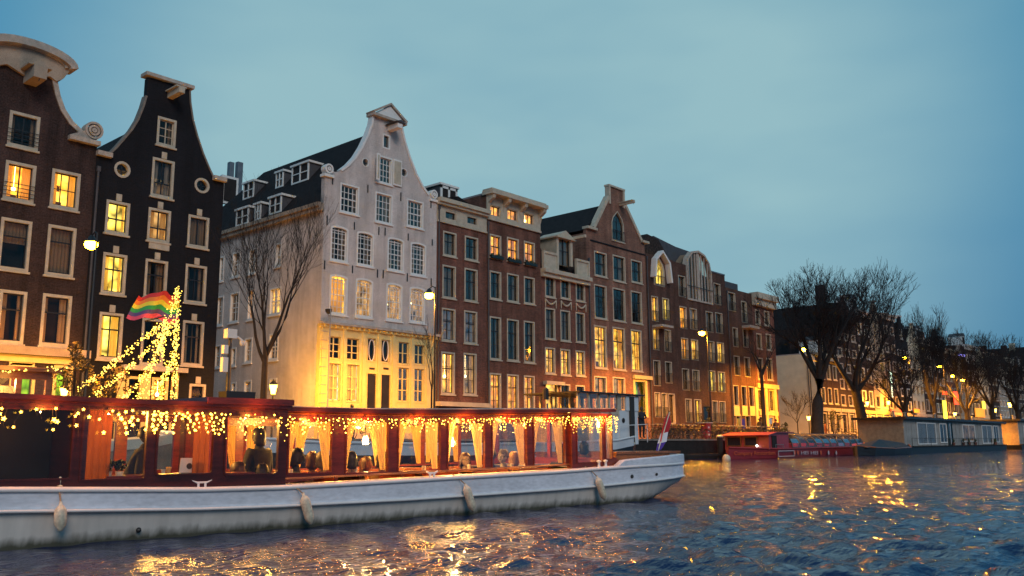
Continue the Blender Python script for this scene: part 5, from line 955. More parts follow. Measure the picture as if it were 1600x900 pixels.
# ------------------------------------------------------------------ bicycles, posts, signs on the quay
def bicycle():
    r = thing('bicycle', 'dark parked bicycle in the row along the quay edge', 'bicycle', (0, 0, 0), group='bicycles parked along the quay', local=True)
    for x in (-.52, .52):
        w_ = MB().tube([(x+.33*math.cos(i*math.pi/8), 0, .35+.33*math.sin(i*math.pi/8)) for i in range(17)], .022, 4, cap=False).build('wheel', 'sash_dark', r)
        q = MB()
        for k in range(6): q.tube([(x, 0, .35), (x+.32*math.cos(k*math.pi/3), 0, .35+.32*math.sin(k*math.pi/3))], .004, 3)
        q.build('spokes', 'pole_grey', w_)
    MB().tube([(-.52, 0, .35), (-.08, 0, .30), (.36, 0, .80), (-.2, 0, .78), (-.08, 0, .30)], .022, 5).tube([(-.52, 0, .35), (-.2, 0, .78), (-.24, 0, .92)], .018, 5).tube([(.52, 0, .35), (.36, 0, .80), (.32, 0, .98)], .02, 5).build('frame', 'sash_dark', r)
    MB().tube([(.18, -.27, 1.02), (.33, -.22, 1.04), (.32, 0, 1.0), (.33, .22, 1.04), (.18, .27, 1.02)], .014, 5).build('handlebar', 'pole_grey', r)
    MB().blob((-.25, 0, .95), .13, .08, .035, 8, 4).build('saddle', 'ironwork', r); MB().tube([(.56, -.04, .72), (.56, .04, .72)], .035, 6).build('headlight', 'pole_grey', r)
    MB().box(-.72, -.07, .72, -.36, .07, .74).build('carrier', 'ironwork', r); return r
b0 = bicycle(); rnd = random.Random(5); n_ = 0
spots = [(px, Y) for px in range(1022, 1232, 6) for Y in (31.9,) if not 1098 < px < 1112]+[(px, 33.1) for px in range(1048, 1190, 11)]+[(px, 32.2) for px in (350, 366, 384, 560, 1318, 1326, 1336)]
for i, (px, Y) in enumerate(spots):
    o = b0 if i == 0 else copy_tree(b0); x = onY(px+rnd.uniform(-2, 2), 680, Y).x; o.location = (x, Y+rnd.uniform(-.15, .25), ZS+.002); o.rotation_euler = (rnd.uniform(-.13, .13), 0, rnd.choice([math.pi/2, math.pi/2, .9, 2.2])+rnd.uniform(-.3, .3))
def post(px, Y, h, label, name='quay_post', cat='post', r=.05, zb=ZS, mat='ironwork', cap=True):
    x = onY(px, 680, Y).x; t_ = thing(name, label, cat, (x, Y, zb)); MB().lathe([(r*1.5, 0), (r, .1), (r, h), (r*.6, h+.03)], (x, Y, zb), 8).build('pole', mat, t_)
    if cap: MB().blob((x, Y, zb+h+.06), r*1.5, r*1.5, r*1.5, 8, 5).build('knob', mat, t_)
    return t_
# red litter bin and letter box cabinet
p = onY(1103, 680, 32); rb = thing('litter_bin', 'red litter bin with a number plate among the bicycles', 'litter bin', (p.x, 32, ZS)); MB().box(p.x-.3, 31.75, ZS, p.x+.3, 32.2, ZS+1.15).build('cabinet', 'bin_red', rb); MB().box(p.x-.55, 31.6, ZS+1.153, p.x+.4, 32.3, ZS+1.22).build('lid', 'cream', rb)
for k in range(3): MB().box(p.x-.1, 31.735, ZS+.3+k*.25, p.x+.1, 31.748, ZS+.42+k*.25).build('sticker', 'sign_white', rb)
def signpost(px, py, Y, w_, h, mat, label):
    p = onY(px, py, Y); t_ = thing('street_sign', label, 'sign', (p.x, Y, ZS)); MB().tube([(p.x, Y, ZS), (p.x, Y, p.z+h/2)], .03, 6).build('pole', 'pole_grey', t_); MB().box(p.x-w_/2, Y-.05, p.z-h/2, p.x+w_/2, Y-.032, p.z+h/2).build('plate', mat, t_); return t_
signpost(1154, 663, 33.5, .45, .9, 'sign_yellow', 'yellow banner sign above the parked bicycles'); signpost(1161, 662, 33.0, .45, .75, 'sign_blue', 'violet blue banner sign above the parked bicycles'); signpost(1203, 658, 32.2, .5, .45, 'sign_white', 'small white sign on a post behind the red tour boat')
signpost(1343, 667, 32.2, .5, .6, 'dark_green', 'small green sign beside the second big elm trunk')
mp_ = onY(1125, 690, 29.3); mt = thing('mooring_post', 'stout wooden mooring post standing in the water beside the red boat', 'mooring post', (mp_.x, 29.3, -1)); MB().lathe([(.20, -1), (.19, 1.45), (.12, 1.5)], (mp_.x, 29.3, 0), 10).build('post', 'bark', mt); MB().lathe([(.23, 1.42), (.23, 1.5), (.1, 1.56)], (mp_.x, 29.3, 0), 10).build('cap', 'cream', mt)
MB().box(mp_.x-9, 29.25, .22, mp_.x+.1, 29.4, .36).build('rail', 'bark', mt)
# camera mast, flag pole and lamp arm in front of the white house
p = onY(360, 525, 33); cm = thing('camera_mast', 'dark street mast carrying a white dome camera and a white box', 'camera mast', (p.x, 33, ZS)); MB().tube([(p.x, 33, ZS), (p.x, 33, ZS+1.5), (p.x, 33, p.z-.1)], [.14, .10, .07], 8).build('pole', 'ironwork', cm)
MB().box(p.x-.22, 32.85, p.z-.1, p.x+.22, 33.15, p.z+.28).build('white_box', 'sign_white', cm); q = onY(374, 536, 33); MB().tube([(p.x, 33, q.z+.15), (q.x-.1, 33, q.z+.25), (q.x+.12, 33, q.z+.12)], .05, 8).build('arm', 'sign_white', cm); MB().lathe([(.02, .14), (.12, .10), (.12, -.02), (.07, -.10), (.001, -.12)], (q.x+.14, 33, q.z), 12).build('dome_camera', 'sign_white', cm)
MB().box(p.x-.34, 32.9, p.z-1.5, p.x-.1, 33.1, p.z-.9).box(p.x-.32, 32.9, p.z-.75, p.x-.12, 33.1, p.z-.4).build('cable_cabinet', 'sign_white', cm)
a = onY(511, 636, 38.6); b = onY(517, 478, 39.4); fp = thing('flag_pole', 'thin pale pole leaning in front of the left shop window', 'pole', tuple(a)); MB().tube([(a.x, a.y, ZP), tuple(b)], [.05, .03], 6).build('pole', 'pole_grey', fp); MB().lathe([(.22, 0), (.2, .35), (.06, .5)], (a.x, a.y, ZP), 8).build('foot', 'pole_grey', fp)
a = FX(503, 489); al = thing('wall_light', 'dark spotlight on a short arm at the corner of the white house', 'spotlight', (a[0], D-.6, a[1])); MB().tube([(a[0]+.35, D-.003, a[1]+.05), (a[0]+.3, D-.5, a[1]+.05), (a[0], D-.7, a[1])], .025, 5).build('arm', 'ironwork', al); MB().lathe([(.05, -.15), (.16, -.05), (.2, .12), (.02, .16)], (a[0]-.1, D-.75, a[1]), 10).build('lamp_head', 'ironwork', al)
# planter box, dark hoop and stacked things seen over the boat roof
p = onY(372, 622, 32.5); pl = thing('planter_box', 'dark square planter standing on the quay over the boat roof', 'planter', (p.x, 32.5, ZS)); MB().prism([(p.x-.55, ZS), (p.x+.45, ZS), (p.x+.62, p.z+.25), (p.x-.72, p.z+.25)], 32.2, 32.8).build('box', 'sash_dark', pl)
p = onY(440, 622, 33.5); shrub('small dark bush at the foot of the lantern post', (p.x, 33.5, ZS), .75, 1.9, 12, 'leaf_dry', 500)
p = onY(540, 630, 32); hk = thing('bollard', 'small dark quay bollard with chain before the shop doors', 'bollard', (onY(623, 640, 32).x, 32, ZS)); x_ = hk.location.x; MB().lathe([(.09, 0), (.07, .9), (.1, .95), (.02, 1.05)], (x_, 32, ZS), 8).build('post', 'ironwork', hk); MB().tube([(x_-2.2, 32, ZS+.8), (x_-1.1, 32, ZS+.6), (x_, 32, ZS+.85)], .02, 4).build('chain', 'ironwork', hk)
# people on the quay
for i, (px, Y, lab, cl, rz) in enumerate(((1187, 34, 'person in a dark coat standing behind the red tour boat', 'cloth_dark', 1.2), (1194, 34.6, 'person in a pale jacket standing before the yellow ground floor', 'cloth_beige', -.6), (1213, 34, 'person in dark clothes walking past the blank plastered wall', 'cloth_brown', 1.6), (1290, 34.5, 'person standing between the two big trees', 'cloth_orange', .5), (549, 35, 'person in dark clothes passing the shop window of the white house', 'cloth_dark', 2.0))):
    person(lab, (onY(px, 670, Y).x, Y, ZS), rz, 'stand', cl)

# ------------------------------------------------------------------ moored boats
def hull(root, stations, mats, name='hull', prof=None):
    """stations: (x, ynear, yfar, ztop); returns a closed hull; prof = [(inset, z or fraction of top)]"""
    m = MB(); rows = []
    for (x, ya, yb, zt) in stations:
        ym = (ya+yb)/2; hw = (yb-ya)/2; row = []
        for sg in (-1, 1):
            pr = [(1.0, zt), (.97, zt*.55), (.93, .05), (.80, -.35), (.3, -.6)]
            row.append([(x, ym+sg*hw*k, z) for k, z in pr])
        rows.append(row[0]+list(reversed(row[1])))
    n = len(rows[0]); vs = [p for r in rows for p in r]; fs = [(i*n+k, i*n+k+1, (i+1)*n+k+1, (i+1)*n+k) for i in range(len(rows)-1) for k in range(n-1)]
    fs += [tuple(range(n)), tuple(reversed([(len(rows)-1)*n+k for k in range(n)]))]
    m.add(vs, fs); o = m.build(name, mats, root, smooth=False); 
    d = MB(); k = [(r[0], r[-1]) for r in rows]; d.add([p for ab in k for p in ab], [(2*i, 2*i+1, 2*i+3, 2*i+2) for i in range(len(k)-1)]); d.v = [(x, y, z-.12) for x, y, z in d.v]; return o, d
# white steel barge with a glazed wheelhouse
YB0 = 26.0; bg_ = thing('barge', 'white steel barge with dark hull and a windowed wheelhouse moored behind the lit boat', 'barge', (30, YB0, 0))
st = [(14, 27.6, 28.4, 1.5), (16, 26.6, 29.4, 1.35), (19, 26.1, 29.9, 1.15), (26, 26, 30, 1.05), (33, 26, 30, 1.08), (37, 26, 30, 1.2), (39, 26.3, 29.7, 1.38), (40.1, 26.9, 29.1, 1.5), (40.6, 27.6, 28.4, 1.56)]
ho, dk_ = hull(bg_, [(x, a, b, z-.42) for x, a, b, z in st], 'black_hull'); m = MB()
vs = []; 
for x, a, b, z in st: vs += [(x, a-.03, z-.45), (x, a-.06, z), (x, b+.06, z), (x, b+.03, z-.45)]
m.add(vs, [(4*i+k, 4*i+k+1, 4*i+5+k, 4*i+4+k) for i in range(len(st)-1) for k in (0, 2)]+[(len(vs)-4, len(vs)-3, len(vs)-2, len(vs)-1)]).build('bulwark', 'barge_white', bg_)
MB().tube([(x, a-.06, z) for x, a, b, z in st], .06, 6).build('rub_rail', 'boat_rail', bg_); MB().add([p for x, a, b, z in st for p in ((x, a, z-.1), (x, b, z-.1))], [(2*i, 2*i+1, 2*i+3, 2*i+2) for i in range(len(st)-1)]).build('deck', 'deck', bg_)
x0 = FX(905, 638, 26.4)[0]; x1 = FX(966, 638, 26.4)[0]; x2 = FX(1001, 640, 26.4)[0]; zr = FX(950, 616, 26.4)[1]; zs = FX(940, 640, 26.4)[1]
MB().prism([(x1-2.4, 1.0), (x1+.1, 1.0), (x1+.1, zs-.05), (x1-1, zs-.35), (x1-2.2, zs-.5)], 26.45, 29.5).build('cabin', 'barge_white', bg_); MB().box(x0-.5, 26.5, 1.0, x1-2.41, 29.5, zs-.35).build('deck_house', 'houseboat_wood', bg_)
MB().box(x1+.1, 26.4, 1.0, x2-.3, 29.6, zs-.003).box(x1+.65, 26.35, zs, x2-.3, 26.45, zr-.05).build('engine_house', 'barge_white', bg_)
zzz = FX(983, 620, 26.3)[1]; MB().box(FX(985, 640, 26.3)[0], 26.28, 1.1, FX(991, 640, 26.3)[0], 26.39, zzz).build('door_recess', 'letter_dark', bg_)
MB().box(x0-.2, 26.2, zr, x2+.15, 29.8, zr+.07).build('wheelhouse_roof', 'sash_dark', bg_); q = MB(); npst = 6
for i in range(npst+1):
    x = x0+(x2-.2-x0)*i/npst; w_ = .06 if i != 4 else .16
    for y in (26.42, 29.5): q.box(x-w_, y, zs-.4 if x < x1 else zs, x+w_, y+.1, zr)
q.box(x0, 26.42, zs-.3, x2-.2, 26.5, zs+.02).box(x0, 29.5, zs-.3, x2-.2, 29.6, zs+.02).build('wheelhouse_frame', 'cream', bg_)
for i in range(npst): xa = x0+(x2-.2-x0)*i/npst+.08; xb = x0+(x2-.2-x0)*(i+1)/npst-.08; MB().box(xa, 26.46, zs+.02, xb, 26.47, zr-.02).build('wheelhouse_pane', 'boat_glass', bg_)
p = onY(974, 657, 26.39); po = MB().lathe([(.12, 0), (.17, 0), (.17, .05), (.12, .05)], (0, 0, 0), 14).build('porthole_rim', 'ironwork', bg_)
for v in po.data.vertices: v.co = Vector((v.co.x, -v.co.z, v.co.y))+Vector((p.x, 26.37, p.z))-bg_.location
MB().prism([(p.x+.13*math.cos(i*math.pi/8), p.z+.13*math.sin(i*math.pi/8)) for i in range(16)], 26.375, 26.385).build('porthole', 'room_dark', bg_)
q = MB(); zr1 = FX(985, 664, 26.1)[1]; q.tube([(x1-.4, 26.1, zr1-.05), (x2+.1, 26.1, zr1+.05), (40.3, 27.3, zr1+.05)], .02, 5)
for x in (x1-.4, (x1+x2)/2, x2+.1): q.tube([(x, 26.1, 1.1), (x, 26.1, zr1)], .018, 5)
q.build('railing', 'boat_rail', bg_)
MB().lathe([(.16, 0), (.15, .5), (.04, .6)], (x0-.6, 28, zr-.3), 8).build('exhaust', 'sash_dark', bg_)
p = onY(1005, 690, 27.6); person('person in a dark hooded jacket standing at the stern of the white barge', (p.x-.1, 27.6, 1.32), -.5, 'stand', 'cloth_dark', arms={1: ((.30, -.02, 1.15), (.08, -.2, 1.10)), -1: ((-.30, -.02, 1.15), (-.06, -.2, 1.12))}, s=.98, hat='cloth_dark')
# wooden boat with wheelhouse, mast of fairy lights and rainbow flag, at the left
yk = 26.0; kb = thing('wooden_boat', 'old wooden boat with a brown wheelhouse moored at the left behind the lit boat', 'boat', (9, yk, 0))
st = [(-6, yk, yk+3.6, 1.05), (4, yk, yk+3.6, 1.02), (11, yk+.1, yk+3.5, 1.15), (13.3, yk+.7, yk+2.9, 1.3), (14.8, yk+1.7, yk+1.9, 1.5)]
hull(kb, [(x, a, b, z-.25) for x, a, b, z in st], 'houseboat_wood'); vs = []
for x, a, b, z in st: vs += [(x, a-.03, z-.3), (x, a-.05, z), (x, b+.05, z), (x, b+.03, z-.3)]
MB().add(vs, [(4*i+k, 4*i+k+1, 4*i+5+k, 4*i+4+k) for i in range(len(st)-1) for k in (0, 2)]).build('bulwark', 'plaster', kb); MB().add([p for x, a, b, z in st for p in ((x, a, z-.12), (x, b, z-.12))], [(2*i, 2*i+1, 2*i+3, 2*i+2) for i in range(len(st)-1)]).build('deck', 'deck', kb)
zt = onY(40, 581, yk+.4).z; xe = onY(78, 600, yk+.4).x; xs_ = xe-5.2
wh = MB(); 
for x in (xs_, xe-3.4, xe-2.6, xe-1.75, xe-.9, xe-.12): wh.box(x, yk+.35, .95, x+.14, yk+.47, zt).box(x, yk+2.9, .95, x+.14, yk+3.0, zt)
wh.box(xs_, yk+.36, .95, xe, yk+.46, 2.0).box(xs_, yk+.36, zt-.2, xe, yk+.46, zt-.003).box(xe-.1, yk+.47, .95, xe, yk+2.9, 2.0); wh.build('wheelhouse', 'varnish', kb); MB().box(xs_-.2, yk+.1, zt, xe+.2, yk+3.3, zt+.12).build('wheelhouse_roof', 'varnish', kb)
for i, x in enumerate((xs_, xe-3.4, xe-2.6, xe-1.75, xe-.9)): MB().box(x+.14, yk+.40, 2.0, x+.76, yk+.41, zt-.2).build('pane', 'pane_lit' if i % 2 else 'boat_glass', kb)
for x in (xe-2.3, xe-.8): MB().box(x, yk+2.0, 1.2, x+.45, yk+2.03, zt-.3).build('curtain', 'curtain', kb)
lamp('cabin_light', (xe-1.6, yk+1.6, zt-.25), 140, (1, .55, .15), .1, kb)
# fairy lights along the wheelhouse roof
def light_string(label, pts, n, jit, r, mat='bulb_mast', parentname='fairy_light_string', group='strings of fairy lights', base=None, cordr=.006):
    b_ = Vector(pts[0]); t_ = thing(parentname, label, 'fairy lights', tuple(b_), group=group); MB().tube(pts, cordr, 4).build('cord', 'sash_dark', t_); m = MB(); P = [Vector(p) for p in pts]; Ls = [(P[i+1]-P[i]).length for i in range(len(P)-1)]; tot = sum(Ls)
    for k in range(n):
        d = random.random()*tot; i = 0
        while i < len(Ls)-1 and d > Ls[i]: d -= Ls[i]; i += 1
        q = P[i].lerp(P[i+1], min(1, d/Ls[i])); m.octa((q.x+random.gauss(0, jit), q.y+random.gauss(0, jit), q.z+random.gauss(0, jit)), r*random.uniform(.6, 1.25))
    o = m.build('bulbs', mat, t_); o['kind'] = 'stuff'; lc = P[len(P)//2]; lamp('string_light', (lc.x, lc.y-.3, lc.z), 14, (1, .55, .10), .4, t_); return t_
light_string('row of fairy lights along the wheelhouse roof of the wooden boat', [(xs_-.2, yk+.05, zt+.02), (xe-1.2, yk+.05, zt-.02), (xe+.3, yk+.05, zt+.12)], 70, .04, .026)
mx = onY(273, 626, 28).x; mtop = onY(278, 447, 28).z; ms = thing('boat_mast', 'thin mast standing on the wooden boat, hung with fairy lights', 'mast', (mx, 28, .9)); MB().tube([(mx, 28, .9), (onY(278, 447, 28).x, 28, mtop)], [.06, .03], 8).build('pole', 'bark', ms); MB().tube([(mx-.0, 28, mtop-.9), (mx-1.2, 28, mtop-1.3)], .02, 5).build('gaff', 'bark', ms)
def mpt(px, py, Y=28.0): return tuple(onY(px, py, Y))
strands = [('longest fairy light strand from the mast top to the far left', [(278, 447), (262, 500), (225, 528), (180, 565), (125, 608)], 150), ('fairy light strand second from the left of the fan', [(272, 498), (238, 540), (190, 585), (140, 624)], 110), ('fairy light strand third from the left of the fan', [(262, 505), (240, 560), (215, 600), (187, 627)], 110), ('fairy light strand in the middle of the fan', [(258, 503), (248, 550), (230, 600), (209, 628)], 80),
           ('fairy light strand third from the right of the fan', [(270, 505), (252, 540), (262, 580), (232, 620)], 80), ('fairy light strand second from the right of the fan', [(276, 500), (270, 560), (252, 610), (250, 628)], 90), ('fairy light strand hanging almost straight down the mast', [(278, 450), (277, 500), (274, 560), (272, 628)], 130)]
for i, (lab, pp, n) in enumerate(strands): light_string(lab, [mpt(px, py, 27.6-.12*i) for px, py in pp], int(n*1.6), .05, .023)
fl = thing('rainbow_flag', 'rainbow striped flag blowing left from the mast of fairy lights', 'flag', mpt(281, 470, 27.9)); fo = fl.location
TL, TR, BL, BR_ = (217, 460), (281, 457), (200, 495), (276, 503)
for k, mt_ in enumerate(('stripe_red', 'stripe_orange', 'stripe_yellow', 'stripe_green', 'stripe_violet', 'stripe_pink')):
    vs = []; n = 16
    for i in range(n+1):
        s_ = i/n; wv_ = 3.2*math.sin(s_*8+.5)+1.6*math.sin(s_*17)
        for t_ in (k/6, (k+1)/6):
            px = (TL[0]*(1-s_)+TR[0]*s_)*(1-t_)+(BL[0]*(1-s_)+BR_[0]*s_)*t_; py = (TL[1]*(1-s_)+TR[1]*s_)*(1-t_)+(BL[1]*(1-s_)+BR_[1]*s_)*t_+wv_; q = onY(px, py, 27.9); q.y += .12*math.sin(s_*9+t_*2); vs.append(tuple(q))
    nn = len(vs); vs += [(x, y+.01, z) for x, y, z in vs]; MB().add(vs, [(2*i, 2*i+1, 2*i+3, 2*i+2) for i in range(n)]+[(2*i+nn, 2*i+2+nn, 2*i+3+nn, 2*i+1+nn) for i in range(n)]).build('stripe', mt_, fl, smooth=True)
# red tour boat with curved glass roof
rt = thing('tour_boat', 'red tour boat with an orange painted name and curved glass roof', 'tour boat', (0, 0, 0)); A_ = onZ(1130, 719, 0); B_ = onZ(1350, 709, 0); B_ = Vector((B_.x-3, B_.y-2.2, 0)); A_ = Vector((52.6, 26.4, 0)); B_ = Vector((80.5, 28.2, 0))
ang_ = math.atan2(B_.y-A_.y, B_.x-A_.x); rt.location = A_; rt.rotation_euler = (0, 0, ang_); LB = (B_-A_).length
def rp(px, py, v=0.0):
    d = ray(px, py); n = Vector((-math.sin(ang_), math.cos(ang_), 0)); o = Vector((A_.x, A_.y, 0))+n*v; t_ = (o.dot(n))/(d.x*n.x+d.y*n.y); w_ = Vector((d.x*t_, d.y*t_, CAM_H+d.z*t_)); return ((w_-A_).x*math.cos(ang_)+(w_-A_).y*math.sin(ang_), w_.z)
def B2(root): WOFF[root.name] = (0, 0, 0)
B2(rt)
st = [(0, 1.7, 1.9, .74), (1.4, 1.1, 2.5, .70), (2.8, .5, 3.1, .66), (4.1, 0, 3.6, .63), (LB-6, 0, 3.6, .66), (LB-2.5, .5, 3.1, .76), (LB-.4, 1.5, 2.1, .95)]
hull(rt, st, 'red_hull'); MB().tube([(x, a-.02, z) for x, a, b, z in st], .06, 6).build('rub_rail', 'bin_red', rt); MB().add([p for x, a, b, z in st for p in ((x, a, z-.02), (x, b, z-.02))], [(2*i, 2*i+1, 2*i+3, 2*i+2) for i in range(len(st)-1)]).build('deck', 'red_cabin', rt)
u0, u1, u2 = rp(1201, 690, .25)[0], rp(1238, 690)[0], rp(1352, 690)[0]; zc_ = 1.70
MB().prism([(u0, .6), (u1, .6), (u1, zc_), (u0+1.2, zc_-.02), (u0+.1, zc_-.12)], .25, 3.35).build('cabin', 'red_cabin', rt); MB().prism([(u0-.35, zc_-.16), (u0+1.2, zc_+.05), (u1+.6, zc_+.06), (u1+.6, zc_-.01), (u0+1.2, zc_-.02), (u0-.33, zc_-.22)], .08, 3.52).build('cabin_roof', 'red_hull', rt)
# windscreen and door on the cabin's front face
m = MB()
for (v0, v1) in ((2.15, 3.2), (1.0, 1.95)):
    f = MB(); e = u0-.04
    f.box(e, v0, .80, e+.039, v1, .86).box(e, v0, 1.40, e+.039, v1, 1.46).box(e, v0, .86, e+.039, v0+.07, 1.40).box(e, v1-.07, .86, e+.039, v1, 1.40); f = f.build('window', 'varnish', rt); MB().box(e+.02, v0+.07, .86, e+.035, v1-.07, 1.40).build('pane', 'room_dark', f)
MB().box(u0+.5, .20, .66, u0+1.3, .248, 1.5).build('cabin_door', 'room_dark', rt)
q = MB(); g_ = MB(); n = 10
def arcx(t_): return [(.18+(1-math.cos(k*math.pi/12))*1.55, .72+.98*math.sin(k*math.pi/12)) for k in range(0, 13)]
prof = [(.15, .70), (.22, 1.0), (.42, 1.3), (.85, 1.56), (1.8, 1.66), (2.75, 1.56), (3.18, 1.3), (3.38, 1.0), (3.45, .70)]
for i in range(n+1):
    u = u1+.4+(u2-u1-.4)*i/n; sk = .25
    q.tube([(u+sk*(z-.7), y, z) for y, z in prof], .05, 5)
    if i < n:
        un = u1+.4+(u2-u1-.4)*(i+1)/n; g_ = MB()
        for (y0, z0), (y1, z1) in zip(prof[:-1], prof[1:]): g_.add([(u+sk*(z0-.7)+.03, y0, z0), (un+sk*(z0-.7)-.03, y0, z0), (un+sk*(z1-.7)-.03, y1, z1), (u+sk*(z1-.7)+.03, y1, z1)], [(0, 1, 2, 3)])
        g_.build('roof_pane', 'tour_glass', rt)
q.tube([(u1+.4, .15, .70), (u2, .15, .70)], .05, 5).tube([(u1+.8, 1.8, 1.68), (u2+.2, 1.8, 1.68)], .05, 5).build('roof_ribs', 'lead', rt)
for k in range(9):
    u = u1+1.2+k*(u2-u1-1.5)/9
    for y in (.7, 2.2): MB().box(u, y, .55, u+.5, y+.9, 1.0).build('seat', 'red_cabin', rt)
MB().octa((2.9, 1.0, .84), .09).build('headlight', 'white_glow', rt)
q = MB(); ra, rb_ = rp(1214, 690)[0], rp(1226, 690)[0]
for u in (ra, rb_): q.tube([(u, .1, .62), (u, .1, .9)], .02, 5)
q.tube([(ra, .1, .9), (rb_, .1, .9)], .02, 5).build('hand_rail', 'pole_grey', rt)
def rtext(body, pxl, pxr, py, mat, size):
    ul, z = rp(pxl, py); ur, _ = rp(pxr, py); o = text_mesh('lettering', body, size, mat, rt, Matrix.Translation(((ul+ur)/2, -.045, z)) @ Matrix.Rotation(math.pi/2, 4, 'X'), .008); xs_v = [v.co.x for v in o.data.vertices]; c_ = (max(xs_v)+min(xs_v))/2; k_ = (ur-ul)/(max(xs_v)-min(xs_v))
    for v in o.data.vertices: v.co.x = c_+(v.co.x-c_)*k_
fa = math.atan2(-1.65, 4.1); o = text_mesh('lettering', 'Company Amsterdam', .36, 'letter_orange', rt, Matrix.Translation((2.05, .80, .36)) @ Matrix.Rotation(fa, 4, 'Z') @ Matrix.Rotation(math.radians(87), 4, 'X') @ Matrix.Diagonal((1.15, 1, 1, 1)), .008)
ul, z = rp(1215, 709); ur, _ = rp(1240, 709); MB().ring([(ul, z-.2), (ur, z-.2), (ur, z+.2), (ul, z+.2)], [(ul+.05, z-.15), (ur-.05, z-.15), (ur-.05, z+.15), (ul+.05, z+.15)], -.06, -.04).build('plate_frame', 'letter_pale', rt)
for px in (1241, 1246, 1282, 1294, 1306): u, z = rp(px, 707.5); MB().blob((u, -.04, z), .17, .02, .17, 10, 6).build('emblem', 'letter_orange' if px < 1290 else 'letter_pale', rt)
rtext('HEI', 1251, 1262, 708, 'letter_pale', .34); rtext('HEI', 1266, 1277, 708, 'letter_pale', .34)
bz = thing('buoy', 'white round mooring buoy floating at the bow of the red tour boat', 'buoy', (49.0, 26.4, 0)); MB().blob((49.0, 26.4, .10), .24, .24, .26, 12, 8).build('float', 'fender_white', bz, smooth=True); MB().tube([(49, 26.4, .34), (49, 26.4, .45)], .04, 6).build('eye', 'ironwork', bz)
# houseboats
def houseboat(px0, px1, Y, label, zt_px, ribs, seed):
    a, b = onY(px0, 680, Y), onY(px1, 680, Y); zt = onY(*zt_px, Y).z; r = thing('houseboat', label, 'houseboat', (a.x, Y, 0)); rnd = random.Random(seed)
    MB().prism([(a.x-.4, .55), (b.x+.4, .55), (b.x+.2, -.5), (a.x, -.5)], Y-.25, Y+4.2).build('hull', 'black_hull', r); MB().box(a.x, Y, .553, b.x, Y+4, zt-.003).build('wall', 'houseboat_wall', r); MB().box(a.x-.5, Y-.45, zt, b.x+.5, Y+4.4, zt+.20).build('roof', 'sash_dark', r)
    MB().box(a.x-.012, Y+.05, .56, a.x-.004, Y+3.95, zt-.01).build('end_cladding', 'houseboat_wood', r)
    MB().box(a.x-.2, Y-.35, .56, b.x+.2, Y-.004, .66).build('walkway', 'bark', r)
    for (f0, f1, zz0, zz1, lt) in ribs:
        xa, xb = onY(f0, 680, Y).x, onY(f1, 680, Y).x; za, zb = .66+(zt-.66)*zz0, .66+(zt-.66)*zz1; fr = MB().ring([(xa, za), (xb, za), (xb, zb), (xa, zb)], [(xa+.12, za+.10), (xb-.12, za+.10), (xb-.12, zb-.10), (xa+.12, zb-.10)], Y-.08, Y-.003).build('window', 'white_paint' if lt != 'door' else 'dark_green', r)
        MB().box(xa+.12, Y-.05, za+.10, xb-.12, Y-.03, zb-.10).build('pane', 'boat_glass', fr); MB().box(xa+.12, Y-.02, za+.10, xb-.12, Y-.006, zb-.10).build('interior', 'dark_green' if lt == 'door' else LIT[lt] if lt else 'curtain_grey' if rnd.random() < .4 else 'room_dark', fr)
        if xb-xa > 1: MB().box((xa+xb)/2-.05, Y-.07, za+.10, (xa+xb)/2+.05, Y-.051, zb-.10).build('sash', 'white_paint', fr)
    n = int((b.x-a.x)/1.3)
    for k in range(n): xx = a.x+(b.x-a.x)*(k+.5)/n; MB().box(xx-.04, Y-.03, .66, xx+.04, Y-.0035, zt-.01).build('batten', 'houseboat_wall', r)
    for k in range(5): xx = a.x+(b.x-a.x)*(k+.3)/5+rnd.uniform(-1, 1); MB().lathe([(.12, 0), (.10, .5), (.16, .55), (.16, .62), (.01, .66)], (xx, Y+1.5+rnd.random(), zt+.2), 8).build('roof_vent', 'pole_grey', r)
    q = MB(); 
    for k in range(7): xx = a.x+1+(b.x-a.x-2)*k/6; q.tube([(xx, Y-.3, .66), (xx, Y-.3, 1.35)], .02, 4)
    q.tube([(a.x+1, Y-.3, 1.35), (b.x-1, Y-.3, 1.35)], .02, 4).build('railing', 'ironwork', r)
    for k in range(6): xx = a.x+(b.x-a.x)*rnd.random(); o = MB().lathe([(.12, 0), (.17, .28), (.12, .28)], (xx, Y-.2, .66), 8).build('flower_pot', 'brick_red', r); m = MB(); [m.blob((xx+rnd.uniform(-.15, .15), Y-.2, 1.0+rnd.uniform(0, .25)), .1, .1, .1, 5, 3, .3) for _ in range(7)]; m.build('plant', 'leaf', o)
    return r
houseboat(1413, 1566, 27.0, 'long pale houseboat with a flat black roof below the cluster of lamps', (1480, 658), [(1433, 1462, .05, .9, None), (1468, 1479, .1, .9, None), (1481, 1488, .0, .95, 'door'), (1504, 1523, .15, .9, 'faint'), (1534, 1550, .05, .9, None), (1552, 1560, .1, .9, None)], 3)
houseboat(1592, 1650, 27.5, 'second pale houseboat at the right edge of the picture', (1600, 658), [(1600, 1612, .2, .8, None), (1620, 1632, .2, .8, 'dim')], 4)
sl_ = thing('sloop', 'low dark open boat covered with a tarpaulin in front of the long houseboat', 'boat', (0, 0, 0)); a = onY(1362, 690, 25.0); sl_.location = (a.x, 25.0, 0); B2(sl_)
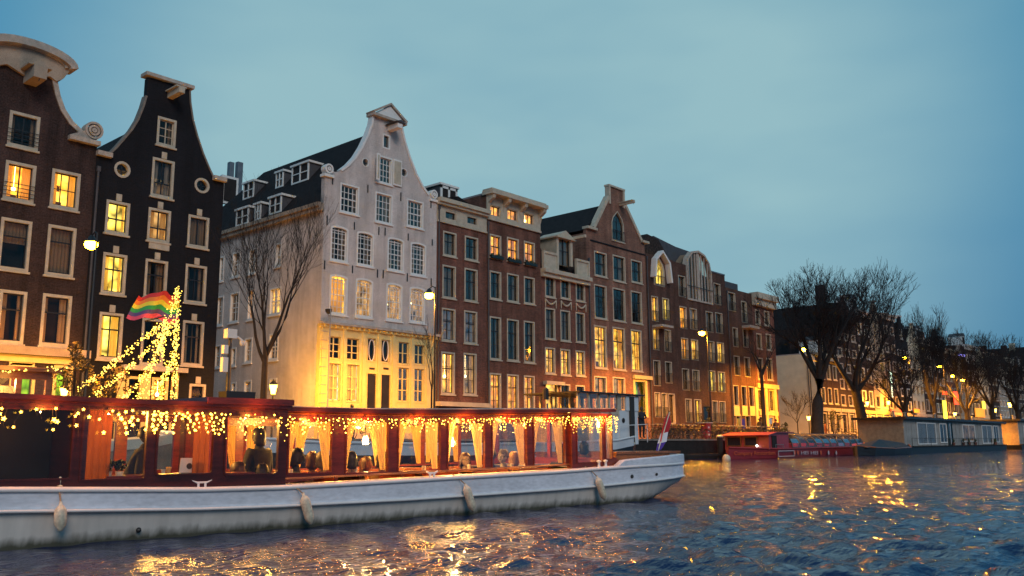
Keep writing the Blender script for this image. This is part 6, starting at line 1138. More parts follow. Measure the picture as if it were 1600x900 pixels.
hull(sl_, [(-.6, .9, 1.1, .75), (1, .1, 1.9, .6), (5, 0, 2, .5), (9.5, .2, 1.8, .55), (11.5, .9, 1.1, .8)], 'black_hull'); MB().add([(0, .3, .6), (0, 1.7, .6), (4.5, .2, .62), (4.5, 1.0, 1.25), (4.5, 1.8, .62), (10, .4, .6), (10, 1.0, .95), (10, 1.6, .6), (0, 1, .85)], [(0, 2, 3, 8), (8, 3, 4, 1), (2, 5, 6, 3), (3, 6, 7, 4), (5, 7, 6), (0, 8, 1)]).build('tarpaulin', 'ironwork', sl_)
MB().tube([(-.6, 1, .76), (1, .1, .62), (5, 0, .52), (9.5, .2, .57), (11.5, 1, .82)], .05, 5).build('gunwale', 'varnish', sl_)

# ------------------------------------------------------------------ the lit cruising boat in front
lb = thing('cruise_boat', 'long white canal cruising boat with a varnished mahogany cabin full of warm light', 'cruise boat', BOAT_LOC, BOAT_ROT); B2(lb)
_n = Vector((-math.sin(BOAT_ROT), math.cos(BOAT_ROT), 0)); _t = Vector((math.cos(BOAT_ROT), math.sin(BOAT_ROT), 0)); _o = Vector((BOAT_LOC[0], BOAT_LOC[1], 0))
def bp(px, py, v=0.0):
    d = ray(px, py); t_ = ((_o+_n*v).dot(_n))/d.dot(_n); w_ = d*t_; w_.z += CAM_H; q = w_-_o; return (q.dot(_t), w_.z)
BW = 3.3
def interp(x, pts):
    for (a, fa), (b, fb) in zip(pts[:-1], pts[1:]):
        if x <= b: k = (x-a)/(b-a); k = max(0, min(1, k)); k = k*k*(3-2*k) if False else k; return fa+(fb-fa)*k
    return pts[-1][1]
sheer = lambda u: interp(u, [(-12.5, .86), (-9, .72), (-5.1, .62), (-2.88, .535), (-1.88, .525), (0, .55), (3.18, .595), (4.6, .635), (6.6, .66)])
belt = lambda u: interp(u, [(-12.5, .58), (-9, .47), (-5.1, .375), (-2.63, .275), (0, .26), (3.39, .285), (5, .33), (6.6, .385)])
def inset(u):
    a = 0
    if u > 5.3: a += .30*((u-5.3)/1.48)**2.4
    if u < -6: a += 1.6*((-6-u)/6.5)**2
    return a
US = [-12.5, -12, -11, -10, -9, -8, -7, -6, -5, -4, -3, -2, -1, 0, 1, 2, 3, 4, 4.8, 5.3, 5.7, 6.1, 6.4, 6.62, 6.78]
def loft(name, mat, fn, us=US, close=False, smooth=True):
    """fn(u) -> list of (extra inset from the side, z); built for both sides"""
    m = MB()
    for sg in (0, 1):
        rows = []
        for u in us:
            i_ = inset(u); rows.append([(u, (i_+dv) if sg == 0 else BW-(i_+dv), z) for dv, z in fn(u)])
        n = len(rows[0]); m.add([p for r in rows for p in r], [(i*n+k, i*n+k+1, (i+1)*n+k+1, (i+1)*n+k) for i in range(len(rows)-1) for k in range(n-1)])
        if sg == 0: la = rows[-1]; fa = rows[0]
        else: lb_ = rows[-1]; fb_ = rows[0]
    for A_1, B_1 in ((la, lb_), (fa, fb_)): m.add(A_1+B_1, [(k, k+1, n+k+1, n+k) for k in range(n-1)])
    return m.build(name, mat, lb, smooth=smooth)
def under(u):
    tk = max(0, u-5.0)/1.55; b = belt(u); return [(.035, b), (.055+.05*tk, b*.75), (.085+.28*tk**2, b*.32+.02*tk), (.13+.7*tk**2, -.02+.02*tk), (.35+1.0*tk**2, -.45+.30*tk)]
loft('hull', 'boat_hull', under)
loft('strake', 'boat_white', lambda u: [(.0, sheer(u)-.015), (.004, belt(u)+.05), (.0, belt(u)+.028)], smooth=False)
loft('rubbing_strake', 'boat_rail', lambda u: [(.0, belt(u)+.03), (-.03, belt(u)+.022), (-.032, belt(u)+.0), (.0, belt(u)-.010), (.036, belt(u)-.012)])
loft('gunwale', 'boat_rail', lambda u: [(.0, sheer(u)-.05), (-.028, sheer(u)-.045), (-.035, sheer(u)-.02), (-.012, sheer(u)+.006), (.10, sheer(u)+.008)])
d_ = MB(); us = [u for u in US if u > -12.4]
for lo, hi, ulist in ((.09, .40, us), (BW-.40, BW-.09, us)):
    d_.add([p for u in ulist for p in ((u, max(lo, inset(u)*1.0+.09) if lo < 1 else min(lo, BW-inset(u)-.3), sheer(u)+.005), (u, hi if lo < 1 else min(hi, BW-inset(u)-.09), sheer(u)+.005))], [(2*i, 2*i+1, 2*i+3, 2*i+2) for i in range(len(ulist)-1)])
ul = [u for u in us if u >= 4]; d_.add([p for u in ul for p in ((u, .4, sheer(u)+.004), (u, BW-.4, sheer(u)+.004))], [(2*i, 2*i+1, 2*i+3, 2*i+2) for i in range(len(ul)-1)])
d_.build('deck', 'boat_rail', lb)
# raised bulwark round the stern and the varnished stern bench
bw_u = [4.45, 4.62, 4.8, 5.3, 5.7, 6.1, 6.4, 6.62, 6.78]; bh = lambda u: interp(u, [(4.45, 0), (4.62, .085), (4.8, .10), (6.55, .145)])
m = MB()
for sg in (0, 1):
    rows = [[(u, (inset(u)+dv) if sg == 0 else BW-inset(u)-dv, z) for dv, z in ((-.02, sheer(u)-.02), (-.02, sheer(u)+bh(u)-.012), (.0, sheer(u)+bh(u)+.006), (.09, sheer(u)+bh(u)+.006), (.09, sheer(u)))] for u in bw_u]
    n = 5; m.add([p for r in rows for p in r], [(i*n+k, i*n+k+1, (i+1)*n+k+1, (i+1)*n+k) for i in range(len(rows)-1) for k in range(n-1)])
    if sg == 0: la = rows[-1]
m.add(la+rows[-1], [(k, k+1, n+k+1, n+k) for k in range(n-1)]); m.build('bulwark', 'boat_white', lb)
e0, ez0 = bp(957, 709, .7); e1, ez1 = bp(1053, 708, .7); MB().box(e0, .62, .60, e1+.02, 2.7, ez1+.0).build('stern_bench', 'varnish', lb); MB().box(e0-.02, .58, ez1+.003, e1+.06, 2.74, ez1+.045).build('bench_top', 'varnish', lb)
for px, py, r_ in ((987.5, 744.5, .035), (1026, 741, .027)):
    u, z = bp(px, py); pr = MB().blob((u, -.002, z), r_*1.25, .012, r_, 12, 6).build('hull_vent', 'letter_dark', lb)
u, z = bp(215, 828, .09); MB().blob((u, .06, z), .03, .03, .03, 8, 6).build('outlet', 'ironwork', lb)
for px, w_ in ((315, .12), (675, .10)):
    u, z = bp(px, 757 if px < 400 else 748, .06); zd = sheer(u)+.01; MB().tube([(u-w_, .06, zd+.075), (u-w_*.5, .06, zd+.05), (u+w_*.5, .06, zd+.05), (u+w_, .06, zd+.075)], [.012, .016, .016, .012], 6).tube([(u-w_*.35, .06, zd-.01), (u-w_*.35, .06, zd+.05)], .018, 6).tube([(u+w_*.35, .06, zd-.01), (u+w_*.35, .06, zd+.05)], .018, 6).build('cleat', 'boat_rail', lb)
for px in (937, 947.5): u, z = bp(px, 742, .06); zd = sheer(u); MB().lathe([(.035, -.01), (.022, .02), (.022, .07), (.04, .08), (.04, .095), (.01, .11)], (u, .07, zd+.01), 10).build('bollard', 'boat_rail', lb, smooth=True)
u, z = bp(94, 755, .06); MB().lathe([(.035, 0), (.02, .02), (.022, .06), (.01, .10)], (u, .07, sheer(u)+.01), 8).build('bollard', 'fender_white', lb)
# cabin walls: three sections, each a mahogany wall with real openings
FL = -.34
def rrect(x0, x1, z0, z1, r): 
    pts = []
    for cx, cz, a0 in ((x1-r, z0+r, -90), (x1-r, z1-r, 0), (x0+r, z1-r, 90), (x0+r, z0+r, 180)):
        for k in range(4): a = math.radians(a0+30*k); pts.append((cx+r*math.cos(a), cz+r*math.sin(a)))
    return pts
uA, uB, uC = bp(448, 700, .05)[0], bp(888, 700, .2)[0], bp(959, 700, .12)[0]
rzA = [(-11.5, 1.62), (-5.1, 1.56), (-3.9, 1.54), (-2.78, 1.53), (uA, 1.525)]; rzB = [(uA, 1.50), (-.46, 1.50), (1.29, 1.535), (4.6, 1.615)]
WA = [(0, 112, 640, 748), (130, 228, 640, 748), (247, 332.5, 648, 740), (353.5, 434.5, 650, 740)]; WBx = [(451.5, 518, 659, 738), (541.5, 606, 659, 737.5), (623, 687.5, 660, 735.5), (700.5, 757, 661, 733.5), (769.5, 823, 660, 729.5), (834.5, 882.5, 659, 726)]
def zat(u, arr): return interp(u, arr)
def cabin_side(v0, v1, near=True, A=True):
    """walls of both sides; the far side mirrors the near one"""
    res = []
    wins = []
    for k, (l, r_, t_, b_) in enumerate(WA):
        a = bp(l, (t_+b_)/2, .05)[0]; b = bp(r_, (t_+b_)/2, .05)[0]; zb = bp((l+r_)/2, b_, .05)[1]; zt = bp((l+r_)/2, t_, .05)[1]; wins.append((a, b, zb, zt, .035 if k > 1 else .01))
    wins[0] = (-7.0, wins[0][1], wins[0][2], wins[0][3], .01); wins += [(-8.9, -7.15, .85, 1.42, .03), (-10.6, -9.1, .9, 1.42, .03)]
    w2 = []
    for (l, r_, t_, b_) in WBx:
        a = bp(l, (t_+b_)/2, .2)[0]; b = bp(r_, (t_+b_)/2, .2)[0]; w2.append((a, b, bp((l+r_)/2, b_, .2)[1], bp((l+r_)/2, t_, .2)[1], .006))
    return wins, w2
wA, wB = cabin_side(0, 0)
fA = lambda v: v
def wall(name, outline, wins, v, th, mat):
    return MB().holed(outline, [rrect(a, b, c, d, max(r, .006)) for a, b, c, d, r in wins], v, v+th).build(name, mat, lb)
for side in (0, 1):
    vA = .05 if side == 0 else BW-.09; vB = .20 if side == 0 else BW-.24; vC = .12 if side == 0 else BW-.16
    oA = [(-11.2, sheer(-11.2)-.02)]+[(u, sheer(u)-.02) for u in (-9, -7, -5.1, -4, -2.88)]+[(uA, sheer(uA)-.02)]+[(uA, 1.5), (-2.78, 1.50), (-5.1, 1.52), (-11.2, 1.58)]
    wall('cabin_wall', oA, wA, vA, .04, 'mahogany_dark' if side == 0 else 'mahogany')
    sill_off = .055
    oB = [(uA+.002, bp(452, 748, .2)[1]-.06)]+[(u, sheer(u)+.06) for u in (-1.2, 0, 1.2, 2.4)]+[(uB, sheer(uB)+.05), (uB, zat(uB, rzB)-.03), (1.29, 1.50), (-.46, 1.465), (uA+.002, 1.465)]
    wall('cabin_wall', oB, wB, vB, .04, 'mahogany')
    # mouldings round each window, glass, curtains
    for k, (a, b, c, d, r) in enumerate(wA+wB):
        v = vA if k < len(wA) else vB; sgn = -1 if side == 0 else 1; y0, y1 = (v-.012, v-.001) if side == 0 else (v+.041, v+.052)
        fr = MB().ring(rrect(a-.022, b+.022, c-.022, d+.022, max(r, .006)+.02), rrect(a, b, c, d, max(r, .006)), y0, y1).build('window', 'mahogany' if k >= len(wA) or side else 'mahogany_dark', lb)
        MB().prism(rrect(a-.004, b+.004, c-.004, d+.004, max(r, .006)), v+.018, v+.022).build('pane', 'boat_glass', fr)
        if k >= len(wA):
            q = MB(); yc = v+.09 if side == 0 else v-.06; w_ = b-a
            def drape(xt0, xt1, xb0, xb1, zt, zb):
                n = 14; vs = []
                for j in range(7):
                    t_ = j/6; s_ = t_**.8
                    for i in range(n+1):
                        f = i/n; x = (xt0+(xt1-xt0)*f)*(1-s_)+(xb0+(xb1-xb0)*f)*s_; vs.append((x, yc+.022*math.sin(i*2.2+.6*math.sin(3*t_))*(1-.3*t_), zt+(zb-zt)*t_))
                q.add(vs, [(j*(n+1)+i, j*(n+1)+i+1, (j+1)*(n+1)+i+1, (j+1)*(n+1)+i) for j in range(6) for i in range(n)])
            zt, zb = d+.01, c+.02
            drape(a-.02, a+w_*.30, a-.02, a+w_*.09, zt, zb); drape(b-w_*.30, b+.02, b-w_*.09, b+.02, zt, zb); q.build('curtain', 'boat_curtain', fr, smooth=True)
        elif k == 1 and side == 0:
            q = MB(); n = 14; q.add([p for i in range(n+1) for p in ((a+(b-a)*.48*i/n, v+.10+.012*math.sin(i*2.1), c), (a+(b-a)*.48*i/n, v+.10+.012*math.sin(i*2.1), d))], [(2*i, 2*i+2, 2*i+3, 2*i+1) for i in range(n)]); q.build('curtain', 'boat_curtain_orange', fr, smooth=True)
        elif k == 2 and side == 0:
            q = MB(); n = 8; x_0 = b-(b-a)*.30; q.add([p for i in range(n+1) for p in ((x_0+(b-x_0)*i/n, v+.10+.012*math.sin(i*2.1), c), (x_0+(b-x_0)*i/n, v+.10+.012*math.sin(i*2.1), d))], [(2*i, 2*i+2, 2*i+3, 2*i+1) for i in range(n)]); q.build('curtain', 'boat_curtain_orange', fr, smooth=True)
    # sill mouldings
    vv = vA-.02 if side == 0 else vA+.02
    MB().tube([(u, vB-.012 if side == 0 else vB+.052, sheer(u)+.075) for u in (uA+.03, -.6, .6, 1.8, uB)], .014, 5).build('sill_moulding', 'varnish', lb)
    MB().tube([(u, vB-.004 if side == 0 else vB+.044, zat(u, rzB)-.075) for u in (uA+.03, -.46, 1.29, uB)], .010, 5).build('head_moulding', 'varnish', lb)
    # aft section with its sloping end
    s1, s2 = bp(902, 700, .12)[0], bp(940, 700, .12)[0]; ub = uC+.10
    oC = [(uB+.002, sheer(uB)+.0), (ub, sheer(ub)+.0), (ub+.02, sheer(ub)+.06), (ub-.02, sheer(ub)+.13), (uC-.04, sheer(uC)+.16), (uC-.02, 1.53), (uB+.002, 1.53)]
    zb, zt = bp(920, 722, .12)[1], bp(920, 652, .12)[1]; wc = [(s1, s2, zb, zt, .008)]
    a3, b3 = bp(946.5, 700, .12)[0], uC-.055; wc.append((a3, b3, bp(950, 717, .12)[1], zt, .008))
    wall('cabin_wall', oC, wc, vC, .04, 'mahogany')
    for (a, b, c, d, r) in wc:
        y0, y1 = (vC-.012, vC-.001) if side == 0 else (vC+.041, vC+.052)
        fr = MB().ring(rrect(a-.018, b+.018, c-.018, d+.018, .02), rrect(a, b, c, d, .008), y0, y1).build('window', 'mahogany', lb); MB().prism(rrect(a, b, c, d, .008), vC+.018, vC+.022).build('pane', 'boat_glass', fr)
    # short cross pieces between the sections
    ya, yb = (vA, vB+.04) if side == 0 else (vB, vA+.04)
    MB().box(uA-.03, ya+.002, sheer(uA)-.01, uA, yb, 1.49).build('corner_post', 'mahogany_dark', lb)
    ya, yb = (vC+.0, vB+.04) if side == 0 else (vB, vC+.04); MB().box(uB, ya+.002, sheer(uB), uB+.03, yb, 1.52).build('corner_post', 'mahogany', lb)
# aft bulkhead with its panes
q = MB(); zlo = sheer(uC)+.12; q.box(uC-.05, .16, zlo-.1, uC-.01, BW-.16, zlo+.02).box(uC-.05, .16, 1.44, uC-.01, BW-.16, 1.53)
for v in (.16, 1.0, 1.62, 2.24, BW-.24): q.box(uC-.05, v, zlo, uC-.01, v+.08, 1.45)
q.build('aft_bulkhead', 'mahogany', lb)
for v0, v1 in ((.24, 1.0), (1.08, 1.62), (1.70, 2.24), (2.32, BW-.24)): MB().box(uC-.034, v0, zlo+.02, uC-.028, v1, 1.44).build('aft_pane', 'boat_glass', lb)
# roofs
def roof(name, us_, zf, v0, v1, th, mat, over=.05, crown=.05):
    m = MB(); n = 7; rows = []
    for u in us_:
        row = []
        for k in range(n): f = k/(n-1); row.append((u, v0-over+(v1-v0+2*over)*f, zf(u)+crown*math.sin(math.pi*f)))
        row += [(u, v1+over, zf(u)-th), (u, v0-over, zf(u)-th)]; rows.append(row)
    n = len(rows[0]); m.add([p for r in rows for p in r], [(i*n+k, i*n+(k+1) % n, (i+1)*n+(k+1) % n, (i+1)*n+k) for i in range(len(rows)-1) for k in range(n)]+[tuple(range(n)), tuple(reversed([(len(rows)-1)*n+k for k in range(n)]))])
    return m.build(name, mat, lb)
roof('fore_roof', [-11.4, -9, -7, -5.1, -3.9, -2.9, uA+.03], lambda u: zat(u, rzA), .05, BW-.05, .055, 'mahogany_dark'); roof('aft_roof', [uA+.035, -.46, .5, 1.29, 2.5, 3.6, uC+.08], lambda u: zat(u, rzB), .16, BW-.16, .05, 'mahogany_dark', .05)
roof('roof_covering', [uA+.05, -.46, .5, 1.29, 2.5, 3.6, uC+.07], lambda u: zat(u, rzB)+.012, .15, BW-.15, .010, 'roofing', .045)
h0, h1_ = bp(320, 636, .06)[0], uA+.04; roof('roof_hatch', [h0, (h0+h1_)/2, h1_], lambda u: 1.585, .03, BW-.05, .075, 'mahogany', .06, .02)
u, _ = bp(447, 630, .3); u2_, _ = bp(463, 632, .3); MB().tube([(u, .5, 1.50), (u, .5, 1.56), (u2_, .5, 1.56), (u2_+.03, .5, 1.50)], .01, 5).build('grab_rail', 'pole_grey', lb)
# interior: floor, ceiling lining, dark fore bulkhead, added dark sheet, tables, benches
MB().box(-11.2, .30, FL-.03, uC-.06, BW-.30, FL).build('cabin_floor', 'varnish', lb)
MB().box(-11.0, .30, FL, uC-.1, .33, .52).box(-11.0, BW-.33, FL, uC-.1, BW-.30, .52).build('inner_lining', 'mahogany', lb)
bk = bp(120, 700, .3)[0]; MB().box(bk, .10, .50, bk+.04, BW-.10, 1.49).build('bulkhead', 'mahogany_dark', lb); MB().box(-7.0, 1.2, FL, bk-.003, 1.24, 1.49).build('dark_backing', 'ironwork', lb)  # lengthwise dark sheet added so the leftmost window reads dark
bk2 = bp(442, 700, .3)[0]; MB().box(bk2-.02, 1.9, .5, bk2+.02, BW-.1, 1.46).build('bulkhead', 'mahogany', lb)
for k, u in enumerate((-1.45, -.35, .72, 1.75, 2.75)):
    tb = MB().box(u-.26, .42, .60, u+.26, 1.15, .63).build('table', 'varnish', lb); MB().box(u-.03, .7, FL, u+.03, .8, .60).build('leg', 'mahogany', tb)
    tb = MB().box(u-.26, 2.15, .60, u+.26, 2.9, .63).build('table', 'varnish', lb); MB().box(u-.03, 2.5, FL, u+.03, 2.6, .60).build('leg', 'mahogany', tb)
    for vv in (.42, 2.1): MB().box(u+.40, vv, FL, u+.66, vv+.8, .10).box(u+.50, vv, .10, u+.55, vv+.8, .62).build('bench', 'mahogany', lb)
for k, (u, v) in enumerate(((-1.4, .8), (-.3, .9), (.78, .7), (1.8, .85), (2.7, .8))):
    cp_ = thing('glass_cup', 'small candle glass standing on cabin table %s' % ['nearest the raised hatch', 'below the brightest curtain', 'below the empty middle window', 'beside the woman with glasses', 'beside the man in the dark cap'][k], 'candle glass', boatpt(u, v, .632), BOAT_ROT, 'candle glasses on the cabin tables', local=True); MB().lathe([(.025, 0), (.032, .07), (.028, .07), (.02, .01)], (0, 0, 0), 8).build('glass', 'fender_white', cp_); MB().octa((0, 0, .05), .014).build('flame', 'cabin_lamp', cp_)
# cabin wall lamps (lit) and their light
for px, py, v, e_, lab in ((571, 688, 2.6, 26, 'bright cabin lamp glowing behind the curtains of the second aft window'), (704, 690, .55, 15, 'bright cabin lamp glowing behind the curtain left of the woman with glasses')):
    u, z = bp(px, py, v); t_ = thing('cabin_lamp', lab, 'lamp', boatpt(u, v, z), BOAT_ROT, 'lit cabin lamps', local=True); MB().lathe([(.045, -.07), (.055, .0), (.035, .07)], (0, 0, 0), 10).build('lamp_shade', 'cabin_lamp', t_, smooth=True); MB().tube([(0, 0, .07), (0, 0, 1.48-z)], .006, 5).build('stem', 'ironwork', t_)
    l_ = lamp('lamp_light', (0, -.09, -.02), e_, (1, .60, .20), .05, None); l_.parent = t_
for k, (u, v, e_) in enumerate(((-4.2, 1.6, 26), (-2.7, 1.7, 26), (-1.4, 1.7, 24), (-.2, 1.7, 24), (1.0, 1.7, 24), (2.1, 1.7, 24), (3.0, 1.7, 18), (3.9, 1.7, 14))):  # invented ceiling fixtures, added as fill light to brighten the cabin
    c_ = thing('cabin_fill_light', 'added ceiling fill light number %s counted from the raised hatch towards the stern' % ['zero', 'one', 'two', 'three', 'four', 'five', 'six', 'seven'][k], 'lamp', boatpt(u, v, 1.47), BOAT_ROT, 'fill lights added under the cabin ceiling', local=True); MB().lathe([(.07, .02), (.07, 0), (.05, -.02), (.001, -.025)], (0, 0, 0), 10).build('lamp_shade', 'cabin_lamp', c_); l_ = lamp('lamp_light', (0, 0, -.08), e_*1.35, (1, .46, .08), .06); l_.parent = c_
# passengers
def bperson(label, px, v, ztop, face, **k):
    """head top at height ztop, seen at photo column px, at depth v in the boat; face: degrees, 0 = looks at the camera"""
    u, _ = bp(px, 720, v); s_ = k.pop('s', 1.0); tot = (1.36 if k.get('pose', 'sit') == 'sit' else 1.755)*s_
    return person(label, boatpt(u, v, ztop-tot), BOAT_ROT+math.radians(face), s=s_, **k)
def ztop_at(px, py, v): return bp(px, py, v)[1]
def addp(label, px, py, v, face, **k): return bperson(label, px, v, ztop_at(px, py, v), face, **k)
addp('smiling woman with long brown hair and glasses looking out of the cabin window', 726, 708, .95, -12, cloth_='cloth_beige', hair='hair_brown', hairlen=1.2, glasses=True, s=.96)
addp('man with a pale bald crown seen in profile beside the striped jacket', 787, 703, 1.0, -80, cloth_='cloth_check', hair='hair_grey')
addp('pointing passenger whose raised hand shows behind the woman with glasses', 768, 702, 1.7, -75, cloth_='cloth_dark', hair='hair_dark', arms={1: ((.22, -.28, .95), (.12, -.58, 1.04)), -1: ((-.22, -.1, .78), (-.14, -.33, .76))})
addp('blonde passenger beside the curtain in the fifth aft window', 803, 706, 1.4, 160, cloth_='cloth_orange', hair='hair_blond', hairlen=.6)
addp('bearded man in a dark knitted cap in the last square window', 876, 694, 1.1, -70, cloth_='cloth_dark', hat='cloth_dark')
addp('dark haired passenger seen from behind at the left of the second aft window', 549, 706, .9, 170, cloth_='cloth_brown', hair='hair_dark', hairlen=.4)
addp('dark haired passenger with lit hair rim at the right of the second aft window', 597, 706, 1.0, 110, cloth_='cloth_brown', hair='hair_dark', hairlen=.5)
addp('passenger in orange clothes between the two dark heads of the second window', 570, 714, 1.6, 35, cloth_='cloth_orange', hair='hair_brown', hairlen=.7)
addp('passenger in dark clothes at the left of the first aft window', 462, 701, 1.2, 60, cloth_='cloth_dark', hair='hair_dark', hairlen=.7)
addp('brown haired passenger in the middle of the first aft window', 488, 706, 1.3, 150, cloth_='cloth_brown', hair='hair_brown', hairlen=.6)
addp('grey haired passenger at the right of the first aft window', 504, 706, 1.0, 165, cloth_='cloth_beige', hair='hair_grey', hairlen=.3)
addp('passenger in brown clothes behind the misty last window near the stern', 913, 690, 1.3, 120, cloth_='cloth_brown', hair='hair_dark', hairlen=.4)
addp('dark haired passenger standing with raised head in the window under the hatch', 404, 668, 1.3, 200, pose='stand', cloth_='cloth_dark', hair='hair_dark', hairlen=.9, s=.97)
addp('seated passenger at the left of the window under the hatch', 371, 722, 1.0, 40, cloth_='cloth_brown', hair='hair_brown')
addp('seated passenger low behind the sill of the window under the hatch', 410, 725, .8, -40, cloth_='cloth_dark', hair='hair_dark')
addp('woman with tied hair leaning on her bare arm by the net of fairy lights', 203, 666, .95, 70, pose='stand', cloth_='cloth_dark', hair='hair_dark', lean=.16, s=.95, arms={1: ((.24, -.12, 1.10), (.10, -.38, .98)), -1: ((-.24, -.10, 1.10), (-.12, -.36, .96))})
# things on the inner sills
u, z = bp(296, 739, .3); lt_ = thing('laptop', 'open pale laptop with a dark round emblem on its lid in the third window', 'laptop', boatpt(u, .3, z+.005), BOAT_ROT, local=True); MB().prism([(-.125, 0), (.125, 0), (.12, .17), (-.115, .17)], -.006, .006).build('lid', 'sign_white', lt_); MB().prism([(.035*math.cos(i*math.pi/8)-.01, .075+.035*math.sin(i*math.pi/8)) for i in range(16)], -.012, -.007).build('emblem', 'letter_dark', lt_)
MB().box(-.13, .01, -.01, .13, .2, 0).build('base', 'pole_grey', lt_); MB().box(u-1.0, .12, .52, u+.75, .62, z+.0-.008).build('counter', 'mahogany', lb)
for px, h, r, lab in ((255, .05, .028, 'small pale bowl on the counter left of the laptop'), (263, .075, .032, 'orange lit cup on the counter beside the laptop')):
    uu, zz = bp(px, 739, .25); c_ = thing('cup', lab, 'cup', boatpt(uu, .25, z+.002), 0, local=True); MB().lathe([(r*.7, 0), (r, h), (r*.9, h), (r*.6, .01)], (0, 0, 0), 10).build('bowl', 'boat_curtain' if px > 260 else 'fender_white', c_)
for px, h, lab in ((168, .16, 'white pot with a dark plant behind the second window'), (186, .14, 'round dark plant on the sill behind the second window')):
    uu, zz = bp(px, 748, .28); c_ = thing('potted_plant', lab, 'plant', boatpt(uu, .28, zz-.0), 0, local=True); MB().lathe([(.035, 0), (.045, .08), (.03, .08)], (0, 0, 0), 10).build('pot', 'fender_white', c_); m = MB()
    for _ in range(60): a = random.uniform(0, 6.28); r_ = random.uniform(0, .08); m.blob((r_*math.cos(a), r_*math.sin(a), .10+random.uniform(0, .10)), .018, .018, .018, 4, 3)
    o = m.build('leaves', 'dark_green', c_); o['kind'] = 'stuff'
# fenders
def fender(px, pyt, pxb, pyb, label):
    u, _ = bp(px, pyt, -.09); z1 = bp(px, pyt, -.09)[1]; u2, z0 = bp(pxb, pyb, -.09); t_ = thing('fender', label, 'fender', boatpt(u, -.09, z1), BOAT_ROT, 'white fenders hanging from the hull', local=True)
    d = Vector((u2-u, 0, z0-z1)); L_ = d.length; rot = Vector((0, 0, -1)).rotation_difference(d).to_matrix()
    MB().lathe([(.012, .02), (.02, -.02), (.035, -.035), (.058, -.07), (.062, -.12), (.062, -L_+.12), (.056, -L_+.06), (.03, -L_+.025), (.022, -L_), (.001, -L_)], (0, 0, 0), 14, axis=rot).build('body', 'fender_white', t_, smooth=True)
    us_ = u-(.0 if px < 100 else .12); zz = sheer(us_); MB().tube([(0, 0, 0), ((us_-u)*.5, .07, (zz-z1)*.7), (us_-u, .16, zz-z1+.03)], .009, 5).build('rope', 'rope', t_)
fender(95, 786, 94, 830, 'white fender hanging upright at the left end of the hull'); fender(474, 772, 486, 819, 'white fender below the raised hatch, second from the left'); fender(727, 757, 740, 799, 'tilted white fender below the woman with glasses'); fender(933, 745, 945, 781, 'most tilted white fender next to the twin bollards')
# Dutch tricolour on its staff at the stern
a = bp(1029, 707, 1.5); b = bp(1046, 645, 1.5); ds = thing('stern_flag', 'Dutch red white and blue flag hanging furled on a slanting staff at the stern', 'flag', boatpt(a[0], 1.5, a[1]), BOAT_ROT, local=True); dx, dz = b[0]-a[0], b[1]-a[1]
MB().tube([(-.05, 0, -.03), (dx*1.02, 0, dz*1.02)], .012, 6).build('staff', 'fender_white', ds); MB().octa((dx*1.02, 0, dz*1.03), .02).build('knob', 'varnish', ds)
P4 = lambda px, py: (bp(px, py, 1.5)[0]-a[0], bp(px, py, 1.5)[1]-a[1])
for k, (mt_, q0, q1) in enumerate((('flag_red', ((1035, 671), (1048, 651), (1046, 675), (1031, 690)), 0), ('flag_white', ((1034, 675), (1045, 672), (1041, 692), (1031, 692)), 0), ('flag_blue', ((1031, 691), (1041, 692), (1036, 703), (1025, 705)), 0))):
    pts = [P4(*p) for p in ([(1040, 656), (1047, 645), (1048, 660), (1044.5, 676), (1036, 679), (1032, 690)], [(1036, 677), (1044.5, 674), (1040.5, 690), (1030.5, 693)], [(1031, 692), (1040.5, 689), (1034, 702), (1027, 707), (1025.5, 704)])[k]]
    m = MB(); n = len(pts); tr = tessellate_polygon([[Vector((x, z, 0)) for x, z in pts]]); yy = [.02+.03*math.sin(i*2.1+k) for i in range(n)]
    vs = [(x, yy[i]-.012, z) for i, (x, z) in enumerate(pts)]+[(x, yy[i]+.012, z) for i, (x, z) in enumerate(pts)]; m.add(vs, [tuple(t) for t in tr]+[tuple(i+n for i in reversed(t)) for t in tr]+[(i, (i+1) % n, (i+1) % n+n, i+n) for i in range(n)]); m.build('stripe', mt_, ds)
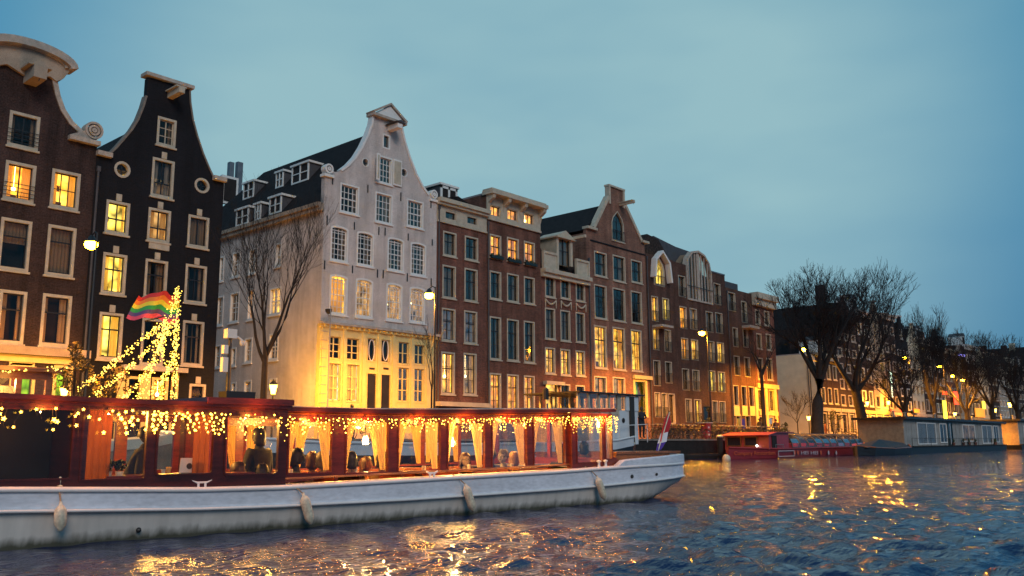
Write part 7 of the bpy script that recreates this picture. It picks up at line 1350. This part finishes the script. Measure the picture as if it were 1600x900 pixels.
# icicle fairy lights along the eaves, each string a thing with cord and bulbs
rl = random.Random(12)
STR = [(-7.0, bp(125, 650)[0], 'star', 'fairy lights with star glints built as shapes over the dark window at the left end'), (bp(125, 650)[0], bp(236, 650)[0], 'star', 'fairy lights with star glints built as shapes over the window with the leaning woman'), (bp(236, 650)[0], bp(342, 650)[0], 'starnet', 'dense net of fairy lights over the laptop window'), (bp(342, 650)[0], bp(450, 650)[0], 'mid', 'string of fairy lights on the window under the raised hatch')]
eds = [450, 530, 614, 694, 763, 828, 890, 962]; nm = ['first', 'second', 'third', 'fourth', 'fifth', 'sixth', 'last']
for i in range(7): STR.append((bp(eds[i], 650, .15)[0], bp(eds[i+1], 650, .1)[0], 'net' if i == 6 else 'fine', 'string of tiny fairy lights over the %s aft window counted from the hatch' % nm[i]))
for (ua, ub_, kind, lab) in STR:
    t_ = thing('fairy_light_string', lab, 'fairy lights', boatpt(ua, 0, 1.45), BOAT_ROT, 'fairy light strings along the cabin eaves', local=True); t_.location = boatpt(0, 0, 0); zz = lambda u: (zat(u, rzA) if u < uA else zat(u, rzB))-.10
    yv = -.03 if ua < uA-.05 else (.10 if kind != 'net' else .05); n_d = int((ub_-ua)/(.046 if kind in ('fine', 'starnet') else .050 if kind == 'net' else .075)); cords = MB(); bm_ = MB(); pts = []
    top = []
    for j in range(n_d+1):
        u = ua+(ub_-ua)*j/n_d; z0 = zz(u)+rl.uniform(-.012, .012); top.append((u, yv, z0)); dl = rl.choice([.05, .10, .16, .22, .28]) if kind in ('star', 'mid') else rl.choice([.04, .08, .13, .18]) if kind == 'fine' else rl.choice([.10, .16, .22, .26])
        if kind == 'star' and u < bp(112, 650)[0]: dl = rl.choice([.0, .08, .14, .2, .25, .38]); 
        z = z0; cp2 = [(u, yv, z0)]; x = u
        while z > z0-dl:
            st_ = rl.uniform(.035, .085) if kind in ('star', 'mid') else rl.uniform(.030, .060); z -= st_; x += rl.uniform(-.035, .035); cp2.append((x, yv+rl.uniform(-.006, .006), z)); pts.append(cp2[-1])
        cords.tube(cp2, .0022, 3, cap=False)
    cords.tube(top, .003, 3, cap=False); cords.build('cord', 'ironwork', t_)
    if kind in ('star', 'starnet'):
        sm_ = MB().star((0, 0, 0), .024 if kind == 'star' else .016).build('star_glint_bulb', 'bulb', t_); first = True  # star outline models the lens glint of plain bulbs
        for p_ in pts:
            if kind == 'star' and rl.random() < (.45 if p_[0] < bp(236, 650)[0] else .3): continue
            o = sm_ if first else sm_.copy(); first = False
            if o is not sm_: COL.objects.link(o)
            o.location = p_; o.rotation_euler = (0, rl.uniform(0, 6), 0); s_ = rl.uniform(.75, 1.25); o.scale = (s_, s_, s_)
        pts = []
    if pts:
        for p_ in pts: bm_.octa(p_, .0090*rl.uniform(.5, 1.5))
        o = bm_.build('bulbs', 'bulb', t_); o['kind'] = 'stuff'
    # the string's own light on the varnished wood (a few small sources carry what the many bulbs give)
    nL = max(1, int((ub_-ua)/.55))
    for j in range(nL): u = ua+(ub_-ua)*(j+.5)/nL; l_ = lamp('string_light', (u, yv-.07, zz(u)-.07), 3.2, (1, .30, .04), .012); l_.parent = t_
